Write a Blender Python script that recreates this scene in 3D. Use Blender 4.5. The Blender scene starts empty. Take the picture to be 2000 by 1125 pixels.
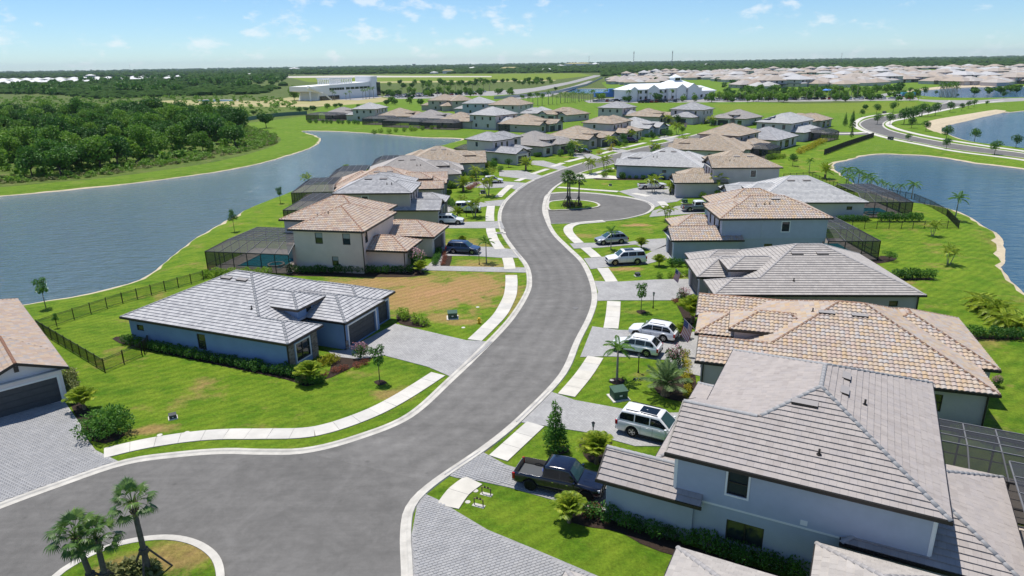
import bpy, bmesh, math, random
from mathutils import Vector, Matrix, noise
from mathutils.geometry import delaunay_2d_cdt
random.seed(7)
scn = bpy.context.scene
C = scn.collection
rad = math.radians

# ---------------------------------------------------------------- camera
F_PX, CAM_H = 1333.0, 26.0                       # focal length in photo pixels, height of the drone
PITCH = math.atan((562.5 - 122.5) / F_PX)
ROLL = math.atan(0.0155)
_rw = Vector((1, 0, 0)); CF = Vector((0, math.cos(PITCH), -math.sin(PITCH))); _uw = Vector((0, math.sin(PITCH), math.cos(PITCH)))
CX = math.cos(ROLL) * _rw - math.sin(ROLL) * _uw
CU = math.sin(ROLL) * _rw + math.cos(ROLL) * _uw
cam = bpy.data.cameras.new('camera')
cam.sensor_width = 36.0; cam.lens = F_PX / 2000 * 36; cam.clip_start = 0.5; cam.clip_end = 60000
camo = bpy.data.objects.new('camera', cam); C.objects.link(camo)
camo.matrix_world = Matrix((( CX.x, CU.x, -CF.x, 0), (CX.y, CU.y, -CF.y, 0), (CX.z, CU.z, -CF.z, CAM_H), (0, 0, 0, 1)))
scn.camera = camo

# ---------------------------------------------------------------- sky, sun, exposure
SUN_EL, SUN_DIR = rad(72), Vector((-0.58, 0.81, 0)).normalized()     # where the sun stands (far left)
w = bpy.data.worlds.new('World'); scn.world = w; w.use_nodes = True
nt = w.node_tree; N = nt.nodes; L = nt.links
N.clear()
wo = N.new('ShaderNodeOutputWorld'); bg = N.new('ShaderNodeBackground')
sky = N.new('ShaderNodeTexSky'); sky.sky_type = 'NISHITA'; sky.sun_disc = False
sky.sun_elevation = SUN_EL; sky.sun_rotation = math.atan2(SUN_DIR.x, SUN_DIR.y)
sky.altitude = 1500; sky.air_density = 1.0; sky.dust_density = 0.1; sky.ozone_density = 4.0
bg.inputs['Strength'].default_value = 0.13
tc = N.new('ShaderNodeTexCoord'); mp = N.new('ShaderNodeMapping'); mp.inputs['Scale'].default_value = (1, 1, 2.0)
L.new(tc.outputs['Generated'], mp.inputs['Vector'])
def _noise(sc, det, rough):
    n = N.new('ShaderNodeTexNoise'); n.inputs['Scale'].default_value = sc; n.inputs['Detail'].default_value = det; n.inputs['Roughness'].default_value = rough
    L.new(mp.outputs['Vector'], n.inputs['Vector']); return n
n1 = _noise(27, 6, .58); n2 = _noise(6.5, 2, .5)
ad = N.new('ShaderNodeMath'); ad.operation = 'MULTIPLY_ADD'; ad.inputs[1].default_value = .45
L.new(n2.outputs['Fac'], ad.inputs[0]); L.new(n1.outputs['Fac'], ad.inputs[2])
cr = N.new('ShaderNodeMapRange'); cr.interpolation_type = 'SMOOTHSTEP'
cr.inputs['From Min'].default_value = .775; cr.inputs['From Max'].default_value = .97; cr.inputs['To Max'].default_value = .5
L.new(ad.outputs[0], cr.inputs['Value'])
grade = N.new('ShaderNodeMix'); grade.data_type = 'RGBA'; grade.blend_type = 'MULTIPLY'; grade.inputs['Factor'].default_value = 1
L.new(sky.outputs['Color'], grade.inputs['A']); grade.inputs['B'].default_value = (.70, .85, .97, 1)
cmix = N.new('ShaderNodeMix'); cmix.data_type = 'RGBA'
L.new(cr.outputs['Result'], cmix.inputs['Factor']); L.new(grade.outputs['Result'], cmix.inputs['A'])
cmix.inputs['B'].default_value = (7.6, 7.7, 7.8, 1)
L.new(cmix.outputs['Result'], bg.inputs['Color']); L.new(bg.outputs[0], wo.inputs[0])
sun = bpy.data.lights.new('sun', 'SUN'); sun.energy = 5.0; sun.angle = rad(.53); sun.color = (1, .955, .88)
suno = bpy.data.objects.new('sun', sun); C.objects.link(suno); suno.location = (0, 0, 80)
_sv = SUN_DIR * math.cos(SUN_EL) + Vector((0, 0, math.sin(SUN_EL)))
suno.rotation_euler = (-_sv).to_track_quat('-Z', 'Y').to_euler()
vs = scn.view_settings; vs.view_transform = 'Standard'; vs.look = 'None'; vs.gamma = 1; vs.use_curve_mapping = False; vs.exposure = 0.06
scn.cycles.max_bounces = 8; scn.cycles.transparent_max_bounces = 16; scn.cycles.volume_bounces = 0
scn.cycles.use_denoising = True; scn.cycles.caustics_reflective = False; scn.cycles.caustics_refractive = False

# ---------------------------------------------------------------- ground measurement
def G(x, y, z=0.0):
    """the ground point (at height z) that the surveyed photo pixel belongs to"""
    d = CX * ((x - 1000) / F_PX) + CU * ((562.5 - y) / F_PX) + CF
    t = (z - CAM_H) / d.z
    return Vector((d.x * t, d.y * t, z))
def GL(pts, z=0.0): return [G(x, y, z) for x, y in pts]
def top_height(bx, by, ty):
    """height of an upright thing from its foot pixel and its top pixel"""
    b = G(bx, by); lo, hi = 0.0, 60.0
    for _ in range(40):
        m = (lo + hi) / 2
        q = Vector((b.x, b.y, m - CAM_H)); yy = 562.5 - F_PX * q.dot(CU) / q.dot(CF)
        if yy > ty: lo = m
        else: hi = m
    return lo
def smooth(pts, n=5, closed=False):
    """Catmull-Rom through plan points"""
    P = [Vector((p[0], p[1])) for p in pts]; m = len(P); out = []
    rng = range(m if closed else m - 1)
    for i in rng:
        if closed: a, b, c, d = P[i-1], P[i], P[(i+1) % m], P[(i+2) % m]
        else: a, b, c, d = P[max(i-1, 0)], P[i], P[i+1], P[min(i+2, m-1)]
        for k in range(n):
            t = k / n
            out.append(.5*((2*b)+(c-a)*t+(2*a-5*b+4*c-d)*t*t+(3*b-a-3*c+d)*t**3))
    if not closed: out.append(P[-1])
    return out
def resample(P, step):
    out = [P[0].copy()]; acc = 0.0
    for i in range(len(P)-1):
        a, b = P[i], P[i+1]; l = (b-a).length
        if l < 1e-9: continue
        d = step - acc
        while d <= l:
            out.append(a + (b-a)*(d/l)); d += step
        acc = (acc + l) % step
    if (out[-1]-P[-1]).length > step*.3: out.append(P[-1].copy())
    return out
def offset(P, d, closed=False):
    """shift a plan polyline to its left by d"""
    out = []; m = len(P)
    for i in range(m):
        if closed: a, b = P[i-1], P[(i+1) % m]
        else: a, b = P[max(i-1, 0)], P[min(i+1, m-1)]
        t = (b-a); t = t.normalized() if t.length > 1e-9 else Vector((1, 0))
        out.append(P[i] + Vector((-t.y, t.x))*d)
    return out
def inside(p, poly):
    x, y = p[0], p[1]; r = False; j = len(poly)-1
    for i in range(len(poly)):
        xi, yi = poly[i][0], poly[i][1]; xj, yj = poly[j][0], poly[j][1]
        if (yi > y) != (yj > y) and x < (xj-xi)*(y-yi)/(yj-yi)+xi: r = not r
        j = i
    return r
def area2(P):
    return sum(P[i][0]*P[(i+1) % len(P)][1]-P[(i+1) % len(P)][0]*P[i][1] for i in range(len(P)))

# ---------------------------------------------------------------- mesh helpers
class MB:
    def __init__(s): s.v = []; s.f = []; s.m = []; s.t = []
    def vert(s, p): s.v.append((p[0], p[1], p[2])); return len(s.v)-1
    def face(s, pts, m=0, t=0.0):
        n = len(s.v); s.v.extend((p[0], p[1], p[2]) for p in pts); s.f.append(tuple(range(n, n+len(pts)))); s.m.append(m); s.t.append(t)
    def idx(s, ids, m=0, t=0.0): s.f.append(tuple(ids)); s.m.append(m); s.t.append(t)
    def box(s, x0, x1, y0, y1, z0, z1, m=0, T=None, t=0.0, skip=''):
        P = [(x0,y0,z0),(x1,y0,z0),(x1,y1,z0),(x0,y1,z0),(x0,y0,z1),(x1,y0,z1),(x1,y1,z1),(x0,y1,z1)]
        if T: P = [T(*p) for p in P]
        n = len(s.v); s.v.extend((p[0],p[1],p[2]) for p in P)
        for k, q in (('b',(0,3,2,1)),('t',(4,5,6,7)),('s',(0,1,5,4)),('e',(1,2,6,5)),('n',(2,3,7,6)),('w',(3,0,4,7))):
            if k in skip: continue
            s.f.append(tuple(n+i for i in q)); s.m.append(m); s.t.append(t)
    def beam(s, a, b, r, m=0, up=(0,0,1), r2=None):
        a = Vector(a); b = Vector(b); d = (b-a)
        if d.length < 1e-6: return
        d.normalize(); up = Vector(up)
        if abs(d.dot(up)) > .98: up = Vector((1,0,0))
        x = d.cross(up).normalized(); y = x.cross(d).normalized(); r2 = r if r2 is None else r2
        n = len(s.v)
        for p in (a, b):
            for sx, sy in ((-1,-1),(1,-1),(1,1),(-1,1)): q = p+x*(sx*r)+y*(sy*r2); s.v.append((q.x,q.y,q.z))
        for q in ((0,1,2,3),(7,6,5,4),(0,4,5,1),(1,5,6,2),(2,6,7,3),(3,7,4,0)): s.f.append(tuple(n+i for i in q)); s.m.append(m); s.t.append(0.0)
    def tube(s, pts, rs, seg=8, m=0, cap=True, t=0.0):
        pts = [Vector(p) for p in pts]; base = len(s.v); k = len(pts)
        for i, p in enumerate(pts):
            d = (pts[min(i+1,k-1)]-pts[max(i-1,0)]).normalized()
            up = Vector((0,0,1)) if abs(d.z) < .9 else Vector((1,0,0))
            x = d.cross(up).normalized(); y = x.cross(d).normalized(); r = rs[i] if hasattr(rs,'__len__') else rs
            for j in range(seg):
                a = 2*math.pi*j/seg; q = p+x*(math.cos(a)*r)+y*(math.sin(a)*r); s.v.append((q.x,q.y,q.z))
        for i in range(k-1):
            for j in range(seg):
                a = base+i*seg+j; b = base+i*seg+(j+1) % seg
                s.f.append((a,b,b+seg,a+seg)); s.m.append(m); s.t.append(t)
        if cap:
            s.f.append(tuple(base+j for j in reversed(range(seg)))); s.m.append(m); s.t.append(t)
            s.f.append(tuple(base+(k-1)*seg+j for j in range(seg))); s.m.append(m); s.t.append(t)
    def add(s, o, M=None):
        n = len(s.v)
        s.v.extend((tuple(M @ Vector(p)) for p in o.v) if M else o.v)
        s.f.extend(tuple(n+i for i in q) for q in o.f); s.m.extend(o.m); s.t.extend(o.t)
    def mesh(s, name, mats, smooth=False, flip=False):
        me = bpy.data.meshes.new(name)
        me.from_pydata(s.v, [], [tuple(reversed(q)) for q in s.f] if flip else s.f)
        if not isinstance(mats, (list, tuple)): mats = [mats]
        for m in mats: me.materials.append(m)
        if len(mats) > 1: me.polygons.foreach_set('material_index', s.m)
        if any(s.t):
            at = me.attributes.new('tint', 'FLOAT', 'FACE'); at.data.foreach_set('value', s.t)
        if smooth: me.polygons.foreach_set('use_smooth', [True]*len(s.f))
        me.update(); return me
def link(name, data, parent=None, loc=None):
    o = bpy.data.objects.new(name, data); C.objects.link(o)
    if parent is not None: o.parent = parent
    if loc is not None: o.location = loc
    return o
def tag(o, label=None, cat=None, group=None, kind=None):
    if label: o['label'] = label
    if cat: o['category'] = cat
    if group: o['group'] = group
    if kind: o['kind'] = kind
    return o
def empty(name, loc, rz=0, label=None, cat=None, group=None):
    o = link(name, None); o.location = loc; o.rotation_euler = (0,0,rz); o.empty_display_size = .3
    return tag(o, label, cat, group)
def copy_tree(o, parent=None):
    c = o.copy(); C.objects.link(c)
    if parent is not None: c.parent = parent
    for ch in o.children: copy_tree(ch, c)
    return c
def copies(proto, spots):
    """the first spot takes the built thing itself, each further one a copy of it and its parts"""
    out = []
    for i, (loc, rz, sc) in enumerate(spots):
        o = proto if i == 0 else copy_tree(proto)
        o.location = loc; o.rotation_euler = (0,0,rz); o.scale = (sc,sc,sc) if not hasattr(sc,'__len__') else sc
        out.append(o)
    return out

# ---------------------------------------------------------------- materials
MATS = {}
def mat(name, col, rough=.8, metal=0, spec=.3, noise_amt=0, noise_scale=5, bump=0, bump_scale=30, var=None, coat=0, trans=0):
    m = bpy.data.materials.new(name); m.use_nodes = True; nt = m.node_tree; N = nt.nodes; L = nt.links
    b = N['Principled BSDF']; b.inputs['Roughness'].default_value = rough; b.inputs['Metallic'].default_value = metal
    b.inputs['Specular IOR Level'].default_value = spec; b.inputs['Coat Weight'].default_value = coat
    b.inputs['Base Color'].default_value = (*col, 1)
    tc = N.new('ShaderNodeTexCoord')
    if noise_amt:
        n = N.new('ShaderNodeTexNoise'); n.inputs['Scale'].default_value = noise_scale; n.inputs['Detail'].default_value = 6; n.inputs['Roughness'].default_value = .62
        L.new(tc.outputs['Object'], n.inputs['Vector'])
        r = N.new('ShaderNodeMapRange'); r.inputs['From Min'].default_value = .3; r.inputs['From Max'].default_value = .7
        L.new(n.outputs['Fac'], r.inputs['Value'])
        mx = N.new('ShaderNodeMix'); mx.data_type = 'RGBA'
        c2 = var if var else tuple(c*(1+noise_amt) for c in col)
        mx.inputs['A'].default_value = (*(tuple(c*(1-noise_amt) for c in col) if not var else col), 1); mx.inputs['B'].default_value = (*c2, 1)
        L.new(r.outputs['Result'], mx.inputs['Factor']); L.new(mx.outputs['Result'], b.inputs['Base Color'])
    if bump:
        n = N.new('ShaderNodeTexNoise'); n.inputs['Scale'].default_value = bump_scale; n.inputs['Detail'].default_value = 4
        L.new(tc.outputs['Object'], n.inputs['Vector'])
        bp = N.new('ShaderNodeBump'); bp.inputs['Strength'].default_value = bump; bp.inputs['Distance'].default_value = .05
        L.new(n.outputs['Fac'], bp.inputs['Height']); L.new(bp.outputs['Normal'], b.inputs['Normal'])
    MATS[name] = m; return m
def ramp_mat(name, stops, rough=.75, src='tint', noise_amt=.12, bump=.25, bump_scale=14, constant=False, spec=.25, streak=0):
    """colour picked per piece from its random 'tint' (face attribute) or per object"""
    m = bpy.data.materials.new(name); m.use_nodes = True; nt = m.node_tree; N = nt.nodes; L = nt.links
    b = N['Principled BSDF']; b.inputs['Roughness'].default_value = rough; b.inputs['Specular IOR Level'].default_value = spec
    if src == 'tint':
        a = N.new('ShaderNodeAttribute'); a.attribute_name = 'tint'; fac = a.outputs['Fac']
    else:
        a = N.new('ShaderNodeObjectInfo'); fac = a.outputs['Random']
    r = N.new('ShaderNodeValToRGB'); e = r.color_ramp.elements
    while len(e) < len(stops): e.new(.5)
    for i, c in enumerate(stops): e[i].position = i/max(1, len(stops)-(0 if constant else 1)); e[i].color = (*c, 1)
    if constant: r.color_ramp.interpolation = 'CONSTANT'
    L.new(fac, r.inputs['Fac'])
    tc = N.new('ShaderNodeTexCoord'); n = N.new('ShaderNodeTexNoise'); n.inputs['Scale'].default_value = 1.3; n.inputs['Detail'].default_value = 8; n.inputs['Roughness'].default_value = .7
    geo = N.new('ShaderNodeNewGeometry'); L.new(geo.outputs['Position'], n.inputs['Vector'])
    mr = N.new('ShaderNodeMapRange'); mr.inputs['From Min'].default_value = .25; mr.inputs['From Max'].default_value = .75
    mr.inputs['To Min'].default_value = 1-noise_amt; mr.inputs['To Max'].default_value = 1+noise_amt
    L.new(n.outputs['Fac'], mr.inputs['Value'])
    mx = N.new('ShaderNodeMix'); mx.data_type = 'RGBA'; mx.blend_type = 'MULTIPLY'; mx.inputs['Factor'].default_value = 1
    L.new(r.outputs['Color'], mx.inputs['A']); L.new(mr.outputs['Result'], mx.inputs['B'])
    L.new(mx.outputs['Result'], b.inputs['Base Color'])
    if bump:
        n2 = N.new('ShaderNodeTexNoise'); n2.inputs['Scale'].default_value = bump_scale; n2.inputs['Detail'].default_value = 3
        L.new(geo.outputs['Position'], n2.inputs['Vector'])
        bp = N.new('ShaderNodeBump'); bp.inputs['Strength'].default_value = bump; bp.inputs['Distance'].default_value = .03
        L.new(n2.outputs['Fac'], bp.inputs['Height']); L.new(bp.outputs['Normal'], b.inputs['Normal'])
    MATS[name] = m; return m
def leaf_mat(name, cols, trans=.35, rough=.55):
    """foliage: colour varies leaf by leaf and tree by tree, light passes through thin leaves"""
    m = bpy.data.materials.new(name); m.use_nodes = True; nt = m.node_tree; N = nt.nodes; L = nt.links
    b = N['Principled BSDF']; b.inputs['Roughness'].default_value = rough; b.inputs['Specular IOR Level'].default_value = .3
    out = N['Material Output']
    a = N.new('ShaderNodeAttribute'); a.attribute_name = 'tint'
    oi = N.new('ShaderNodeObjectInfo')
    md = N.new('ShaderNodeMath'); md.operation = 'MULTIPLY_ADD'; md.inputs[1].default_value = .38; 
    sb = N.new('ShaderNodeMath'); sb.operation = 'MULTIPLY_ADD'; sb.inputs[1].default_value = .62; sb.inputs[2].default_value = 0
    L.new(a.outputs['Fac'], sb.inputs[0]); L.new(oi.outputs['Random'], md.inputs[0]); L.new(sb.outputs[0], md.inputs[2])
    r = N.new('ShaderNodeValToRGB'); e = r.color_ramp.elements
    while len(e) < len(cols): e.new(.5)
    for i, c in enumerate(cols): e[i].position = i/(len(cols)-1); e[i].color = (*c, 1)
    L.new(md.outputs[0], r.inputs['Fac']); L.new(r.outputs['Color'], b.inputs['Base Color'])
    tr = N.new('ShaderNodeBsdfTranslucent'); L.new(r.outputs['Color'], tr.inputs['Color'])
    ms = N.new('ShaderNodeMixShader'); ms.inputs[0].default_value = trans
    L.new(b.outputs[0], ms.inputs[1]); L.new(tr.outputs[0], ms.inputs[2]); L.new(ms.outputs[0], out.inputs['Surface'])
    MATS[name] = m; return m

# ================================================================ GROUND, WATER, ROADS
def grass_material(name, c_dark, c_mid, c_light, dry, dry_spots=(), dry_base=.0):
    m = bpy.data.materials.new(name); m.use_nodes = True; nt = m.node_tree; N = nt.nodes; L = nt.links
    b = N['Principled BSDF']; b.inputs['Roughness'].default_value = .9; b.inputs['Specular IOR Level'].default_value = .12
    geo = N.new('ShaderNodeNewGeometry')
    def nz(scale, detail=5, rough=.6, stretch=None):
        n = N.new('ShaderNodeTexNoise'); n.inputs['Scale'].default_value = scale; n.inputs['Detail'].default_value = detail; n.inputs['Roughness'].default_value = rough
        if stretch:
            mp = N.new('ShaderNodeMapping'); mp.inputs['Rotation'].default_value = (0,0,stretch[0]); mp.inputs['Scale'].default_value = (stretch[1], stretch[2], 1)
            L.new(geo.outputs['Position'], mp.inputs['Vector']); L.new(mp.outputs[0], n.inputs['Vector'])
        else: L.new(geo.outputs['Position'], n.inputs['Vector'])
        return n
    def rng(sock, a, c, lo=0, hi=1):
        r = N.new('ShaderNodeMapRange'); r.inputs['From Min'].default_value = a; r.inputs['From Max'].default_value = c; r.inputs['To Min'].default_value = lo; r.inputs['To Max'].default_value = hi
        L.new(sock, r.inputs['Value']); return r.outputs['Result']
    def mix(f, A, B, mode='MIX'):
        x = N.new('ShaderNodeMix'); x.data_type = 'RGBA'; x.blend_type = mode
        if isinstance(f, float): x.inputs['Factor'].default_value = f
        else: L.new(f, x.inputs['Factor'])
        for s, val in (('A', A), ('B', B)):
            if isinstance(val, tuple): x.inputs[s].default_value = (*val, 1)
            else: L.new(val, x.inputs[s])
        return x.outputs['Result']
    def mth(op, a, c=None):
        x = N.new('ShaderNodeMath'); x.operation = op
        for i, val in enumerate((a, c)):
            if val is None: continue
            if isinstance(val, (int, float)): x.inputs[i].default_value = val
            else: L.new(val, x.inputs[i])
        return x.outputs[0]
    wv_ = N.new('ShaderNodeTexWave'); wv_.inputs['Scale'].default_value = .32; wv_.inputs['Distortion'].default_value = 5; wv_.inputs['Detail'].default_value = 3; wv_.inputs['Detail Scale'].default_value = .6; wm = N.new('ShaderNodeMapping'); wm.inputs['Rotation'].default_value = (0,0,.9); L.new(geo.outputs['Position'], wm.inputs['Vector']); L.new(wm.outputs[0], wv_.inputs['Vector'])
    big = nz(.055, 4); mid = nz(.45, 6, .65); fine = nz(4.5, 8, .8); mow = nz(.35, 2, .5, (.5, .25, 2.6))
    col = mix(rng(big.outputs['Fac'], .35, .65), c_dark, c_mid)
    col = mix(rng(mid.outputs['Fac'], .40, .66), col, c_light)
    blot = nz(1.6, 7, .72); col = mix(rng(blot.outputs['Fac'], .54, .72, 0, .6), col, tuple(c*.68 for c in c_dark))
    col = mix(rng(mow.outputs['Fac'], .45, .62, 0, .5), col, c_light)
    drym = nz(.16, 7, .7); df = rng(drym.outputs['Fac'], .56-dry_base, .73-dry_base, 0, .85)
    edge = nz(.42, 8, .74)
    for (cx, cy, rx, ry, rot, amt) in dry_spots:
        mp = N.new('ShaderNodeMapping'); mp.vector_type = 'TEXTURE'
        mp.inputs['Location'].default_value = (cx, cy, 0); mp.inputs['Rotation'].default_value = (0,0,rot); mp.inputs['Scale'].default_value = (rx, ry, 1000)
        L.new(geo.outputs['Position'], mp.inputs['Vector'])
        ln = N.new('ShaderNodeVectorMath'); ln.operation = 'LENGTH'; L.new(mp.outputs[0], ln.inputs[0])
        d = mth('ADD', ln.outputs['Value'], rng(edge.outputs['Fac'], .28, .72, -.85, .75))
        df = mth('MAXIMUM', df, rng(d, 1.1, .45, 0, amt))
    dcol = mix(rng(edge.outputs['Fac'], .4, .62), dry[0], dry[1])
    col = mix(df, col, dcol)
    col = mix(1.0, col, rng(wv_.outputs['Fac'], 0, 1, .90, 1.08), 'MULTIPLY')
    fm = rng(fine.outputs['Fac'], .28, .72, .50, 1.50)
    col = mix(1.0, col, fm, 'MULTIPLY')
    L.new(col, b.inputs['Base Color'])
    bp = N.new('ShaderNodeBump'); bp.inputs['Strength'].default_value = .9; bp.inputs['Distance'].default_value = .16
    f2 = nz(9, 6, .8); L.new(f2.outputs['Fac'], bp.inputs['Height']); L.new(bp.outputs['Normal'], b.inputs['Normal'])
    MATS[name] = m; return m

def spot(px, py, rx, ry, rot=0, amt=.9):
    p = G(px, py); return (p.x, p.y, rx, ry, rot, amt)
DRY = [spot(860, 572, 10, 6.5, .1, 1), spot(765, 552, 9, 3.4, 0, .9), spot(915, 560, 6, 6, 0, .95), spot(820, 590, 6, 4, 0, .95), spot(900, 478, 5, 4, 0, .6), spot(930, 520, 5, 3, 0, .7),
       spot(870, 620, 2.4, 1.6, 0, .8), spot(1245, 440, 2.6, 1.2, 0, 1), spot(1225, 525, 2.6, 1.1, 0, .9), spot(290, 840, 2.2, .8, .2, .8),
       spot(905, 628, 2, 1.2, 0, .8), spot(1000, 600, 1.0, 4, -.3, .5), spot(345, 1090, 3.2, 1.6, .3, .75), spot(260, 1110, 2.5, 1.3, 0, .75), spot(1985, 480, 3, 6, 0, .4),
       spot(1600, 285, 10, 6, 0, .5), spot(1690, 275, 14, 4, 0, .6), spot(1140, 460, 3, 1.5, 0, .55), spot(760, 770, 1.6, 1.0, 0, .7)]
M_LAWN = grass_material('lawn_grass', (.064,.152,.008), (.108,.208,.011), (.180,.262,.020), ((.33,.225,.08),(.44,.25,.125)), DRY)
M_BANK = grass_material('bank_grass', (.082,.170,.010), (.108,.20,.013), (.15,.235,.022), ((.24,.27,.06),(.30,.27,.10)))
M_WILD = grass_material('brush_ground', (.045,.095,.014), (.08,.135,.022), (.14,.18,.04), ((.20,.185,.08),(.27,.23,.12)), (), .02)
M_FIELD = grass_material('far_field', (.045,.080,.017), (.075,.12,.024), (.12,.155,.04), ((.15,.15,.065),(.20,.18,.09)), (), .04)
M_PLAY = grass_material('playing_field', (.12,.19,.014), (.14,.21,.016), (.18,.23,.03), ((.23,.27,.04),(.25,.27,.06)))
M_SAND = mat('pale_sand', (.50,.42,.29), .95, noise_amt=.18, noise_scale=.8, bump=.5, bump_scale=4)
M_DIRT = mat('dry_dirt', (.42,.35,.19), .95, noise_amt=.2, noise_scale=.05, var=(.30,.29,.11))
M_MULCH = mat('brown_mulch', (.035,.022,.015), .95, noise_amt=.5, noise_scale=9, bump=1, bump_scale=25)

# --- lakes: the water's edge as surveyed, in plan
WZ = -.55
lakeA = GL([(-900,640),(-300,625),(21,597),(70,588),(147,578),(245,555),(297,534),(325,509),(360,481),(406,450),(450,427),(497,402),(560,378),(591,365),(640,352),(720,330),(800,305),(860,285),(900,273),(880,270.5),(827,269),(740,262),(670,257.5),(600,256),(591,257.5),(618,265),(627,276),(595,294),(490,324),(350,347),(175,368),(0,384),(-400,415),(-900,450)], WZ)
lakeB = GL([(1630,322),(1655,314),(1690,304.5),(1725,301.5),(1762,302.5),(1825,306),(1900,319),(2000,331),(2300,372),(2900,450),(2900,900),(2300,690),(2080,607),(2000,570),(1962,534),(1966,499),(1958,463),(1927,443),(1876,414),(1820,400),(1760,392),(1700,372),(1655,350)], WZ)
lakeC = GL([(1840,252),(1852,245),(1890,236.5),(1950,222.5),(2000,217),(2300,190),(2500,280),(2300,325),(2000,290),(1900,276.5),(1847,260)], WZ)
lakeD = GL([(1778,183),(1790,178),(1830,174.5),(1880,171),(1935,170),(2060,168.5),(2300,170),(2300,188),(2000,191),(1900,192),(1830,190.5)], WZ)
lakeE = GL([(385,196),(400,194.5),(440,194),(470,196),(440,199),(400,199)], WZ)
lakeF = GL([(1090,178),(1110,174),(1180,173),(1215,176),(1210,182),(1150,183.5)], WZ)
LAKES = []
for nm, P, n in (('A', lakeA, 4), ('B', lakeB, 4), ('C', lakeC, 4), ('D', lakeD, 3), ('E', lakeE, 3), ('F', lakeF, 3)):
    S = smooth(P, n, True)
    if area2(S) < 0: S.reverse()
    LAKES.append([p + Vector((noise.noise((p.x*.25, p.y*.25, 1)), noise.noise((p.x*.25, p.y*.25, 7))))*.5 for p in resample(S + [S[0]], 2.2 if nm in 'AB' else 5)[:-1]])
lawn_zone = [Vector((p.x, p.y)) for p in GL([(-900,470),(0,366),(175,351),(350,328),(440,312),(515,292),(548,276),(540,264),(505,252),(475,241),(600,226),(640,203),(760,190),(905,180),(1180,196),(1400,197),(1660,207),(1700,185),(1760,176),(2000,158),(2600,160),(3200,400),(3200,1400)])] + [Vector((60,-30)), Vector((-60,-30))]
sand_zone = [Vector((p.x, p.y)) for p in GL([(1806,243),(1815,236),(1850,229),(1900,221),(1945,214),(1965,216),(1950,224),(1895,238),(1856,246),(1846,252),(1850,262),(1838,261),(1812,252)])]
sand2 = [Vector((p.x, p.y)) for p in GL([(1764,183),(1775,176),(1835,169),(1880,166),(1975,164),(1975,167),(1880,172),(1832,176),(1790,180),(1782,184)])]
dirt_zone = [Vector((p.x, p.y)) for p in GL([(258,200),(330,196),(470,196.5),(520,197),(565,190),(600,192),(700,193),(745,190),(760,197),(700,203),(600,209),(480,208),(330,206)])]
play_zone = [Vector((p.x, p.y)) for p in GL([(1390,204),(1560,202.5),(1790,199),(1795,206),(1745,214),(1690,222),(1610,220),(1420,222)])]
field_zone = [Vector((p.x, p.y)) for p in GL([(560,150),(750,146),(1130,143),(1160,147),(1080,156),(960,159),(760,163),(600,160)])]
def rim(S, k=.30):
    """ragged inner edge of the bare shore"""
    a, b_ = offset(S, -.35, True), offset(S, -1.9, True)
    return [p.lerp(q, min(1, max(0, k+1.3*noise.noise((p.x*.045, p.y*.045, 3)) + .5*noise.noise((p.x*.4, p.y*.4, 5))))) for p, q in zip(a, b_)]
estate_zone = [Vector((p.x, p.y)) for p in GL([(1185,172),(1185,153),(1260,141.5),(1400,139),(1640,135),(1900,130),(2100,127.5),(2300,150),(2000,160),(1760,175),(1700,184),(1420,190),(1240,186)])]
ZONES = [(sand_zone, 3), (sand2, 3), (dirt_zone, 5), (play_zone, 6), (field_zone, 6), (lawn_zone, 0), (estate_zone, 1)]
verts, zs, edges = [], [], []
def contour(P, z):
    n = len(verts); P = [p for i, p in enumerate(P) if (p - P[i-1]).length > .05]
    verts.extend(Vector((p.x, p.y)) for p in P); zs.extend([z]*len(P)); edges.extend((n+i, n+(i+1) % len(P)) for i in range(len(P)))
BIG = 14000
contour([Vector((-BIG,-60)), Vector((BIG,-60)), Vector((BIG,BIG)), Vector((-BIG,BIG))], 0)
for S in LAKES:
    contour(offset(S, -3.2, True), 0.0); contour(rim(S, .05 if S is LAKES[0] else .36), -.42); contour(S, WZ - .03); contour(offset(S, 2.5, True), -1.6)
for Z, _ in ZONES: contour(smooth(Z, 2, True) if len(Z) > 12 else Z, 0)
for gx in range(-16, 17):                       # a few grid points keep triangles well shaped
    for gy in range(0, 24): verts.append(Vector((gx*45+.3, gy*45-20))); zs.append(0)
vo, eo, fo, ov, oe, of = delaunay_2d_cdt(verts, edges, [], 0, 1e-4)
gv = []
for i, p in enumerate(vo):
    z = min((zs[k] for k in ov[i]), default=0.0) if ov[i] else 0.0
    gv.append([p.x, p.y, z])
lbox = [(min(p.x for p in S)-4, max(p.x for p in S)+4, min(p.y for p in S)-4, max(p.y for p in S)+4, S, rim(S, .05 if S is LAKES[0] else .36), offset(S, -3.2, True)) for S in LAKES]
for q in gv:
    if q[2] == 0.0:
        for (a, b_, c, d, S, S1, S2) in lbox:
            if a < q[0] < b_ and c < q[1] < d and inside(q, S): q[2] = -1.6
gm = MB(); gm.v = [tuple(q) for q in gv]
for f in fo:
    cx = sum(gv[i][0] for i in f)/len(f); cy = sum(gv[i][1] for i in f)/len(f); zc = [gv[i][2] for i in f]; m = 4
    for Z, k in ZONES:
        if inside((cx, cy), Z): m = k; break
    else:
        if math.hypot(cx, cy) < 560 and cx < -20: m = 2
    if m in (0, 2, 4):
        for (a, b_, c, d, S, S1, S2) in lbox:
            if a < cx < b_ and c < cy < d:
                if inside((cx, cy), S1): m = 3
                elif inside((cx, cy), S2) and m != 4 and cy > 150: m = 1
    if m == 0 and ((cx < -60 and cy > 105 and cx < -.16*cy-20) or cy > 215): m = 1
    gm.f.append(tuple(f)); gm.m.append(m); gm.t.append(0)
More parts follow.
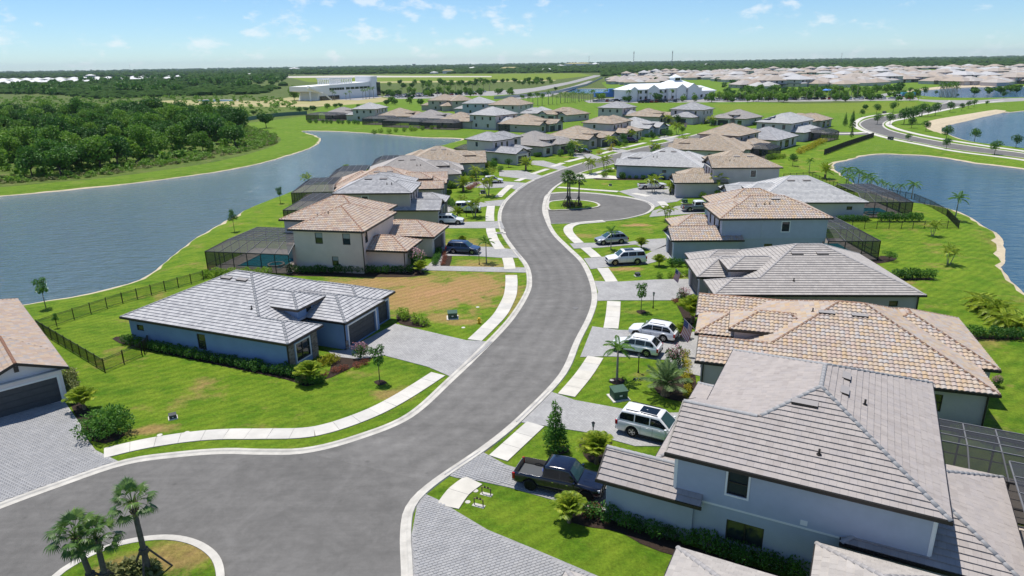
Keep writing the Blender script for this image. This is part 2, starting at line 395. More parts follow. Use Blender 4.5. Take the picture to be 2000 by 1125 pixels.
tag(link('ground', gm.mesh('ground', [M_LAWN, M_BANK, M_WILD, M_SAND, M_FIELD, M_DIRT, M_PLAY])), kind='structure')

def water_mat(name, col, sc, strength, rough):
    m = bpy.data.materials.new(name); m.use_nodes = True; nt = m.node_tree; N = nt.nodes; L = nt.links
    b = N['Principled BSDF']; b.inputs['Base Color'].default_value = (*col, 1); b.inputs['Roughness'].default_value = rough
    b.inputs['IOR'].default_value = 1.33; b.inputs['Specular IOR Level'].default_value = .5
    geo = N.new('ShaderNodeNewGeometry'); mp = N.new('ShaderNodeMapping'); mp.inputs['Rotation'].default_value = (0,0,.35); mp.inputs['Scale'].default_value = (.55, 1.5, 1)
    L.new(geo.outputs['Position'], mp.inputs['Vector'])
    n1 = N.new('ShaderNodeTexNoise'); n1.inputs['Scale'].default_value = sc; n1.inputs['Detail'].default_value = 5; n1.inputs['Roughness'].default_value = .62
    L.new(mp.outputs[0], n1.inputs['Vector'])
    bp = N.new('ShaderNodeBump'); bp.inputs['Strength'].default_value = strength; bp.inputs['Distance'].default_value = 1.0
    L.new(n1.outputs['Fac'], bp.inputs['Height']); L.new(bp.outputs['Normal'], b.inputs['Normal'])
    n2 = N.new('ShaderNodeTexNoise'); n2.inputs['Scale'].default_value = .03; n2.inputs['Detail'].default_value = 4; L.new(geo.outputs['Position'], n2.inputs['Vector'])
    mx = N.new('ShaderNodeMix'); mx.data_type = 'RGBA'; mx.inputs['A'].default_value = (*col, 1); mx.inputs['B'].default_value = (col[0]*.75, col[1]*.78, col[2]*.8, 1)
    L.new(n2.outputs['Fac'], mx.inputs['Factor']); L.new(mx.outputs['Result'], b.inputs['Base Color'])
    MATS[name] = m; return m
M_WATER_A = water_mat('pond_water', (.088,.150,.185), .6, .9, .12)
M_WATER_B = water_mat('breezy_pond_water', (.035,.102,.178), .42, 1.0, .10)
for S, m, nm in zip(LAKES, (M_WATER_A, M_WATER_B, M_WATER_B, M_WATER_B, M_WATER_A, M_WATER_B), ('pond_water',)*6):
    wb = MB(); P = offset(S, -.25, True)
    vo, _, fo, *_r = delaunay_2d_cdt(P, [(i, (i+1) % len(P)) for i in range(len(P))], [], 1, 1e-4)
    wb.v = [(p.x, p.y, WZ) for p in vo]
    for f in fo: wb.idx(f)
    tag(link(nm, wb.mesh(nm, m)), kind='structure')

# --- asphalt, kerbs, pavements
def asphalt_mat():
    m = bpy.data.materials.new('worn_asphalt'); m.use_nodes = True; nt = m.node_tree; N = nt.nodes; L = nt.links
    b = N['Principled BSDF']; b.inputs['Roughness'].default_value = .88; b.inputs['Specular IOR Level'].default_value = .25
    geo = N.new('ShaderNodeNewGeometry')
    def nz(s, d, r): 
        n = N.new('ShaderNodeTexNoise'); n.inputs['Scale'].default_value = s; n.inputs['Detail'].default_value = d; n.inputs['Roughness'].default_value = r
        L.new(geo.outputs['Position'], n.inputs['Vector']); return n.outputs['Fac']
    def rg(s, a, c, lo, hi):
        r = N.new('ShaderNodeMapRange'); r.inputs['From Min'].default_value = a; r.inputs['From Max'].default_value = c; r.inputs['To Min'].default_value = lo; r.inputs['To Max'].default_value = hi
        L.new(s, r.inputs['Value']); return r.outputs['Result']
    def mul(a, c):
        x = N.new('ShaderNodeMath'); x.operation = 'MULTIPLY'; L.new(a, x.inputs[0]); L.new(c, x.inputs[1]); return x.outputs[0]
    f = mul(rg(nz(.13, 6, .65), .3, .7, .84, 1.14), rg(nz(1.1, 8, .75), .3, .7, .86, 1.14)); f = mul(f, rg(nz(24, 3, .7), .2, .8, .80, 1.2))
    # tyre wear: soft lanes that follow the surveyed centre line are carried by a 'wear' attribute
    wv = N.new('ShaderNodeAttribute'); wv.attribute_name = 'wear'
    f = mul(f, rg(wv.outputs['Fac'], 0, 1, .92, 1.18))
    mp = N.new('ShaderNodeMapping'); mp.inputs['Rotation'].default_value = (0,0,.75); mp.inputs['Scale'].default_value = (.09,1.1,1); L.new(geo.outputs['Position'], mp.inputs['Vector'])
    sn = N.new('ShaderNodeTexNoise'); sn.inputs['Scale'].default_value = 1.0; sn.inputs['Detail'].default_value = 7; sn.inputs['Roughness'].default_value = .7; L.new(mp.outputs[0], sn.inputs['Vector'])
    f = mul(f, rg(sn.outputs['Fac'], .3, .7, .90, 1.10))
    sw = N.new('ShaderNodeTexNoise'); sw.inputs['Scale'].default_value = .32; sw.inputs['Detail'].default_value = 8; sw.inputs['Roughness'].default_value = .68; sw.inputs['Distortion'].default_value = 2.2; L.new(geo.outputs['Position'], sw.inputs['Vector'])
    f = mul(f, rg(sw.outputs['Fac'], .3, .7, .88, 1.13))
    sp = N.new('ShaderNodeTexVoronoi'); sp.inputs['Scale'].default_value = .5; L.new(geo.outputs['Position'], sp.inputs['Vector'])
    f = mul(f, rg(sp.outputs['Distance'], .02, .10, .72, 1))
    mx = N.new('ShaderNodeMix'); mx.data_type = 'RGBA'; mx.blend_type = 'MULTIPLY'; mx.inputs['Factor'].default_value = 1
    mx.inputs['A'].default_value = (.157,.151,.142,1); L.new(f, mx.inputs['B']); L.new(mx.outputs['Result'], b.inputs['Base Color'])
    bp = N.new('ShaderNodeBump'); bp.inputs['Strength'].default_value = .35; bp.inputs['Distance'].default_value = .02
    n = N.new('ShaderNodeTexNoise'); n.inputs['Scale'].default_value = 40; L.new(geo.outputs['Position'], n.inputs['Vector']); L.new(n.outputs['Fac'], bp.inputs['Height']); L.new(bp.outputs['Normal'], b.inputs['Normal'])
    MATS['worn_asphalt'] = m; return m
M_ASPHALT = asphalt_mat()
M_CONC = mat('pale_concrete', (.58,.55,.495), .85, noise_amt=.12, noise_scale=.7, bump=.15, bump_scale=30)
M_KERB = mat('kerb_concrete', (.50,.475,.425), .85, noise_amt=.2, noise_scale=.9, bump=.15, bump_scale=30)
def fill(name, P, z, m, kind='structure', holes=()):
    P = [Vector((p[0], p[1])) for p in P]; pts = list(P); ed = [(i, (i+1) % len(P)) for i in range(len(P))]
    for Hh in holes:
        n = len(pts); pts += [Vector((p[0], p[1])) for p in Hh]; ed += [(n+i, n+(i+1) % len(Hh)) for i in range(len(Hh))]
    vo, _, fo, *_r = delaunay_2d_cdt(pts, ed, [], 1 if not holes else 0, 1e-5)
    b = MB(); b.v = [(p.x, p.y, z) for p in vo]
    for f in fo:
        if len(f) < 3: continue
        c = (sum(vo[i].x for i in f)/len(f), sum(vo[i].y for i in f)/len(f))
        if not inside(c, P) or any(inside(c, Hh) for Hh in holes): continue
        b.idx(f)
    o = link(name, b.mesh(name, m))
    return tag(o, kind=kind) if kind else o
left_px = [(-420,1290),(-330,1140),(-160,1058),(0,994),(105,955),(240,909),(338,894),(434,886.5),(507,888),(598,885),(700,859),(805,815),(885,744),(945,686),(1001,626),(1032,577),(1039,549),(1032,518),(1008,488),(987,457),(979,427),(984,403),(1000,383),(1035,357),(1083,337),(1142,318),(1202,301),(1255,288),(1300,279),(1352,265.5),(1400,253)]
right_px = [(784,1250),(784,1125),(782,1039),(794,987),(840,941),(945,869),(1015,811),(1092,731),(1122,666),(1147,617),(1156,582),(1150,547),(1133,512),(1105,484),(1078,456),(1064,428),(1059,407),(1065,385),(1086,362),(1135,336),(1195,320),(1240,306),(1290,294),(1345,279),(1400,266)]
ROAD_L = smooth(GL(left_px), 6); ROAD_R = smooth(GL(right_px), 6)
def road_mesh():
    """main street as a ribbon with cross-sections, so that wheel-track wear can follow the lanes"""
    A = resample(smooth(GL([p for p in left_px if p[0] >= 598 and p[1] < 900]), 8), 1.0); B = resample(smooth(GL([p for p in right_px if p[1] < 980]), 8), 1.0)
    n = 160; K = 14; b = MB(); wear = []
    def at(P, t):
        s = t*(len(P)-1); i = min(int(s), len(P)-2); return P[i].lerp(P[i+1], s-i)
    for i in range(n+1):
        a, c = at(A, i/n), at(B, i/n)
        for k in range(K+1):
            p = a.lerp(c, k/K); b.v.append((p.x, p.y, .008)); x = abs(k/K-.5)
            wear.append(.75*max(0, 1-abs(x-.12)/.10) + .75*max(0, 1-abs(x-.34)/.09))
    for i in range(n):
        for k in range(K):
            q = i*(K+1)+k; b.idx((q, q+1, q+K+2, q+K+1))
    me = b.mesh('road', M_ASPHALT); at_ = me.attributes.new('wear', 'FLOAT', 'POINT'); at_.data.foreach_set('value', wear); return me, A[0], B[0]
me, ra, rb = road_mesh(); tag(link('road', me), kind='structure')
bulb = [p for p in ROAD_L if p.y < ra.y-0.5 or p.x < ra.x-.3]
bulb = [p for p in bulb if p.x < ra.x+.01] + [ra] + [rb] + [p for p in reversed(ROAD_R) if p.y < rb.y]
fill('road', bulb, .004, M_ASPHALT)
eyebrow_px = [(1072,379),(1095,377),(1122,376.5),(1160,378.5),(1196,382.5),(1232,387.5),(1258,394),(1272,404),(1262,415),(1240,422),(1210,428),(1175,431.5),(1140,434),(1074,436),(1068,420),(1066,400)]
EYE = smooth(GL(eyebrow_px), 5); fill('road', EYE, .016, M_ASPHALT)
def strip(name, P, prof, m, closed=False, kind='structure', joint=None):
    """extrude a profile [(offset to the left, height)] along a plan line"""
    b = MB(); rows = [offset(P, o, closed) for o, _ in prof]; n = len(P)
    for r, (o, z) in zip(rows, prof): b.v.extend((p.x, p.y, z) for p in r)
    for j in range(len(prof)-1):
        for i in range(n if closed else n-1):
            k = (i+1) % n; b.idx((j*n+i, j*n+k, (j+1)*n+k, (j+1)*n+i))
    ob = link(name, b.mesh(name, m)); return tag(ob, kind=kind) if kind else ob
KERB = [(-.02,.010),(.28,.012),(.34,.03),(.42,.085),(.62,.105),(.66,.0)]
def neg(prof): return [(-o, z) for o, z in prof]
strip('kerb', resample(ROAD_L, .8), KERB, M_KERB)
strip('kerb', resample(ROAD_R, .8), neg(KERB), M_KERB)
strip('kerb', resample(smooth(GL(eyebrow_px[:14]), 5), .7), KERB, M_KERB)
fill('pavement', smooth(GL([(1064,383),(1075,378.5),(1072,395),(1071,415),(1076,436.5),(1070,440),(1061,420),(1060,402)]), 3, True), .026, M_KERB)
def island(px, n):
    I = smooth(GL(px), n, True)
    if area2(I) < 0: I.reverse()
    strip('kerb', I, neg([(0,.0),(.02,.12),(.2,.135),(.45,.135)])[::1], M_KERB, True)
    return I
isl1 = island([(1074,396.5),(1090,393),(1115,391.5),(1140,393),(1160,396.5),(1168,402),(1157,406),(1125,409),(1095,410),(1075,410)], 4)
isl2 = island([(110,1140),(160,1100),(215,1075),(275,1061),(330,1058),(375,1068),(408,1090),(421,1120),(418,1160),(395,1200),(320,1235),(200,1240),(120,1200)], 4)
fill('grass_island', isl1, .10, M_LAWN); fill('grass_island', isl2, .10, M_LAWN)

WALK = MB()
slab_meshes = []
def sidewalk(px, wdt=1.55, z=.06):
    """a footpath whose slabs are separate, slightly uneven pieces"""
    P = resample(smooth(GL(px), 6), .3); tot = (len(P)-1)*.3; par = tag(link('pavement', strip_mesh(P, wdt*.5+.02, z-.035)), kind='structure')
    n = max(1, round(tot/1.6)); per = (len(P)-1)/n
    for i in range(n):
        a, c = i*per+.035, (i+1)*per-.035
        idx = [a] + [k for k in range(int(a)+1, int(math.ceil(c)))][::2] + [c]
        pts = []
        for s in idx:
            k = min(int(s), len(P)-2); pts.append(P[k].lerp(P[k+1], s-k))
        Lf = offset(pts, wdt/2); Rt = offset(pts, -wdt/2); dz = random.uniform(-.006,.006); b = MB(); m = len(pts)
        b.v = [(p.x,p.y,z+dz) for p in Lf]+[(p.x,p.y,z+dz) for p in Rt]+[(p.x,p.y,0) for p in Lf]+[(p.x,p.y,0) for p in Rt]
        for k in range(m-1):
            b.idx((m+k, m+k+1, k+1, k)); b.idx((k, k+1, 2*m+k+1, 2*m+k)); b.idx((m+k+1, m+k, 3*m+k, 3*m+k+1))
        b.idx((0, 2*m, 3*m, m)); b.idx((m-1, 2*m-1, 4*m-1, 3*m-1))
        link('slab', b.mesh('slab', M_SLAB[random.randrange(3)]), par)
def strip_mesh(P, hw, z):
    b = MB(); A = offset(P, hw); B = offset(P, -hw); n = len(P)
    b.v = [(p.x,p.y,z) for p in A]+[(p.x,p.y,z) for p in B]
    for i in range(n-1): b.idx((n+i, n+i+1, i+1, i))
    return b.mesh('pavement', M_JOINT)
M_JOINT = mat('joint_dirt', (.16,.14,.11), .95, noise_amt=.2)
M_SLAB = [mat('slab_concrete_%s' % k, c, .85, noise_amt=.12, noise_scale=.6, bump=.15, bump_scale=30) for k, c in (('pale',(.57,.545,.49)),('cream',(.55,.52,.455)),('grey',(.53,.51,.465)))]
for px in ([(203,886),(280,868),(369,854),(440,848.5),(514,848),(609,844),(700,817.5),(775,782),(856,731)],
           [(927,665),(952,641),(976,616),(990,592),(997,574),(999,552),(998.5,538)], [(996,526),(994,514),(991,504)], [(976.5,487),(966,471),(960,456),(958,446)],
           [(957,432),(957,418),(959,402.5)], [(973,385),(985,373),(998,362)], [(1009,354),(1024,348)], [(1040,340),(1070,330)], [(1078,326),(1100,318.5)], [(1106,316.5),(1140,308)], [(1168,302),(1200,293.5)], [(1215,289.5),(1260,279)], [(1272,276),(1345,261)],
           [(874,991),(896,961),(925,939)], [(973,896),(1010,862),(1046,829)], [(1106,773),(1139,734),(1163,698)], [(1193,642),(1197,615),(1199,589)], [(1177,524),(1186,537),(1195,551)], [(1143,484),(1154,493),(1165,503)],
           [(1131,475),(1118,463),(1110,452),(1112,443),(1126,437),(1150,434.5),(1180,432)], [(1090,366),(1105,367),(1150,370.5),(1207,374.5)], [(1237,378),(1252,380.5),(1266,384)], [(1290,394),(1296,399),(1301,406)],
           [(1143,345),(1170,336.5),(1200,328)], [(1240,315),(1290,301)]):
    sidewalk(px, 1.5 if px[0][1] > 330 else 1.7)

# --- paver drives
def paver_mat(name, cols, ang):
    m = bpy.data.materials.new(name); m.use_nodes = True; nt = m.node_tree; N = nt.nodes; L = nt.links
    b = N['Principled BSDF']; b.inputs['Roughness'].default_value = .85; b.inputs['Specular IOR Level'].default_value = .2
    geo = N.new('ShaderNodeNewGeometry'); mp = N.new('ShaderNodeMapping'); mp.inputs['Rotation'].default_value = (0,0,ang); L.new(geo.outputs['Position'], mp.inputs['Vector'])
    br = N.new('ShaderNodeTexBrick'); br.inputs['Scale'].default_value = 1; br.inputs['Brick Width'].default_value = .30; br.inputs['Row Height'].default_value = .2; br.inputs['Mortar Size'].default_value = .008
    br.inputs['Color1'].default_value = (*cols[0],1); br.inputs['Color2'].default_value = (*cols[1],1); br.inputs['Mortar'].default_value = (*(c*.55 for c in cols[1]),1); br.inputs['Bias'].default_value = -.1
    L.new(mp.outputs[0], br.inputs['Vector'])
    n = N.new('ShaderNodeTexNoise'); n.inputs['Scale'].default_value = .5; n.inputs['Detail'].default_value = 7; n.inputs['Roughness'].default_value = .7; L.new(geo.outputs['Position'], n.inputs['Vector'])
    r = N.new('ShaderNodeMapRange'); r.inputs['From Min'].default_value = .25; r.inputs['From Max'].default_value = .75; r.inputs['To Min'].default_value = .82; r.inputs['To Max'].default_value = 1.18; L.new(n.outputs['Fac'], r.inputs['Value'])
    mx = N.new('ShaderNodeMix'); mx.data_type = 'RGBA'; mx.blend_type = 'MULTIPLY'; mx.inputs['Factor'].default_value = 1
    L.new(br.outputs['Color'], mx.inputs['A']); L.new(r.outputs['Result'], mx.inputs['B']); L.new(mx.outputs['Result'], b.inputs['Base Color'])
    bp = N.new('ShaderNodeBump'); bp.inputs['Strength'].default_value = .4; bp.inputs['Distance'].default_value = .02; bp.invert = True; L.new(br.outputs['Fac'], bp.inputs['Height']); L.new(bp.outputs['Normal'], b.inputs['Normal'])
    MATS[name] = m; return m
M_PAVER = paver_mat('grey_pavers', ((.30,.297,.298),(.33,.326,.323)), .45)
M_PAVER2 = paver_mat('pale_pavers', ((.325,.32,.315),(.385,.378,.368)), 1.1)
M_PAVERP = ramp_mat('paver_stone', [(.30,.30,.303),(.32,.318,.317),(.34,.336,.332),(.31,.309,.312),(.35,.345,.34)], .85, noise_amt=.16)
def driveway(px, m, label, z=.045):
    P = GL(px); P = [Vector((p.x, p.y)) for p in P]
    if area2(P) < 0: P.reverse()
    o = fill('driveway', P, z, m, kind=None); 
    sk = MB(); n = len(P)
    for i in range(n): a, c = P[i], P[(i+1) % n]; sk.face(((a.x,a.y,z),(c.x,c.y,z),(c.x,c.y,0),(a.x,a.y,0)))
    tag(o, kind='structure'); link('edging', sk.mesh('edging', MATS['paver_stone']), o)
    return o, P
def lay_pavers(par, P, z, ang, near, count=300, L_=.30, W_=.20):
    """single stones, the nearest ones as objects, the rest as one part"""
    ca, sa = math.cos(ang), math.sin(ang); us = [p.x*ca+p.y*sa for p in P]; vs_ = [-p.x*sa+p.y*ca for p in P]
    tiles = []; r = 0; v = min(vs_)
    while v < max(vs_):
        u = min(us) - (L_/2 if r % 2 else 0)
        while u < max(us):
            cu, cv = u+L_/2, v+W_/2; c = Vector((cu*ca-cv*sa, cu*sa+cv*ca))
            if all(inside(c+Vector((sx*ca-sy*sa, sx*sa+sy*ca)), P) for sx in (-L_/2,L_/2) for sy in (-W_/2,W_/2)): tiles.append(c)
            u += L_
        v += W_; r += 1
    tiles.sort(key=lambda c: (c-near).length)
    def stone():
        b = MB(); h = .03; a, d = L_/2-.006, W_/2-.006; e = .012
        lo = [(-a,-d,0),(a,-d,0),(a,d,0),(-a,d,0)]; hi = [(-a+e,-d+e,h),(a-e,-d+e,h),(a-e,d-e,h),(-a+e,d-e,h)]
        b.v = lo+hi; t = random.uniform(.01,1)
        b.idx((4,5,6,7),0,t)
        for i in range(4): b.idx((i,(i+1)%4,4+(i+1)%4,4+i),0,t)
        return b
    protos = [stone().mesh('paver', M_PAVERP) for _ in range(10)]; rest = MB()
    for i, c in enumerate(tiles):
        if i < count:
            o = link('paver', random.choice(protos), par, (c.x, c.y, z+random.uniform(0,.004))); o.rotation_euler = (0,0,ang)
        else:
            M = Matrix.Translation((c.x,c.y,z+random.uniform(0,.004))) @ Matrix.Rotation(ang,4,'Z'); rest.add(stone(), M)
    if rest.f: tag(link('paver_field', rest.mesh('paver_field', M_PAVERP), par), kind='stuff')
d0, P0 = driveway([(807,1250),(806,1125),(804,1046),(814,990),(829,965),(854,976),(896,1002),(952,1035.5),(1050,1076),(1165,1125),(1240,1160),(1240,1250)], M_PAVER, '')
lay_pavers(d0, P0, .046, .42, Vector((-3, 27)), 300)
d1, P1 = driveway([(868,927),(938,881),(987,908),(1010,915),(1200,950),(1195,1000),(1088,979.5),(1004,955),(941,941),(892,934)], M_PAVER, '')
lay_pavers(d1, P1, .046, .42, Vector((-2, 38)), 0)
d2, P2 = driveway([(-260,900),(0,812),(126,784),(159,832),(171,859),(187,880),(232,902),(100,948),(0,984),(-150,1048),(-300,1100)], M_PAVER2, '')
lay_pavers(d2, P2, .046, .42, Vector((-20, 40)), 0)
for px, m in (([(1008,824),(1071,764),(1123,782),(1204,797),(1260,808),(1345,806),(1340,872),(1240,872),(1197,860),(1151,846),(1064,832)], M_PAVER2),
              ([(882,737),(836,717),(752,695),(700,702),(654,697),(640,686),(676,684),(772,633),(910,665),(962,668),(948,682)], M_PAVER2),
              ([(1133,698),(1142,676),(1157,638),(1208,645),(1328,647),(1375,650),(1368,735),(1337,728),(1304,704),(1232,698),(1178,696.5)], M_PAVER2),
              ([(1164,588),(1168,570),(1161,549),(1202,551),(1280,546.5),(1349,545),(1362,572),(1310,587),(1214,587)], M_PAVER2),
              ([(1140,505),(1168,503),(1189,501),(1262,497),(1280,488),(1302,478),(1308,505),(1266,515.5),(1192,521),(1154,526)], M_PAVER2),
              ([(1113,476),(1143,475),(1227,473),(1259,468),(1300,466),(1303,480),(1273,491),(1241,478),(1170,484),(1121,486)], M_PAVER2),
              ([(856,484),(866,480),(966,483),(1008,488),(1019,504),(980,504),(924,500),(868,500),(860,520),(1026,523),(1031,533),(821,528),(836,518),(848,508)], M_PAVER2),
              ([(852,444),(862,432),(900,434),(957,433),(979,432),(986,447),(958,446),(880,446)], M_PAVER2),
              ([(868,401),(945,394),(985,390),(983,403),(958,402),(900,412),(868,416)], M_PAVER2),
              ([(905,357),(960,353),(1034,358),(1012,373),(995,366),(950,368),(905,365)], M_PAVER2),
              ([(975,333),(1020,333),(1064,345),(1045,352),(1008,348),(975,344)], M_PAVER2),
              ([(1040,314),(1062,314),(1110,327),(1095,333),(1060,325),(1036,321)], M_PAVER2),
              ([(1120,299),(1140,296),(1178,308),(1160,313),(1120,306)], M_PAVER2),
              ([(1172,291),(1192,287),(1232,295),(1214,299)], M_PAVER2),
              ([(1283,268),(1302,265),(1326,270),(1308,276)], M_PAVER2),
              ([(1208,374),(1250,366),(1268,362),(1330,366),(1345,382),(1322,394),(1300,397),(1278,406),(1272,400),(1250,390)], M_PAVER2),
              ([(1275,412),(1300,405),(1330,402),(1372,404),(1378,416),(1330,419),(1268,424)], M_PAVER2),
              ([(1107,347),(1135,339),(1165,341),(1202,344),(1206,350),(1165,348),(1120,351)], M_CONC)):
    driveway(px, m, '')
# far boulevard with its footpath
bl = smooth(GL([(2200,340),(2000,308),(1875,292.5),(1800,279),(1737,266.5),(1700,256),(1684,247),(1682,240),(1700,232),(1746,224.5),(1795,215),(1835,205),(1855,198),(1850,192)]), 5)
br_ = smooth(GL([(2200,332),(2000,300),(1925,290),(1825,275),(1762,261.5),(1732,252.5),(1723,244),(1730,236.5),(1752,231),(1800,222.5),(1850,212),(1885,203),(1900,197),(1895,192)]), 5)
fill('road', bl + br_[::-1], .006, M_ASPHALT)
strip('kerb', resample(bl, 2), KERB if True else 0, M_KERB); strip('kerb', resample(br_, 2), neg(KERB), M_KERB)
for px, wd in (([(2200,349),(2000,313),(1875,297),(1800,283),(1737,270.5),(1697,259),(1674,249),(1671,240),(1690,229),(1740,221)], 2.0), ([(2200,326),(2000,295.5),(1925,285),(1830,270),(1770,257),(1744,249),(1735,243),(1742,237),(1765,232),(1860,212),(1905,203),(1960,197)], 2.2), ([(1560,257),(1600,259),(1650,261),(1690,259)], 3.0)):
    P = resample(smooth(GL(px), 5), 2); strip('pavement', P, [(-wd/2,0),(-wd/2,.06),(wd/2,.06),(wd/2,0)], M_CONC)
fill('road', GL([(1500,247),(1560,255),(1640,258),(1700,257.5),(1712,263),(1640,264),(1560,262)]), .004, M_ASPHALT)
# far street, car parks and roads beyond the estate
fill('road', GL([(1300,279),(1352,265.5),(1400,254),(1480,252),(1480,257),(1405,260),(1345,279)]), .012, M_ASPHALT)
M_LOT = mat('pale_asphalt', (.30,.29,.28), .9, noise_amt=.12, noise_scale=.1)
fill('car_park', GL([(1140,197),(1175,192),(1230,193),(1420,190),(1600,191),(1790,190),(1795,196),(1600,198),(1420,199.5),(1240,201),(1150,201)]), .006, M_LOT)
fill('car_park', GL([(745,189),(770,184),(850,182),(960,178),(1010,183),(960,187),(900,187),(850,192),(780,193)]), .006, M_LOT)
fill('car_park', GL([(640,194.5),(700,190),(745,187),(745,190),(700,196)]), .006, M_LOT)
fill('road', GL([(960,178),(1040,172),(1110,160),(1160,147),(1178,147),(1130,160),(1065,175),(1010,184)]), .007, M_LOT)
fill('road', GL([(1000,190),(1060,184),(1120,168),(1150,158),(1158,158),(1130,171),(1075,188),(1005,194)]), .008, M_LOT)
fill('road', GL([(1795,190),(1850,192),(1900,197),(1960,192),(2050,190),(2050,194),(1900,203),(1840,201),(1795,197)]), .01, M_LOT)
fill('road', GL([(1755,178),(1720,184),(1700,190),(1716,191),(1735,186),(1768,180)]), .007, M_LOT)
M_LOTS = mat('cleared_ground', (.50,.46,.40), .95, noise_amt=.15, noise_scale=.02)
fill('cleared_lot', GL([(560,149),(700,147),(760,148),(960,148.5),(960,150.5),(760,151),(560,152)]), .006, M_LOTS)
fill('cleared_lot', GL([(700,159.5),(960,157.5),(1085,156),(1085,157.5),(960,160),(700,162)]), .006, M_DIRT)
# mulch beds
def bed(px, z=.03): fill('mulch_bed', smooth(GL(px), 3, True), z, M_MULCH)
for px in ([(232,670),(260,660),(560,722),(620,745),(700,712),(740,692),(720,684),(655,697),(640,735),(600,755),(560,742),(400,708)],
           [(562,538),(600,528),(790,526),(830,534),(800,541),(700,541)], [(1098,1010),(1130,990),(1180,985),(1330,1060),(1570,1140),(1560,1150),(1290,1078),(1210,1040),(1140,1028)],
           [(1277,745),(1320,735),(1345,738),(1355,770),(1345,785),(1300,778),(1280,762)], [(1332,690),(1350,688),(1362,780),(1342,780)], [(1190,742),(1205,738),(1220,742),(1215,750),(1198,751)], [(730,746),(745,742),(756,748),(742,753)],
           [(1243,607),(1258,606),(1262,612),(1248,613)], [(1078,876),(1100,872),(1112,880),(1095,888)], [(1130,862),(1160,850),(1195,862),(1185,900),(1150,902)], [(1320,585),(1350,572),(1358,620),(1345,640),(1330,612)],
           [(130,770),(150,772),(200,830),(245,850),(180,862)], [(775,615),(790,612),(835,630),(820,640),(780,632)], [(1200,345),(1340,346),(1340,352),(1165,351)], [(1735,512),(1700,515),(1720,500),(1752,504)],
           [(860,488),(882,488),(878,520),(856,522)], [(1895,585),(1930,592),(1985,632),(1995,648),(1950,630),(1905,600)], [(1895,655),(1985,658),(1990,664),(1900,662)], [(1745,545),(1815,543),(1818,547),(1750,548)]):
    bed(px)

# ================================================================ HOUSES
def stucco(name, c): return mat(name, c,   .9, noise_amt=.075, noise_scale=.55, bump=.35, bump_scale=18, spec=.15)
W_BLUE = stucco('stucco_slate_blue', (.215,.315,.495)); W_CREAM = stucco('stucco_cream', (0.683,0.583,0.520)); W_GREY = stucco('stucco_grey', (0.424,0.382,0.385))
W_LGREY = stucco('stucco_light_grey', (0.559,0.506,0.510)); W_BGREY = stucco('stucco_blue_grey', (.42,.46,.53)); W_WHITE = stucco('stucco_white', (0.745,0.683,0.690)); W_TAUPE = stucco('stucco_taupe', (0.476,0.411,0.385))
W_PALEB = stucco('stucco_pale_blue', (0.414,0.449,0.560))
M_SIDING = mat('painted_siding', (.41,.45,.515), .75, noise_amt=.05, noise_scale=1.5)
M_TRIM = mat('white_trim', (.78,.78,.77), .6); M_FASCIA = mat('dark_bronze', (.022,.018,.016), .45, spec=.5); M_SOFFIT = mat('pale_soffit', (.55,.55,.54), .8)
M_DFRAME = mat('bronze_frame', (.03,.026,.024), .4, spec=.5); M_GDARK = mat('garage_charcoal', (.075,.078,.082), .6, noise_amt=.1, noise_scale=3); M_GLIGHT = mat('garage_pale', (.55,.55,.54), .6)
M_STONE = ramp_mat('ledge_stone', [(.13,.105,.085),(.24,.20,.165),(.30,.27,.24),(.18,.15,.12)], .9)
M_GLASS = bpy.data.materials.new('window_glass'); M_GLASS.use_nodes = True
_b = M_GLASS.node_tree.nodes['Principled BSDF']; _b.inputs['Base Color'].default_value = (.022,.032,.034,1); _b.inputs['Roughness'].default_value = .06; _b.inputs['Specular IOR Level'].default_value = .9
M_DECK = mat('roof_underlay', (.17,.155,.145), .95)
T_GREY = ramp_mat('tile_cool_grey', [(0.344,0.340,0.348),(0.396,0.391,0.396),(0.447,0.443,0.443),(0.482,0.473,0.473),(0.374,0.370,0.378)], .8, noise_amt=.10)
T_WHITE = ramp_mat('tile_pale_grey', [(0.423,0.419,0.414),(0.495,0.486,0.477),(0.549,0.540,0.522),(0.459,0.455,0.446)], .8, noise_amt=.10)
T_BEIGE = ramp_mat('tile_beige_grey', [(0.332,0.295,0.275),(0.360,0.323,0.301),(0.383,0.343,0.317),(0.348,0.315,0.301),(0.394,0.351,0.325)], .82, noise_amt=.10)
T_BEIGE2 = ramp_mat('tile_mushroom', [(0.352,0.326,0.304),(0.392,0.361,0.334),(0.427,0.396,0.365),(0.365,0.339,0.317)], .82, noise_amt=.12)
T_TAN = ramp_mat('tile_blended_tan', [(0.421,0.353,0.310),(0.507,0.370,0.232),(0.447,0.404,0.370),(0.533,0.413,0.284),(0.396,0.327,0.288),(0.490,0.378,0.310),(0.430,0.404,0.387),(0.516,0.396,0.284)], .8, noise_amt=.10)
T_TERRA = ramp_mat('tile_blended_terracotta', [(0.457,0.334,0.264),(0.525,0.386,0.275),(0.486,0.418,0.373),(0.554,0.449,0.340),(0.408,0.303,0.253),(0.515,0.428,0.362)], .8, noise_amt=.12)
T_SAND = ramp_mat('tile_sand_mix', [(0.391,0.315,0.238),(0.468,0.365,0.264),(0.425,0.374,0.323),(0.510,0.425,0.323),(0.340,0.289,0.238)], .8, noise_amt=.12)
C_GREY = mat('cap_grey', (.34,.335,.335), .85, noise_amt=.15, noise_scale=3); C_TAN = mat('cap_clay', (.29,.175,.12), .85, noise_amt=.25, noise_scale=3); C_BEIGE = mat('cap_beige', (.36,.34,.33), .85, noise_amt=.15, noise_scale=3)
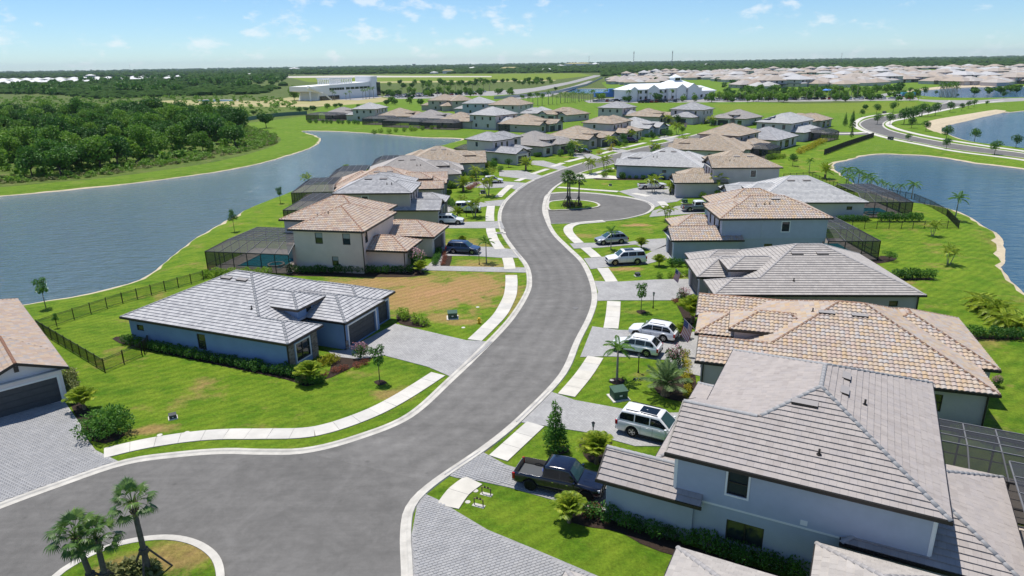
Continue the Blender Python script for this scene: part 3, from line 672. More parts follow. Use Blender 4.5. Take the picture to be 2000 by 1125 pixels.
C_TERRA = mat('cap_rust', (.27,.145,.095), .85, noise_amt=.25, noise_scale=3); C_SAND = mat('cap_sand', (.40,.31,.23), .85, noise_amt=.2, noise_scale=3); C_PALE = mat('cap_pale', (.50,.50,.50), .85, noise_amt=.12, noise_scale=3)
ROOFS = {'grey': (T_GREY, C_GREY, 'flat'), 'white': (T_WHITE, C_PALE, 'flat'), 'beige': (T_BEIGE, C_GREY, 'flat'), 'mush': (T_BEIGE2, C_BEIGE, 'flat'), 'tan': (T_TAN, C_TAN, 's'), 'terra': (T_TERRA, C_TERRA, 's'), 'sand': (T_SAND, C_SAND, 's')}

def clip(poly, a, b, c):
    """keep the side a*x+b*y<=c of a list of (x,y)"""
    out = []
    for i in range(len(poly)):
        p, q = poly[i], poly[(i+1) % len(poly)]; dp = a*p[0]+b*p[1]-c; dq = a*q[0]+b*q[1]-c
        if dp <= 0: out.append(p)
        if (dp < 0 < dq) or (dq < 0 < dp): t = dp/(dp-dq); out.append((p[0]+(q[0]-p[0])*t, p[1]+(q[1]-p[1])*t))
    return out

class Block:
    def __init__(s, u0, u1, v0, v1, ze, kind='hip', pitch=.42, ov=.45, wall=None, siding=None, base=0.0, bare='', sx=0.0):
        s.sx = sx
        s.u0, s.u1, s.v0, s.v1, s.ze, s.kind, s.pitch, s.ov, s.wall, s.siding, s.base, s.bare = u0, u1, v0, v1, ze, kind, pitch, ov, wall, siding, base, bare
        s.open = {'s': [], 'n': [], 'w': [], 'e': []}
    def h(s, u, v):
        if s.kind == 'hip': d = min(u-s.u0, s.u1-u, v-s.v0, s.v1-v)
        elif s.kind == 'gu': d = min(v-s.v0, s.v1-v)
        else: d = min(u-s.u0, s.u1-u)
        return s.ze + s.pitch*d
    def covers(s, u, v, z):
        e = s.ov+.02 if z < s.ze-.05 else .03
        if not (s.u0+e < u < s.u1-e and s.v0+e < v < s.v1-e) or z < s.base: return False
        return s.h(u, v) > z+.03
    def flush(s, u, v, z, tol=.06):
        """true where this roof runs on in the same plane, or above"""
        return s.u0+.04 < u < s.u1-.04 and s.v0+.04 < v < s.v1-.04 and z > s.ze-.1 and s.h(u, v) > z-tol
    def faces(s):
        u0,u1,v0,v1,z,p = s.u0,s.u1,s.v0,s.v1,s.ze,s.pitch; W, D = u1-u0, v1-v0
        if s.kind == 'hip':
            if W >= D:
                r = D/2; zr = z+p*r; a, b = (u0+r, v0+r, zr), (u1-r, v0+r, zr)
                return [[(u0,v0,z),(u1,v0,z),b,a], [(u1,v1,z),(u0,v1,z),a,b], [(u0,v1,z),(u0,v0,z),a], [(u1,v0,z),(u1,v1,z),b]], [(a,b,'r'),((u0,v0,z),a,'h'),((u0,v1,z),a,'h'),((u1,v0,z),b,'h'),((u1,v1,z),b,'h')]
            r = W/2; zr = z+p*r; a, b = (u0+r, v0+r, zr), (u0+r, v1-r, zr)
            return [[(u0,v1,z),(u0,v0,z),a,b], [(u1,v0,z),(u1,v1,z),b,a], [(u0,v0,z),(u1,v0,z),a], [(u1,v1,z),(u0,v1,z),b]], [(a,b,'r'),((u0,v0,z),a,'h'),((u1,v0,z),a,'h'),((u0,v1,z),b,'h'),((u1,v1,z),b,'h')]
        if s.kind == 'gu':
            r = D/2; zr = z+p*r; a, b = (u0, v0+r, zr), (u1, v0+r, zr)
            return [[(u0,v0,z),(u1,v0,z),b,a], [(u1,v1,z),(u0,v1,z),a,b]], [(a,b,'r')]
        r = W/2; zr = z+p*r; a, b = (u0+r, v0, zr), (u0+r, v1, zr)
        return [[(u0,v1,z),(u0,v0,z),a,b], [(u1,v0,z),(u1,v1,z),b,a]], [(a,b,'r')]

CAMP = Vector((0, 0, CAM_H))
class House:
    def __init__(s, name, label, a, b, z, blocks, roof, wall, vside=1, lod=1, cat='house', group=None, a_is_corner=True):
        """a, b: plan points of the street end and the back end of the eave that faces the camera"""
        s.O = Vector((a.x, a.y)); d = Vector((b.x-a.x, b.y-a.y)); s.u = d.normalized(); s.v = Vector((-s.u.y, s.u.x))*vside
        s.flip = vside < 0; s.blocks = blocks; s.wall = wall; s.lod = lod; s.roof = ROOFS[roof]
        c = blocks[0]; base = s.O + s.u*((c.u0+c.u1)/2) + s.v*((c.v0+c.v1)/2); s.base = Vector((base.x, base.y, 0))
        s.e = empty(name, s.base, 0, label, cat, group)
    def T(s, u, v, z):
        p = s.O + s.u*u + s.v*v; return Vector((p.x-s.base.x, p.y-s.base.y, z))
    def W(s, u, v, z): return s.T(u, v, z) + s.base
    def part(s, name, mb, mats, parent=None, smooth=False):
        return link(name, mb.mesh(name, mats, smooth, s.flip), parent or s.e)
    def build(s):
        for i, b in enumerate(s.blocks):
            k = .004*i; b.u0 -= k; b.u1 += k; b.v0 -= k; b.v1 += k; b.ze += .003*i
        s.walls(); s.roofs(); s.eaves(); return s
    # -- walls with real openings
    def walls(s):
        groups = {}
        for bi, b in enumerate(s.blocks):
            o = b.ov; x0, x1, y0, y1 = b.u0+o, b.u1-o, b.v0+o, b.v1-o; ztop = b.ze-.02
            wm = b.wall or s.wall; mb = groups.setdefault(wm, MB())
            sides = {'s': (lambda q, d, z: s.T(x0-b.sx+q, y0+d, z), x1-x0+b.sx), 'n': (lambda q, d, z: s.T(x1-q, y1-d, z), x1-x0),
                     'e': (lambda q, d, z: s.T(x1-d, y0+q, z), y1-y0), 'w': (lambda q, d, z: s.T(x0+d, y1-q, z), y1-y0)}
            for sd, (f, Lg) in sides.items():
                if sd in b.bare: continue
                ops = []
                for (c, wd, z0, z1, st) in b.open[sd]:
                    q = c*Lg if abs(c) <= 1 else c
                    if sd in 'nw': q = Lg-q
                    if q-wd/2 < .1 or q+wd/2 > Lg-.1: continue
                    ops.append((q-wd/2, q+wd/2, z0, z1, st))
                xs = sorted({0, Lg, *[v for op in ops for v in op[:2]]}); zz = sorted({b.base, ztop, *[v for op in ops for v in op[2:4]]})
                for i in range(len(xs)-1):
                    for j in range(len(zz)-1):
                        cx, cz = (xs[i]+xs[i+1])/2, (zz[j]+zz[j+1])/2
                        if any(op[0] < cx < op[1] and op[2] < cz < op[3] for op in ops): continue
                        mb.face((f(xs[i],0,zz[j]), f(xs[i+1],0,zz[j]), f(xs[i+1],0,zz[j+1]), f(xs[i],0,zz[j+1])))
                for (a, c, z0, z1, st) in ops: s.opening(mb, f, a, c, z0, z1, st)
                # gable end
                if (b.kind == 'gu' and sd in 'we') or (b.kind == 'gv' and sd in 'sn'):
                    hh = b.pitch*(Lg/2+o)-.06; off = b.pitch*o-.06
                    mb.face((f(0,0,ztop), f(Lg,0,ztop), f(Lg,0,ztop+off), f(Lg/2,0,ztop+hh), f(0,0,ztop+off)))
                    if s.lod < 3 and Lg > 4:
                        v = MB(); v.box(Lg/2-.16, Lg/2+.16, -.05, -.002, ztop+hh*.42, ztop+hh*.42+.5, T=lambda x,y,z: f(x,y,z)); s.part('gable_vent', v, M_DFRAME)
                # lap siding on the upper storey
                if b.siding and sd in b.siding[1]:
                    sb = MB(); zq = b.siding[0]; trim = .14
                    while zq < ztop-.05:
                        zt = min(zq+.19, ztop)
                        segs = [(trim, Lg-trim)]
                        for (a, c, z0, z1, st) in ops:
                            if z0-.13 < (zq+zt)/2 < z1+.13: segs = [t for (p, q) in segs for t in ((p, min(q, a-.13)), (max(p, c+.13), q)) if t[1]-t[0] > .05]
                        for (p, q) in segs:
                            sb.face((f(p,-.045,zq), f(q,-.045,zq), f(q,-.012,zt), f(p,-.012,zt))); sb.face((f(p,0,zq), f(q,0,zq), f(q,-.045,zq), f(p,-.045,zq)))
                        zq = zt
                    tag(s.part('siding', sb, M_SIDING), kind='stuff')
                    cb = MB()
                    for p in (0, Lg-trim): cb.box(p, p+trim, -.055, -.002, b.siding[0]-.05, ztop, T=lambda x,y,z: f(x,y,z))
                    cb.box(trim, Lg-trim, -.05, -.003, b.siding[0]-.12, b.siding[0]-.002, T=lambda x,y,z: f(x,y,z))
                    s.part('corner_board', cb, M_TRIM if s.lod == 0 else M_SIDING)
        for wm, mb in groups.items(): s.part('wall', mb, wm)
    def opening(s, mb, f, a, c, z0, z1, st):
        dp = .13 if st != 'garage' else .25
        for q in (((a,0,z0),(a,dp,z0),(a,dp,z1),(a,0,z1)), ((c,dp,z0),(c,0,z0),(c,0,z1),(c,dp,z1)), ((a,0,z1),(a,dp,z1),(c,dp,z1),(c,0,z1)), ((a,dp,z0),(a,0,z0),(c,0,z0),(c,dp,z0))):
            mb.face([f(*p) for p in q])
        F = lambda x, y, z: f(x, y, z)
        if st.startswith('garage'):
            g = MB(); g.face((f(a,dp,z0),f(c,dp,z0),f(c,dp,z1),f(a,dp,z1))); gm_ = M_GLIGHT if st.endswith('w') else M_GDARK
            o = s.part('garage_door', g, gm_); rows = 4; hh = (z1-z0)/rows
            if s.lod < 2:
                for r in range(rows):
                    p = MB(); p.box(a+.02, c-.02, dp-.055, dp-.003, z0+r*hh+.012, z0+(r+1)*hh-.012, T=F); n = max(2, round((c-a)/.62)); wv = (c-a-.04)/n
                    for k in range(n): p.box(a+.02+k*wv+.05, a+.02+(k+1)*wv-.05, dp-.07, dp-.0551, z0+r*hh+.09, z0+(r+1)*hh-.09, T=F)
                    s.part('panel', p, gm_, o)
            t = MB()
            for q in ((a-.16,a-.002,z0,z1+.16),(c+.002,c+.16,z0,z1+.16),(a-.002,c+.002,z1+.002,z1+.16)): t.box(q[0],q[1],-.035,-.002,q[2],q[3],T=F)
            s.part('door_trim', t, M_TRIM); return
        if st == 'door':
            g = MB(); g.box(a,c,dp-.05,dp,z0,z1,T=F)
            for k in (.1,.55): g.box(a+.12,c-.12,dp-.07,dp-.0501,z0+(z1-z0)*k,z0+(z1-z0)*(k+.35),T=F)
            s.part('door', g, M_GDARK); return
        fr = MB(); t = .055; fm = M_DFRAME
        for q in ((a,a+t,z0,z1),(c-t,c,z0,z1),(a+t,c-t,z0,z0+t),(a+t,c-t,z1-t,z1)): fr.box(q[0],q[1],.03,.10,q[2],q[3],T=F)
        if 'd' in st: fr.box((a+c)/2-.03,(a+c)/2+.03,.035,.098,z0+t,z1-t,T=F)
        if 'g' in st:
            for k in (.25,.75): fr.box(a+(c-a)*k-.012,a+(c-a)*k+.012,.045,.094,z0+t,z1-t,T=F)
        if 'h' in st: fr.box(a+t,c-t,.034,.099,(z0+z1)/2-.03,(z0+z1)/2+.03,T=F)
        o = s.part('window', fr, fm)
        g = MB(); g.face((f(a+t,.095,z0+t),f(c-t,.095,z0+t),f(c-t,.095,z1-t),f(a+t,.095,z1-t)), 0); s.part('pane', g, M_GLASS, o)
        if 'b' in st:       # a blind drawn over the upper part, just behind the glass line
            bl_ = MB(); bl_.face((f(a+t,.09,z0+(z1-z0)*.55),f(c-t,.09,z0+(z1-z0)*.55),f(c-t,.09,z1-t),f(a+t,.09,z1-t))); s.part('blind', bl_, M_BLIND, o)
        if 't' in st:
            tr = MB()
            for q in ((a-.11,a-.002,z0-.11,z1+.11),(c+.002,c+.11,z0-.11,z1+.11),(a-.002,c+.002,z1+.002,z1+.11),(a-.002,c+.002,z0-.11,z0-.002)): tr.box(q[0],q[1],-.05,-.002,q[2],q[3],T=F)
            s.part('window_trim', tr, M_TRIM, o)
    # -- roofs of single tiles
    def roofs(s):
        tile_m, cap_m, style = s.roof; deck = MB(); rest = MB(); full = []; caps = []
        if s.lod >= 2: Wt, E, N_ = (1.1, .40, 1)
        elif style == 's': Wt, E, N_ = (.36, .40, 4 if s.lod < 2 else 1)
        else: Wt, E, N_ = (.36, .38, 1)
        th = .064 if style == 'flat' else .06
        prof = [0, .05, .085, .05, 0] if (style == 's' and s.lod < 2) else [.012, .012]
        for bi, b in enumerate(s.blocks):
            fs, ridges = b.faces()
            for poly in fs:
                deck.face([s.T(*p) for p in poly])
                p, q = Vector(poly[0]), Vector(poly[1]); Lg = (q-p).length; ud = (q-p)/Lg
                top = Vector(poly[2]); w_ = top-p; w_ -= ud*w_.dot(ud); sd = w_.normalized(); slope = w_.length
                P2 = [((Vector(x)-p).dot(ud), (Vector(x)-p).dot(sd)) for x in poly]
                hp = []
                for i in range(len(P2)):
                    (x0,y0),(x1,y1) = P2[i], P2[(i+1)%len(P2)]; hp.append((y1-y0, -(x1-x0), (y1-y0)*x0-(x1-x0)*y0))
                nrm = ud.cross(sd); rows = int(math.ceil(slope/E)); th_r = th
                for r in range(rows):
                    b0, b1 = r*E, min((r+1)*E, slope); a0 = -Wt*(.5 if (r % 2 and style == 'flat') else 0) - (random.uniform(0,Wt) if s.lod >= 2 else 0)
                    xs = [x for i in range(len(P2)) for x in [None]]
                    # extent of the face at this height
                    lo, hi = 1e9, -1e9
                    for yy in (b0, b1):
                        for i in range(len(P2)):
                            (x0,y0),(x1,y1) = P2[i], P2[(i+1)%len(P2)]
                            if (y0-yy)*(y1-yy) <= 0 and abs(y1-y0) > 1e-9: x = x0+(x1-x0)*(yy-y0)/(y1-y0); lo = min(lo,x); hi = max(hi,x)
                            elif abs(y1-y0) <= 1e-9 and abs(y0-yy) < 1e-6: lo = min(lo,x0,x1); hi = max(hi,x0,x1)
                    k0 = int(math.floor((lo-a0)/Wt)); k1 = int(math.ceil((hi-a0)/Wt))
                    for k in range(k0, k1):
                        A, B = a0+k*Wt, a0+(k+1)*Wt; gx = .0025 if style == 'flat' and s.lod < 2 else 0
                        c3 = p+ud*((A+B)/2)+sd*((b0+b1)/2)
                        if any(o is not b and o.covers(c3.x, c3.y, c3.z) for o in s.blocks): 
                            c4 = [p+ud*x+sd*y for x in (A,B) for y in (b0,b1)]
                            if all(any(o is not b and o.covers(w.x,w.y,w.z) for o in s.blocks) for w in c4): continue
                        if any(all(o.flush(w.x,w.y,w.z,.02) for w in (p+ud*x+sd*y for x in (A+.02,B-.02) for y in (b0+.02,b1-.02))) for o in s.blocks[:bi]): continue
                        inn = all(al*x+be*y <= ga+1e-6 for (al,be,ga) in hp for (x,y) in ((A,b0),(B,b0),(B,b1),(A,b1))) and b1-b0 > E-.001
                        t = random.uniform(.01,1)
                        if s.lod == 0 and inn:
                            full.append((p+ud*A+sd*b0, ud, sd, nrm, t)); continue
                        for j in range(N_):
                            xa, xb = A+(B-A)*j/N_+(gx if j == 0 else 0), A+(B-A)*(j+1)/N_-(gx if j == N_-1 else 0)
                            pl = [(xa,b0),(xb,b0),(xb,b1),(xa,b1)]
                            if not inn:
                                for (al,be,ga) in hp:
                                    pl = clip(pl, al, be, ga)
                                    if len(pl) < 3: break
                                if len(pl) < 3: continue
                            h0, h1 = prof[min(j,len(prof)-2)], prof[min(j+1,len(prof)-1)]
                            def hgt(x, y): return h0+(h1-h0)*(x-xa)/max(1e-6,xb-xa)+.004+th*(1-(y-b0)/E)
                            def P3(x, y, z): return s.T(*(p+ud*x+sd*y+nrm*z))
                            rest.face([P3(x,y,hgt(x,y)) for x,y in pl], 0, t)
                            lowe = [x for x,y in pl if abs(y-b0) < 1e-5]
                            if len(lowe) >= 2:
                                l, r_ = min(lowe), max(lowe); rest.face((P3(l,b0,0),P3(r_,b0,0),P3(r_,b0,hgt(r_,b0)),P3(l,b0,hgt(l,b0))), 0, t*.999)
            for (a, c, kd) in ridges:
                a, c = Vector(a), Vector(c); Lg = (c-a).length
                if Lg < .15: continue
                n = max(1, int(Lg/.40)); d = (c-a)/Lg; st = Lg/n
                for k in range(n):
                    m = a+d*(st*(k+.5))
                    if any(o is not b and o.flush(m.x,m.y,m.z) for o in s.blocks): continue
                    caps.append((a+d*(st*k), d, st))
        roof = s.part('roof', deck, M_DECK)
        # nearest whole tiles become objects of their own
        if full:
            full.sort(key=lambda f: (s.W(*f[0])-CAMP).length); protos = []
            for k in range(12):
                m = MB(); t = (k+.5)/12
                for j in range(N_):
                    xa, xb = Wt*j/N_+(.0025 if j == 0 and style=='flat' else 0), Wt*(j+1)/N_-(.0025 if j == N_-1 and style=='flat' else 0); h0, h1 = prof[min(j,len(prof)-2)], prof[min(j+1,len(prof)-1)]
                    m.face(((xa,0,h0+.004+th),(xb,0,h1+.004+th),(xb,E,h1+.004),(xa,E,h0+.004)),0,t); m.face(((xa,0,0),(xb,0,0),(xb,0,h1+.004+th),(xa,0,h0+.004+th)),0,t)
                protos.append(m.mesh('roof_tile', tile_m))
            mm = MB()
            for i, (o3, ud, sd, nrm, t) in enumerate(full):
                ww = s.T(*o3); X = s.T(*(o3+ud))-ww; Y = s.T(*(o3+sd))-ww; Z = s.T(*(o3+nrm))-ww
                if X.cross(Y).dot(Z) < 0: ww = ww+X*Wt; X = -X
                if i < 300:
                    ob = link('roof_tile', protos[int(t*11.99)], roof); tilt = random.uniform(-.004,.008)
                    ob.matrix_local = Matrix(((X.x,Y.x,Z.x,ww.x+Z.x*tilt),(X.y,Y.y,Z.y,ww.y+Z.y*tilt),(X.z,Y.z,Z.z,ww.z+Z.z*tilt),(0,0,0,1)))
                else:
                    jz = random.uniform(-.003,.006)
                    for j in range(N_):
                        xa, xb = Wt*j/N_+(.0025 if j == 0 and style=='flat' else 0), Wt*(j+1)/N_-(.0025 if j == N_-1 and style=='flat' else 0); h0, h1 = prof[min(j,len(prof)-2)]+jz, prof[min(j+1,len(prof)-1)]+jz
                        Q = lambda x,y,z: ww+X*x+Y*y+Z*z
                        mm.face((Q(xa,0,h0+.004+th),Q(xb,0,h1+.004+th),Q(xb,E,h1+.004),Q(xa,E,h0+.004)),0,t); mm.face((Q(xa,0,0),Q(xb,0,0),Q(xb,0,h1+.004+th),Q(xa,0,h0+.004+th)),0,t)
            if mm.f: tag(link('roof_tile_field', mm.mesh('roof_tile_field', tile_m), roof), kind='stuff')
        if rest.f: tag(s.part('roof_tile_edging' if full else 'roof_tile_field', rest, tile_m, roof), kind='stuff')
        if s.lod >= 3: return
        def capmesh(ln):
            m = MB(); seg = 6; r0, r1 = .135, .12
            for x, r, up in ((0, r0, .022), (ln, r1, .008)):
                for k in range(seg+1):
                    a = math.pi*k/seg; m.v.append((x, math.cos(a)*r, math.sin(a)*r*.75+up))
            for k in range(seg): m.idx((k, k+1, seg+2+k, seg+1+k))
            m.idx(tuple(range(seg, -1, -1))); return m
        single = capmesh(.42).mesh('ridge_cap', cap_m, True) if s.lod == 0 else None; cm = MB(); proto = capmesh(.42)
        for (o3, d, st) in caps:
            ww = s.T(*o3); X = (s.T(*(o3+d))-ww); Z = Vector((0,0,1)); Y = Z.cross(X).normalized(); Z = X.cross(Y).normalized()
            M = Matrix(((X.x,Y.x,Z.x,ww.x),(X.y,Y.y,Z.y,ww.y),(X.z,Y.z,Z.z,ww.z),(0,0,0,1)))
            if s.lod == 0: ob = link('ridge_cap', single, roof); ob.matrix_local = M
            else: cm.add(proto, M)
        if cm.f: tag(link('ridge_cap_row', cm.mesh('ridge_cap_row', cap_m, False), roof), kind='stuff')
    # -- gutters, soffits, rakes
    def eaves(s):
        gm_, sm = MB(), MB()
        for b in s.blocks:
            z = b.ze; u0,u1,v0,v1 = b.u0,b.u1,b.v0,b.v1; t = .09; hh = .17
            hip = b.kind == 'hip'
            if hip or b.kind == 'gu':
                gm_.box(u0-t,u1+t,v0-t,v0,z-hh,z+.03,T=s.T); gm_.box(u0-t,u1+t,v1,v1+t,z-hh,z+.03,T=s.T)
            if hip or b.kind == 'gv':
                e = 0 if hip else t
                gm_.box(u0-t,u0,v0-e,v1+e,z-hh,z+.03,T=s.T); gm_.box(u1,u1+t,v0-e,v1+e,z-hh,z+.03,T=s.T)
            if b.kind == 'gu':
                r = (v1-v0)/2; zr = z+b.pitch*r
                for u in (u0-.02, u1+.02):
                    for (va, vb) in ((v0,v0+r),(v1,v0+r)):
                      if not any(o is not b and (o.flush(u,(va+vb)/2,(z+zr)/2,.1) or o.covers(u,(va+vb)/2,(z+zr)/2)) for o in s.blocks): gm_.beam(s.T(u,va,z-.03), s.T(u,vb,zr-.03), .035, r2=.11)
            if b.kind == 'gv':
                r = (u1-u0)/2; zr = z+b.pitch*r
                for v in (v0-.02, v1+.02):
                    for (ua, ub) in ((u0,u0+r),(u1,u0+r)): gm_.beam(s.T(ua,v,z-.03), s.T(ub,v,zr-.03), .035, r2=.11)
            o = b.ov-.01
            for q in ((u0,u1,v0,v0+o),(u0,u1,v1-o,v1),(u0,u0+o,v0+o,v1-o),(u1-o,u1,v0+o,v1-o)): sm.box(q[0],q[1],q[2],q[3],z-.06,z-.025,T=s.T)
        s.part('gutter', gm_, M_FASCIA); s.part('soffit', sm, M_SOFFIT)
    def downspout(s, u, v, z):
        m = MB(); m.box(u-.05,u+.05,v-.05,v+.05,.1,z,T=s.T); m.box(u-.05,u+.05,v-.28,v-.05,.1,.19,T=s.T); s.part('downspout', m, M_FASCIA)
    def on_roof(s, u, v): return max(b.h(u, v) for b in s.blocks if b.u0 < u < b.u1 and b.v0 < v < b.v1)
    def vent(s, u, v, along='u', wd=1.25):
        b = max((b for b in s.blocks if b.u0 < u < b.u1 and b.v0 < v < b.v1), key=lambda b: b.h(u, v)); m = MB()
        du = (b.h(u+.3,v)-b.h(u-.3,v))/.6; dv = (b.h(u,v+.3)-b.h(u,v-.3))/.6; z = b.h(u,v)
        a, c = (wd/2, .24) if along == 'u' else (.24, wd/2)
        def Q(x, y, h): return s.T(u+x, v+y, z+du*x+dv*y+.05+h)
        lo = [Q(-a,-c,0),Q(a,-c,0),Q(a,c,0),Q(-a,c,0)]
        # taller on the downhill edge
        hh = lambda x, y: .17 if (du*x+dv*y) < 0 else .05
        up = [Q(x,y,hh(x,y)) for x,y in ((-a,-c),(a,-c),(a,c),(-a,c))]
        m.v = [tuple(p) for p in lo+up]; m.idx((4,5,6,7),0)
        for i in range(4): m.idx((i,(i+1)%4,4+(i+1)%4,4+i),1)
        s.part('roof_vent', m, [s.roof[0] if False else M_VENT, M_FASCIA])
    def pipe(s, u, v):
        z = s.on_roof(u, v); m = MB(); m.tube([s.T(u,v,z-.05), s.T(u,v,z+.38)], .06, 8); m.tube([s.T(u,v,z+.02), s.T(u,v,z+.10)], .13, 8); s.part('vent_pipe', m, M_FASCIA)
M_VENT = mat('painted_vent', (.30,.28,.27), .7); M_BLIND = mat('window_blind', (.32,.36,.36), .8)
def win(b, side, *specs):
    for sp in specs: b.open[side].append(sp)
def ppt(px, z): return G(px[0], px[1], z)

def plan_a(L=21.2, D=15.8, g0=-.8, ze=2.95, gar='garage', winstyle='h', end='hip'):
    """one storey: long hipped body, front room, entry tower, two-car and one-car garage wings"""
    k = D/15.8
    main = Block(2.7, L, 0, D, ze); room = Block(0, 9, 0, 4.9*k, ze, 'hip' if end == 'hip' else 'gu'); tower = Block(2.5, 9.5, 4.7*k, 9.1*k, ze+1.25, base=1.5)
    g1 = Block(g0, 9, 6.1*k, 12.9*k, ze, 'hip' if end == 'hip' else 'gu'); g2 = Block(g0+.55, 9, 9.6*k, 15.9*k, ze)
    win(main, 's', (7.4, 1.0, .75, 2.3, winstyle), (15.2, .9, 1.6, 2.2, '')); win(room, 's', (6.2, .85, 1.5, 2.15, ''))
    win(main, 'e', (.2, 1.6, .4, 2.4, 'd'), (.5, 3.2, .2, 2.4, 'dg'), (.8, 1.6, .4, 2.4, 'd')); win(main, 'n', (.3, 1.0, .9, 2.3, winstyle), (.7, 1.0, .9, 2.3, winstyle))
    win(room, 'w', (.5, 1.9, .6, 2.3, 'dht')); win(tower, 'w', (.5, .8, ze+.35, ze+1.0, '')); win(g1, 'w', (.5, 4.7, .03, 2.25, gar)); win(g2, 'w', (.72, 2.5, .03, 2.2, gar))
    return [main, room, tower, g1, g2]
def plan_b(L=21.2, D=16, ze=2.95, gar='garage'):
    """one storey, gabled front room and gabled garage, lanai roof behind"""
    k = D/16
    main = Block(2.9, L, 0, D, ze); room = Block(-.1, 9, .0, 5.3*k, ze, 'gu'); tower = Block(2.3, 9.5, 4.6*k, 9.4*k, ze+1.25, base=1.5)
    g1 = Block(-.5, 10, 6.0*k, 11.6*k, ze); g2 = Block(-.75, 9, 10.6*k, 16.3*k, ze, 'gu'); lan = Block(L-9.5, L+1.3, 4.6*k, 16.2*k, ze)
    win(main, 's', (.25, 1.0, .9, 2.3, 'h'), (.5, .9, 1.5, 2.1, ''), (.8, 1.1, .9, 2.3, 'h')); win(room, 'w', (.5, 1.9, .6, 2.3, 'dht')); win(g1, 'w', (.5, 3.9, .03, 2.25, gar)); win(g2, 'w', (.5, 2.6, .03, 2.2, gar))
    win(lan, 'e', (.3, 2.4, .2, 2.4, 'd'), (.7, 2.4, .2, 2.4, 'd')); win(tower, 'w', (.5, .8, ze+.35, ze+1.0, ''))
    return [main, room, tower, g1, g2, lan]
def plan_c(L=14.6, D=10.2, D2=15.8, ze=5.75, g=-6.6, gable=False, siding=None, gar='garage'):
    """two storeys over a projecting garage and an entry wing"""
    m1 = Block(0, L, 0, D, ze, siding=siding); m2 = Block(1.2, L-1.5, D-4.2, D2, ze, siding=None); fr = Block(-.25, 6, 0, min(8.4, D), ze, 'gu' if gable else 'hip', siding=siding)
    gr = Block(g, 3, -.5, 5.6, 2.95, 'gu'); en = Block(-4.9, 3, 6.4, D2-3, 2.95)
    win(m1, 's', (.60, 1.0, 3.9, 5.2, 'ht'), (.3, .9, .9, 2.2, 'h'), (.45, 1.1, 1.3, 2.2, 'd'), (.8, 1.1, .9, 2.3, 'h')); win(m1, 'e', (.25, 1.3, 3.8, 5.2, 'd'), (.75, 1.3, 3.8, 5.2, 'd'), (.5, 3.2, .2, 2.4, 'dg'))
    win(fr, 'w', (.18, .8, 3.8, 5.2, 'h'), (.5, .8, 3.8, 5.2, 'h'), (.8, .8, 3.8, 5.2, 'h')); win(m2, 'w', (.75, 1.2, 3.8, 5.2, 'd')); win(m2, 'e', (.4, 1.3, 3.8, 5.2, 'd'), (.8, 2.4, .2, 2.4, 'd')); win(m2, 'n', (.3, 1.0, 3.8, 5.2, 'h'), (.7, 1.0, 3.8, 5.2, 'h'))
    win(gr, 'w', (.5, 3.6, .03, 2.3, gar)); win(en, 'w', (.5, 1.1, .03, 2.4, 'door'), (.85, .9, .9, 2.3, 'h'))
    return [m1, m2, fr, gr, en]
def plan_d(L=13, D=11, ze=5.75, low='w', gar='garage'):
    """two-storey hipped box with a one-storey porch or lanai block"""
    m1 = Block(0, L, 0, D, ze); lo = Block(-5, 4, 1.5, D-2, 2.95) if low == 'w' else Block(L-4, L+4, 1.0, D-2, 2.95); fr = Block(-.3, L*.6, D*.35, D+.4, ze)
    win(m1, 's', (.2, 1.0, 3.8, 5.2, 'h'), (.5, .9, 3.9, 5.0, 'h'), (.8, 1.0, 3.8, 5.2, 'h'), (.3, 1.1, .9, 2.3, 'd'), (.75, 1.1, .9, 2.3, 'd')); win(m1, 'w', (.2, .9, 3.8, 5.2, 'h')); win(m1, 'e', (.15, 1.1, 3.8, 5.2, 'h'), (.5, 1.1, 3.8, 5.2, 'h'), (.85, 1.1, 3.8, 5.2, 'h'))
    win(fr, 'w', (.3, 1.0, 3.8, 5.2, 'h'), (.75, 1.0, 3.8, 5.2, 'h')); win(lo, 'w' if low == 'w' else 'e', (.5, 4.2 if low == 'w' else 2.6, .03, 2.3, gar if low == 'w' else 'd'))
    return [m1, fr, lo]

# ---- the houses nearest the camera
LBL = {}
def H_(name, label, apx, bpx, z, blocks, roof, wall, vside=1, lod=1, length=None, group=None):
    a, b = ppt(apx, z), ppt(bpx, z)
    h = House(name, label, a, b, z, blocks, roof, wall, vside, lod, 'house', group); return h
# beige two-storey with white-trimmed windows (bottom right)
bl1 = [Block(.66, 13.26, 0, 15.9, 5.6, pitch=.43, siding=(2.95, 'sew'), sx=.71), Block(-.05, 6.5, 0, 7.0, 5.6, 'gu', pitch=.43, siding=(2.95, 'w'), bare='se'), Block(-3.95, 2, -.12, 3.2, 2.85, 'gu', pitch=.75), Block(-1.5, 3, 3.4, 15, 2.85), Block(9, 16.9, .0, 10.2, 2.9)]
win(bl1[0], 's', (3.35, 1.05, 3.75, 5.2, 'ht'), (3.95, 1.95, .85, 2.15, 'd')); win(bl1[3], 'w', (.6, 4.8, .03, 2.3, 'garage')); win(bl1[2], 'w', (.5, 2.0, .03, 2.2, 'garage'))
win(bl1[0], 'e', (.3, 1.2, 3.8, 5.2, 'ht'), (.7, 1.2, 3.8, 5.2, 'ht')); win(bl1[4], 'e', (.3, 2.2, .2, 2.4, 'd'))
R1 = H_('house', 'large two-storey grey house with beige flat-tiled hip roof and lap siding upstairs', (1303,885), (1858,1019), 5.6, bl1, 'beige', W_BGREY, 1, 0)
R1.build(); R1.vent(6.3, 4.9, 'u', 1.35); R1.vent(8.2, 7.3, 'v', 1.0); R1.vent(8.2, 9.4, 'v', 1.0); R1.pipe(7.4, 1.9); R1.pipe(9.3, 7.0)
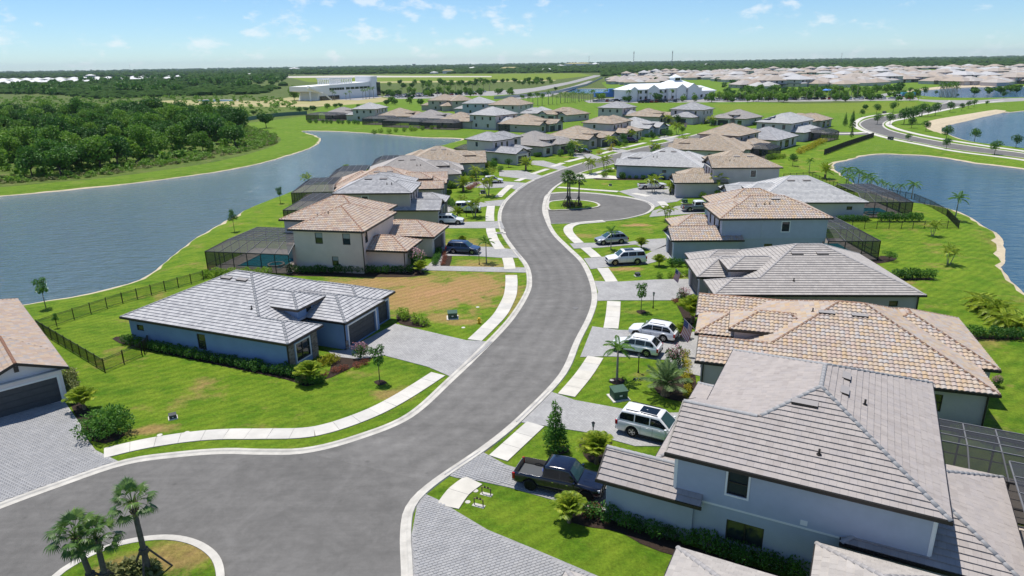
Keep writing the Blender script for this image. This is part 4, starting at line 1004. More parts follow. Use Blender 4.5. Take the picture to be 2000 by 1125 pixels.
eb = MB(); eb.box(7.0,7.35,.40,.449,3.05,3.35,T=R1.T); R1.part('vent_hood', eb, M_TRIM)
# next-door roofs that reach into the frame at the very bottom
bl0 = [Block(-2.5, 17, -16, -8.0, 2.95), Block(1.8, 7.0, -14, -4.05, 2.95), Block(7.9, 13.5, -13, -.67, 2.95, pitch=.45)]
R0 = House('house', 'one-storey house with two small pale tile hips ending below the beige house wall', Vector((8.34,32.58)), Vector((20.09,26.41)), 2.9, bl0, 'mush', W_LGREY, 1, 0); R0.build()
# blended tan S-tile house
R2b = plan_b(20.96, 16.2); R2 = H_('house', 'one-storey house roofed in multicoloured tan barrel tiles beside the beige two-storey', (1361,707), (1953,774), 2.9, R2b, 'tan', W_LGREY, 1, 0)
R2.build(); R2.vent(9.9, 6.6, 'u'); R2.vent(12.4, 6.6, 'u'); R2.pipe(8.9, 7.3); R2.downspout(20.4, .35, 2.85); R2.downspout(.5,.35,2.85)
R3b = plan_a(21.2, 15.8, -.5); R3 = H_('house', 'one-storey house with mushroom-grey flat tile hip roof behind the multicoloured tan roof', (1395,577), (1808,578), 2.9, R3b, 'mush', W_GREY, 1, 1)
R3.build(); R3.vent(10.2, 6.3); R3.vent(12.9, 6.3); R3.pipe(8.6, 2.0); R3.pipe(13.6,8.2); R3.downspout(20.7,.36,2.85); R3.downspout(.45,.36,2.85)
R4b = plan_c(14.65, 10.2, 15.9, 5.75, -6.6, False, (3.0, 's')); R4 = H_('house', 'two-storey blue-grey house with peach barrel tile hips and a projecting garage', (1410,429), (1627,427), 5.7, R4b, 'tan', W_BGREY, 1, 1)
R4.build(); R4.vent(8.3, 4.2); R4.pipe(6.5,3.0); R4.pipe(7.2,3.1); R4.pipe(5.2,2.6)
R5a = G(1697,396,2.9); R5d = (G(1555,396.5,2.9)-R5a).normalized()
R5b = plan_a(21.2, 15.6, -.5, end='gable'); R5 = House('house', 'one-storey house with pale grey flat roof behind the two-storey peach-tiled house', R5a+R5d*21.2, R5a, 2.9, R5b, 'white', W_LGREY, 1, 1); R5.build(); R5.vent(10.2,6.3); R5.vent(12.9,6.3)
# left side of the street
L1b = plan_a(20.2, 15.6, -1.75); L1 = H_('house', 'slate-blue one-storey house with grey flat tile roof and two charcoal garage doors', (562,674), (236,620), 2.9, L1b, 'grey', W_BLUE, -1, 0)
L1.build(); L1.vent(10.6, 6.6); L1.vent(12.6, 6.6); L1.pipe(6.6, 3.2); L1.downspout(.42,.36,2.85); L1.downspout(-1.3,6.46,2.85)
for (u0,u1,v0,v1,zt) in ((.40,.448,.45,1.2,2.8),(.40,.448,3.6,4.44,2.8),(-1.36,-1.302,6.4,6.75,.85)):
    st = MB(); z = .02
    while z < zt:
        q = v0
        while q < v1-.02:
            e = min(v1, q+random.uniform(.18,.38)); st.box(u0-random.uniform(.0,.03),u1,q+.004,e-.004,z,z+.095,T=L1.T,t=random.uniform(.01,1)); q = e
        z += .1
    tag(L1.part('stone_cladding', st, M_STONE), kind='stuff')
L0b = [Block(4.5, 24, 0, 15, 2.95), Block(0, 9, 0, 6.6, 2.95, 'gu', bare='s')]; L0b[0].sx = 4.5; win(L0b[1], 'w', (.5, 4.9, .03, 2.25, 'garage'))
L0 = House('house', 'cream house with weathered brown tiles and one dark panelled double garage door', ppt((133,719),2.9), ppt((45,600),2.9), 2.9, L0b, 'terra', W_WHITE, 1, 0); L0.roof = (ramp_mat('tile_weathered_brown', [(.45,.33,.255),(.38,.345,.33),(.51,.385,.27),(.41,.31,.25),(.48,.41,.36)], .85), C_TERRA, 's'); L0.build(); L0.pipe(13, 3)
L2b = [Block(0, 10.5, 0, 12, 5.75), Block(1.8, 14.7, 5.3, 17, 5.75), Block(-5.1, 3, 1.4, 7.6, 2.95), Block(-6.3, 4, 9.3, 16.6, 2.95), Block(8, 12.4, 2.6, 9, 2.95)]
win(L2b[0], 's', (.23, 1.05, 3.85, 5.35, 'hb'), (.02+.02, .01, 5, 5.01, ''), (.63, 1.05, 3.85, 5.35, 'hb'), (.42, .9, .95, 2.2, 'hb')); win(L2b[0], 'w', (.12, .9, 3.9, 5.3, 'h')); win(L2b[1], 'w', (.5,.7,3.9,5.2,'h'),(.62,.7,3.9,5.2,'h'),(.85,1.2,3.9,5.3,'d'))
win(L2b[2], 'w', (.5, 1.2, .1, 2.4, 'door')); win(L2b[3], 'w', (.5, 4.8, .03, 2.25, 'garage')); win(L2b[1], 'e', (.3,1.2,3.9,5.2,'h'),(.7,1.2,3.9,5.2,'h'))
L2 = H_('house', 'cream two-storey house with terracotta barrel tiles beside a screened blue pool', (710,454), (562,449), 5.7, L2b, 'terra', W_CREAM, -1, 1); L2.build(); L2.pipe(6.3,3.4); L2.pipe(8.0,3.6); L2.downspout(-4.6,1.8,2.85); L2.downspout(.4,.36,5.6)
# ---- the rest of the street, near to far
def auto(label, a, b, z, plan, roof, wall, vside, lod=1, L=None, vents=True, kw=None, name='house', group=None, cat='house'):
    pa, pb = ppt(a, z), ppt(b, z); d = (pb-pa).length; kw = kw or {}
    if L and d < L:                 # only part of that eave is in view: the back end is measured on from the street end
        pb = pa + (pb-pa).normalized()*L; d = L
    blocks = plan(d, **kw); h = House(name, label, pa, pb, z, blocks, roof, wall, vside, lod, cat, group); h.build()
    if vents and lod < 2:
        m = blocks[0]; uc = (m.u0+m.u1)/2; dv = (m.v1-m.v0)*.39
        h.vent(uc-1.3, dv); h.vent(uc+1.3, dv); h.pipe(uc-3, dv*.6); h.pipe(uc-2.2, dv*.6)
    return h
L3 = auto('two-storey grey-walled house with pale grey tiles beside the terracotta-roofed house', (801,378), (649,379), 5.7, plan_c, 'grey', W_TAUPE, -1, 1, kw=dict(D=10.5, D2=15, g=-4.9))
L4 = auto('one-storey house with peach barrel tiles behind the grey-walled two-storey', (866,369), (760,372), 2.9, plan_b, 'terra', W_GREY, -1, 1, L=21)
L5 = auto('one-storey house with mushroom flat tile roof and a white car on its drive', (901,340.5), (790,344), 2.9, plan_a, 'mush', W_LGREY, -1, 1, L=21)
L6 = auto('one-storey gabled house with sandy tile roof facing the upper cul-de-sac palm', (950,318), (850,321), 2.9, plan_b, 'sand', W_LGREY, -1, 1, L=20)
def corner_house(label, cpx, rang, Ll, Lr, z, plan, roof, wall, mode, lod=2, kw=None):
    """set out from the eave corner nearest the camera; rang is the plan bearing of the eave running off to its right
    mode L: front is the right-hand face, mode R: front is hidden beyond the left end, mode F: front is the left-hand face"""
    c = ppt(cpx, z); dl = V2(math.cos(rad(rang+90)), math.sin(rad(rang+90))); dr = V2(math.cos(rad(rang)), math.sin(rad(rang))); cc = V2(c.x, c.y)
    if mode == 'L': pa, pb, Lx, D, vs = cc, cc+dl*Ll, Ll, Lr, -1
    elif mode == 'R': pa, pb, Lx, D, vs = cc+dl*Ll, cc, Ll, Lr, 1
    else: pa, pb, Lx, D, vs = cc, cc+dr*Lr, Lr, Ll, 1
    kk = dict(kw or {}); 
    if plan is plan_c: kk.setdefault('D', D*.62); kk.setdefault('D2', D)
    else: kk.setdefault('D', D)
    h = House('house', label, V3(pa), V3(pb), z, plan(Lx, **kk), roof, wall, vs, lod); h.build(); return h
V2 = lambda x, y: Vector((x, y)); V3 = lambda p: Vector((p.x, p.y, 0))
L7 = corner_house('two-storey pale house with light grey hip roof standing at the lake corner', (961,276.5), 49, 10.5, 14.5, 5.7, plan_c, 'grey', W_LGREY, 'L', 1, dict(g=-9, D=9, D2=14.5))
L8 = corner_house('one-storey mushroom-roofed house beyond the pale two-storey house', (1062,287), 50, 18, 17, 2.9, plan_a, 'mush', W_LGREY, 'L', 1)
L9 = corner_house('one-storey gabled house with sandy roof and a dark car parked in front', (1150,273.5), 50, 18, 17, 2.9, plan_b, 'sand', W_GREY, 'L')
L10 = corner_house('two-storey house with sandy hip roof and a purple car in front', (1196,242.5), 51, 12.5, 16, 5.7, plan_c, 'sand', W_LGREY, 'L', 2, dict(g=-6))
L11 = corner_house('one-storey pale blue house with light grey tiles between two sandy roofs', (1268,252), 51, 18, 16, 2.9, plan_a, 'white', W_PALEB, 'L', 2, dict(end='gable'))
R7 = auto('one-storey sky-blue walled house with pale grey tiles above the cul-de-sac lawn', (1201,323), (1372,328.5), 2.9, plan_b, 'white', W_PALEB, 1, 1)
R6 = auto('two-storey house with tan tiles and front gable beside the cul-de-sac', (1393,329), (1529,328), 5.7, plan_c, 'sand', W_LGREY, 1, 1, kw=dict(D=10, D2=16, g=-7.5, gable=True))
R8 = corner_house('one-storey house with broad sandy hip roof behind the sky-blue house', (1452,297), 66, 20, 17, 2.9, plan_b, 'sand', W_LGREY, 'R', 1)
R9 = corner_house('two-storey house with plain sandy hip roof and screened porch', (1445,266.5), 50, 12.5, 15.5, 5.7, plan_d, 'sand', W_GREY, 'R', 2, dict(low='e'))
R10 = corner_house('one-storey house with grey and rust tiles beside a screened porch and pool', (1520,275), 49, 17, 17.5, 2.9, plan_a, 'grey', W_LGREY, 'R')
R11 = corner_house('two-storey house with pale roof carrying dark solar panels', (1547,242), 47, 12.5, 20, 5.7, plan_d, 'white', W_LGREY, 'R', 2, dict(low='e'))
R12 = corner_house('one-storey house with pinkish tan roof behind the solar panels', (1588,238), 47, 14, 18, 2.9, plan_b, 'sand', W_GREY, 'R')
R13 = corner_house('one-storey grey-roofed house with two garage doors facing the side street', (1455,233), 46, 15.5, 17, 2.9, plan_a, 'mush', W_LGREY, 'F', 2, dict(g0=-.8))
R14 = corner_house('two-storey pale grey house with front gable and flag facing the street', (1372,215.5), 51, 14.6, 12.8, 5.7, plan_d, 'grey', W_LGREY, 'F', 2, dict(low='w'))
R15 = corner_house('one-storey sandy-roofed house behind the pale blue gabled house', (1288,229), 51, 17, 16, 2.9, plan_b, 'sand', W_GREY, 'L')
R16 = corner_house('two-storey house with pale hip roof next to the club car park', (1216,212), 51, 13.5, 12.5, 5.7, plan_d, 'grey', W_LGREY, 'L')
corner_house('two-storey white-grey house with pale tiles facing the far lake bank', (968,226.5), 51, 15, 14.3, 5.7, plan_d, 'white', W_LGREY, 'L')
corner_house('one-storey sandy-roofed house with screened porch beside the white-grey two-storey', (1054,245.5), 55, 20, 17, 2.9, plan_b, 'sand', W_GREY, 'L')
for lab, a, b, z, plan, roof, wall, vs_, kw in (
    ('one-storey grey-roofed house at the end of the lakeside row', (686,222), (632,222), 2.9, plan_a, 'mush', W_GREY, -1, dict(D=17)),
    ('two-storey house with pale roof in the lakeside row', (733,213.5), (686,213.5), 5.7, plan_d, 'white', W_LGREY, -1, dict(D=15, low='e')),
    ('one-storey house with peach hip roof in the lakeside row', (802,228), (735,227), 2.9, plan_a, 'sand', W_GREY, -1, dict(D=17)),
    ('one-storey house with mushroom hip roof in the lakeside row', (865,232), (795,231), 2.9, plan_a, 'mush', W_GREY, -1, dict(D=17)),
    ('one-storey house with sandy hip roof nearest the white-grey two-storey in the lakeside row', (921,238), (850,236), 2.9, plan_b, 'sand', W_GREY, -1, dict(D=17)),
    ('two-storey house with sandy roof and front gable behind the lakeside row', (834,196.5), (884,196.5), 5.7, plan_d, 'sand', W_TAUPE, 1, dict(D=16)),
    ('two-storey house with peach roof half hidden behind the lakeside row', (882,197.5), (928,196), 5.7, plan_d, 'sand', W_TAUPE, 1, dict(D=16)),
    ('two-storey pale blue house with light roof behind the lakeside row', (901,202.5), (955,202.5), 5.7, plan_d, 'white', W_PALEB, 1, dict(D=15)),
    ('two-storey house with wide sandy hip roof beside the pale blue two-storey', (952,205), (1014,206), 5.7, plan_d, 'sand', W_LGREY, 1, dict(D=17)),
    ('one-storey house with pale grey hip roof beyond the white-grey two-storey', (1014,222), (1075,222), 2.9, plan_a, 'white', W_LGREY, 1, dict(D=17)),
    ('one-storey house with sandy hip roof and small gable near the palm lawn', (1106,225.5), (1153,221.5), 2.9, plan_b, 'sand', W_LGREY, 1, dict(D=18))):
    auto(lab, a, b, z, plan, roof, wall, vs_, 2, kw=kw)
# solar panels on the pale roof
for (u0, u1, v0, v1) in ((1.5,4.5,1.5,2.7),(2.6,5.4,2.8,4.0),(3.2,5.0,4.1,5.2)):
    m = MB(); b = R11.blocks[0]; m.v = [tuple(R11.T(u,v,b.h(u,v)+.16)) for u,v in ((u0,v0),(u1,v0),(u1,v1),(u0,v1))]+[tuple(R11.T(u,v,b.h(u,v)+.11)) for u,v in ((u0,v0),(u1,v0),(u1,v1),(u0,v1))]
    m.idx((0,1,2,3)); [m.idx((4+i,4+(i+1)%4,(i+1)%4,i)) for i in range(4)]; R11.part('solar_panel', m, mat('solar_cell', (.01,.012,.025), .15, spec=.8) if 'solar_cell' not in MATS else MATS['solar_cell'])

# ================================================================ PLANTS
LF_LAWN = leaf_mat('leaf_glossy', [(0.027,0.090,0.015),(0.053,0.158,0.022),(0.112,0.255,0.030),(0.195,0.360,0.045)])
LF_HEDGE = leaf_mat('leaf_hedge', [(0.023,0.088,0.016),(0.055,0.166,0.023),(0.098,0.244,0.029),(0.195,0.370,0.039)])
LF_LIME = leaf_mat('leaf_lime', [(0.090,0.195,0.018),(0.180,0.315,0.027),(0.330,0.480,0.045),(0.570,0.630,0.075)])
LF_OAK = leaf_mat('leaf_oak', [(0.027,0.082,0.019),(0.051,0.146,0.023),(0.090,0.215,0.029),(0.166,0.312,0.039)], .3)
LF_OAK2 = leaf_mat('leaf_pepper', [(0.058,0.146,0.019),(0.117,0.244,0.027),(0.195,0.351,0.039),(0.293,0.448,0.058)], .35)
LF_YEL = leaf_mat('leaf_yellow', [(.18,.22,.015),(.34,.34,.02),(.50,.44,.03),(.60,.50,.05)])
LF_RED = leaf_mat('leaf_copper', [(0.090,0.075,0.030),(0.240,0.075,0.045),(0.375,0.120,0.075),(0.180,0.210,0.045)])
LF_PINK = leaf_mat('petal_pink', [(.35,.12,.16),(.50,.25,.28),(.62,.42,.42),(.45,.10,.14)])
LF_PALM = leaf_mat('frond_green', [(0.042,0.112,0.018),(0.090,0.203,0.027),(0.150,0.300,0.033),(0.300,0.450,0.060)], .3, .45)
LF_PALMY = leaf_mat('frond_yellow_green', [(0.105,0.195,0.018),(0.225,0.330,0.027),(0.390,0.480,0.045),(0.600,0.600,0.075)], .3, .45)
LF_SABAL = leaf_mat('fan_green', [(0.029,0.072,0.021),(0.065,0.137,0.029),(0.117,0.208,0.039),(0.260,0.351,0.091)], .25, .4)
LF_GREYG = leaf_mat('frond_grey_green', [(0.060,0.120,0.045),(0.120,0.195,0.075),(0.195,0.285,0.105),(0.330,0.405,0.165)], .3, .5)
LF_BRUSH = leaf_mat('brush_leaf', [(.09,.13,.03),(.17,.20,.06),(.27,.28,.11),(.36,.34,.17)], .25)
M_BARK = mat('bark', (.12,.095,.07), .95, noise_amt=.4, noise_scale=6, bump=.8, bump_scale=12); M_PALMBARK = mat('palm_bark', (.13,.115,.095), .95, noise_amt=.35, noise_scale=5, bump=.8, bump_scale=14); M_PALEBARK = mat('pale_bark', (.30,.27,.22), .9, noise_amt=.2, noise_scale=4)
M_BOOT = mat('palm_boot', (.20,.15,.095), .95, noise_amt=.4, noise_scale=8); M_STAKE = mat('stake_timber', (.10,.085,.07), .9)

def leaf(mb, p, d, n, ln, wd, t, m=0):
    """one folded leaf: tip direction d, face normal n"""
    d = d.normalized(); s = d.cross(n)
    if s.length < 1e-4: s = d.orthogonal()
    s.normalize(); nn = s.cross(d)
    a = p; b = p+d*(ln*.45)+s*(wd*.5)+nn*(wd*.12); c = p+d*ln-nn*(ln*.08); e = p+d*(ln*.45)-s*(wd*.5)+nn*(wd*.12)
    mb.face((a,b,c,e), m, t)
def rvec():
    while True:
        v = Vector((random.uniform(-1,1),random.uniform(-1,1),random.uniform(-1,1)))
        if .05 < v.length < 1: return v.normalized()
def crown(lobes, n, size, aspect=.7, shell=.62, mb=None, m=0):
    """leaves spread through overlapping uneven lobes, thicker towards the outside"""
    mb = mb or MB(); tot = sum(r.x*r.y*r.z for _, r in lobes)**.67
    wts = [(r.x*r.y+r.y*r.z+r.x*r.z) for _, r in lobes]
    for _ in range(n):
        c, r = random.choices(lobes, wts)[0]; d = rvec(); q = shell+(1.05-shell)*random.random()**.6
        bump = 1+.22*noise.noise((d.x*2.3+c.x, d.y*2.3+c.y, d.z*2.3+c.z))
        p = c+Vector((d.x*r.x, d.y*r.y, d.z*r.z))*q*bump
        if p.z < .02: continue
        dirn = (d+rvec()*.9+Vector((0,0,.1))); nn = (d+rvec()*.7+Vector((0,0,.45))).normalized()
        sz = size*random.uniform(.65,1.35); t = min(1, max(.01, random.uniform(.1,.75)+.25*noise.noise((p.x*.9,p.y*.9,p.z*.9))))
        leaf(mb, p-dirn.normalized()*sz*.4, dirn, nn, sz, sz*aspect, t, m)
    return mb
def limbs(mb, base_h, r0, targets):
    top = Vector((0,0,base_h)); mb.tube([Vector((0,0,-.1)), Vector((r0*.3,0,base_h*.5)), top], [r0*1.25, r0, r0*.8], 7)
    for t in targets:
        mid = top.lerp(t, .5)+Vector((random.uniform(-.2,.2),random.uniform(-.2,.2),.15))*t.length*.15; mb.tube([top-Vector((0,0,r0)), mid, t], [r0*.6, r0*.4, r0*.12], 5)
def tree_proto(name, label, cat, lobes, n, size, lm, bh, r0, group=None, bark=None, aspect=.7, shell=.62):
    e = empty(name, (0,0,-200), 0, label, cat, group); tb = MB(); limbs(tb, bh, r0, [c*.98 for c, _ in lobes][:9])
    link('trunk', tb.mesh('trunk', bark or M_BARK), e); link('crown', crown(lobes, n, size, aspect, shell).mesh('crown', lm), e); return e
V = lambda *a: Vector(a)
def rnd_lobes(k, rad_, z0, z1, r0, r1, squash=.8):
    out = []
    for i in range(k):
        a = i*2.399+random.uniform(-.4,.4); f = math.sqrt((i+.3)/k); z = random.uniform(z0,z1)*(1-.25*f)+.0; r = random.uniform(r0,r1)*(1-.15*f)
        out.append((V(math.cos(a)*rad_*f, math.sin(a)*rad_*f, z), V(r,r,r*squash)))
    return out
def put(proto, px, py, h_nominal, ty=None, sc=None, label=None, group=None, rz=None, z=0):
    b = G(px, py); s = sc or (top_height(px, py, ty)/h_nominal)
    first = not proto.get('_used', False)
    o = proto if first else copy_tree(proto)
    proto['_used'] = True
    o.location = (b.x, b.y, z); o.rotation_euler = (0,0,random.uniform(0,6.28) if rz is None else rz); o.scale = (s,s,s*random.uniform(.97,1.03))
    if label: o['label'] = label
    if group: o['group'] = group
    return o

# --- shrubs and hedges
def shrub_proto(name, label, lm, h, n, size, group=None, cat='shrub', lob=None):
    e = empty(name, (0,0,-200), 0, label, cat, group); lobes = lob or [(V(0,0,h*.5),V(.5,.5,h*.5)),(V(.22,.15,h*.6),V(.33,.33,h*.36)),(V(-.2,.2,h*.55),V(.35,.3,h*.4)),(V(.05,-.25,h*.5),V(.35,.3,h*.4))]
    tb = MB(); [tb.tube([V(0,0,-.03), c], [.03,.012], 5) for c, _ in lobes]; link('stem', tb.mesh('stem', M_BARK), e)
    link('foliage', crown(lobes, n, size, .55, .55).mesh('foliage', lm), e); return e
HEDGES = {}
def hedge(kind, label, a, b, step, sc=1.0, group=None, jit=.12):
    """a row of single shrubs between two surveyed points"""
    A, B = G(*a), G(*b); n = max(1, round((B-A).length/step))
    for i in range(n+1):
        p = A.lerp(B, i/max(1,n)); pr = HEDGES[kind]; first = not pr.get('_used', False); o = pr if first else copy_tree(pr); pr['_used'] = True
        o.location = (p.x+random.uniform(-jit,jit), p.y+random.uniform(-jit,jit), .02); o.rotation_euler = (0,0,random.uniform(0,6.3)); s = sc*random.uniform(.85,1.15); o.scale = (s,s,s*random.uniform(.9,1.1)); o['label'] = label; o['group'] = group or label
HEDGES['green'] = shrub_proto('hedge_shrub', '-', LF_HEDGE, 1.0, 420, .15); HEDGES['lawn'] = shrub_proto('hedge_shrub', '-', LF_LAWN, 1.0, 420, .15)
HEDGES['lime'] = shrub_proto('shrub', '-', LF_LIME, .9, 300, .16); HEDGES['yellow'] = shrub_proto('croton_shrub', '-', LF_YEL, .6, 220, .13); HEDGES['red'] = shrub_proto('copper_shrub', '-', LF_RED, .6, 240, .13); HEDGES['brush'] = shrub_proto('shrub', '-', LF_BRUSH, 1.0, 260, .18)
hedge('lawn', 'glossy green hedge shrub along the slate-blue house wall', (247,672), (572,737), 1.0, 1.0, jit=.08)
hedge('green', 'dark green hedge shrub below the cream two-storey house wall', (568,533), (755,534), .9, 1.05, jit=.05); hedge('green', 'dark green hedge shrub at the front corner of the cream two-storey house', (770,533), (800,533), .9, 1.0)
hedge('lawn', 'glossy green shrub in the bed along the beige two-storey house wall', (1160,1008), (1560,1130), .95, 1.1, jit=.15)
hedge('lime', 'loose flowering shrub screening the blue swimming pool', (405,542), (520,538), 1.1, 1.35, jit=.3)
hedge('green', 'hedge shrub in front of the pool cage beside the fenced lawn', (1722,432), (1795,432), 1.1, 1.5); hedge('green', 'low hedge shrub beside the pale-roofed house corner', (1640,432), (1690,432), 1.1, 1.1)
hedge('lawn', 'hedge shrub on the lawn behind the mushroom-roofed house', (1752,545), (1812,544), 1.0, 1.3); hedge('lawn', 'hedge shrub in a row on the lawn below the palm clump', (1900,660), (1985,662), 1.0, 1.2)
hedge('lime', 'low shrub in the bed by the beige house lanai', (1865,850), (1985,870), 1.0, 1.0, jit=.3)
hedge('yellow', 'yellow croton along the bed beside the multicoloured tan roof house', (1338,692), (1345,778), .9, .8); hedge('yellow', 'yellow croton among the entry planting of the slate-blue house', (628,715), (655,708), .8, 1.2, jit=.3)
hedge('red', 'copper-leaved shrub among the entry planting of the slate-blue house', (640,733), (735,703), .9, .8, jit=.4); hedge('lawn', 'small green shrub at the end of the slate-blue house bed', (585,752), (630,748), .7, .75)
hedge('lime', 'shrub beside the garage of the slate-blue house', (782,622), (825,634), 1.0, 1.15, jit=.3); hedge('red', 'reddish ground shrub in the bed beside the blue car', (868,492), (866,518), .9, .7)
hedge('green', 'low green hedge shrub along the walkway by the blue car', (858,494), (850,518), .9, .9)
hedge('green', 'small hedge shrub along the sky-blue house wall', (1215,349), (1325,351), 1.6, 1.0); hedge('green', 'hedge shrub at the garage corner of the peach-tiled two-storey', (1312,520), (1345,521), 1.0, 1.2)
hedge('lime', 'shrub in the front bed of the mushroom-roofed house', (1290,543), (1340,540), 1.2, .9, jit=.3); hedge('red', 'flowering shrub in the bed by the mushroom-roofed house corner', (1318,590), (1335,600), .9, 1.0, jit=.3)
hedge('brush', 'olive shrub by the lawn edge beside the brown-tiled house', (138,740), (146,770), 1.0, 1.0)
hedge('lime', 'shrub at the back porch of the lakeside row', (730,262), (930,246), 3.2, 2.0, jit=.8); hedge('green', 'shrub beside the screened porches of the lakeside row', (600,240), (700,243), 3.0, 1.8, jit=.8)
hedge('green', 'shrub along the front of the mid-street houses on the lake side', (868,398), (885,405), 1.5, 1.4); hedge('red', 'flowering shrub on the drive edge of the mid-street house', (915,371), (930,362), 1.6, 1.3)
hedge('yellow', 'round yellow shrub on the lawn by the dark parked car', (1170,301), (1191,295), 6, 1.9); hedge('yellow', 'yellow-leaved shrub between the pool and the rail fence', (1560,300), (1610,278), 3.0, 2.4, jit=.5); hedge('lime', 'low shrub behind the sandy two-storey porch', (1500,312), (1530,309), 1.6, 1.5)
hedge('red', 'red-leaved bush by the yard lamp of the beige two-storey', (1150,1010), (1158,1000), 1, .8)
# single feature plants
big_bush = tree_proto('gardenia_bush', 'large rounded bright green bush by the brown-tiled house drive', 'bush', rnd_lobes(9, 1.2, .6, 1.5, .75, 1.05, .9), 2600, .2, LF_LAWN, .3, .06, None, None, .5, .55)
put(big_bush, 210, 848, 2.4, ty=783)
pink = tree_proto('flowering_shrub', 'flowering shrub with pale pink blooms beside the drive with two white cars', 'shrub', rnd_lobes(7, .7, .6, 1.9, .4, .65, 1.1), 900, .16, LF_LAWN, .5, .05)
pl = MB(); crown(rnd_lobes(7, .75, .8, 2.1, .42, .6, 1.1), 260, .15, .8, .8, pl); link('blossom', pl.mesh('blossom', LF_PINK), pink)
put(pink, 1318, 715, 2.5, ty=670); put(pink, 815, 525, 2.5, ty=478, label='pale pink flowering shrub beside the cream two-storey entry'); put(pink, 1335, 590, 2.5, ty=558, label='pink flowering shrub in the front bed of the mushroom-roofed house'); put(pink, 705, 700, 2.5, ty=662, label='small pink flowering shrub beside the charcoal garage door'); put(pink, 1945, 755, 2.5, ty=730, label='pink flowering shrub behind the multicoloured tan roof')
# --- broadleaf trees
cone = empty('magnolia_tree', (0,0,-200), 0, 'dense conical evergreen tree on the lawn behind the dark pickup', 'tree')
tb = MB(); tb.tube([V(0,0,-.1),V(.02,0,1),V(0,.02,4.6)],[.10,.08,.02],7); link('trunk', tb.mesh('trunk', M_BARK), cone)
cl = [(V(random.uniform(-.2,.2),random.uniform(-.2,.2),.75+i*.46), V(1.12-.105*i+random.uniform(-.08,.08),1.12-.105*i+random.uniform(-.08,.08),.5)) for i in range(9)]
link('crown', crown(cl, 3400, .19, .5, .5).mesh('crown', LF_HEDGE), cone); put(cone, 1085, 880, 5.0, ty=780)
young = tree_proto('young_tree', 'thin young tree with sparse crown on the lawn by the yard lamp', 'tree', [(V(0,0,3.3),V(.7,.7,.6)),(V(.5,.2,2.8),V(.55,.5,.45)),(V(-.5,-.1,2.6),V(.5,.5,.4)),(V(.1,-.5,3.8),V(.45,.45,.4)),(V(-.2,.3,4.1),V(.4,.4,.35))], 620, .24, LF_LAWN, 2.1, .05, None, None, .6, .3)
put(young, 1252, 609, 4.5, ty=553)
put(young, 742, 748, 4.5, ty=674, label='slender leafy tree in a mulch ring beside the slate-blue house drive')
put(young, 458, 452, 4.5, ty=410, label='small dark tree on the lake bank near the terracotta roof'); put(young, 548, 397, 4.5, ty=364, label='small tree on the lake bank beside the dark pool cages')
put(young, 90, 602, 4.5, ty=540, label='young tree at the water edge behind the black rail fence'); put(young, 112, 640, 4.5, ty=612, label='staked bare young tree inside the black rail fence')
spread = tree_proto('ornamental_tree', 'small spreading tree on the lawn behind the mushroom-roofed house', 'tree', rnd_lobes(7, 1.4, 1.5, 2.2, .6, .9, .6), 900, .2, LF_LAWN, .6, .07, None, None, .6, .45); put(spread, 1736, 509, 2.6, ty=487)
for i, (px, py, ty) in enumerate(((775,345,332),(788,342,330))): put(young, px, py, 4.5, ty=ty-12, label='slim tree between the pool cages and the lake', group='slim trees behind the pool cages')
oval = tree_proto('street_tree', 'round-crowned street tree along the curving boulevard', 'tree', rnd_lobes(8, 1.5, 3.0, 5.2, 1.0, 1.5, 1.05), 700, .42, LF_OAK, 2.0, .10, 'boulevard trees')
for px, py, ty in ((1713,243,219),(1738,243,218),(1765,243,205),(1782,242,202),(1800,228,198),(1812,227,205),(1826,226,196),(1855,219,195),(1878,216,199),(1891,212,195),(1902,209,192),(1927,206,195),(1848,273,240),(1848,291,267),(1903,276,246),(1942,302,270),(1984,288,260),(1773,276,258),(1808,256,232),(1683,228,211),(1712,222,200),(1744,219,196),(1780,250,226),(1670,196,181),(1960,192,176),(1777,183,168),(1805,187,167),(1828,186,175),(1870,190,182)):
    put(oval, px, py, 6.2, ty=ty)
conif = tree_proto('cypress_tree', 'dark pointed tree on the lawn beyond the solar-panel roof', 'tree', [(V(0,0,1.2+.75*i),V(1.3-.16*i,1.3-.16*i,.8)) for i in range(8)], 900, .3, LF_OAK, .8, .12, 'pointed trees beyond the solar roof')
for px, py, ty in ((1650,246,218),(1664,252,216),(1664,240,214),(1663,268,246)): put(conif, px, py, 7.2, ty=ty)
put(oval, 1548, 324, 6.2, ty=297, label='small round tree on the lawn beside the screened porch pool')
for px, py, ty in ((1135,303,286),(1220,287,268),(1273,277,254),(1332,262,243),(1115,309,288)): put(oval, px, py, 6.2, ty=ty, label='small garden tree beside a drive farther up the street', group='garden trees farther up the street')

# --- palms
def frond(L_=2.3, n=22, lw=.55, droop=.9, rise=.5, w=.05, mb=None, M=None, t0=.5):
    """feather frond: arched rib with leaflets on both sides"""
    f = MB(); pts = []
    for i in range(7):
        s = i/6; pts.append(V(L_*s*(1-.12*s), 0, rise*L_*s-droop*L_*s*s))
    f.tube(pts, [.03*(1-.8*i/6)+.004 for i in range(7)], 4, 0, False, .9)
    for i in range(n):
        s = .16+.84*i/(n-1); k = min(5, int(s*6)); a, b = pts[k], pts[k+1]; p = a.lerp(b, s*6-k); d = (b-a).normalized(); l = lw*(math.sin(math.pi*min(1,s*.9+.12))**.6)*random.uniform(.85,1.1)
        for sg in (-1,1):
            o = V(0,sg,0)*.85+d*.75+V(0,0,-.28+random.uniform(-.12,.1)); leaf(f, p, o, V(0,0,1)+V(0,sg*.3,0), l, w*random.uniform(.8,1.3), min(1,max(.02,t0+random.uniform(-.3,.3))))
    return f
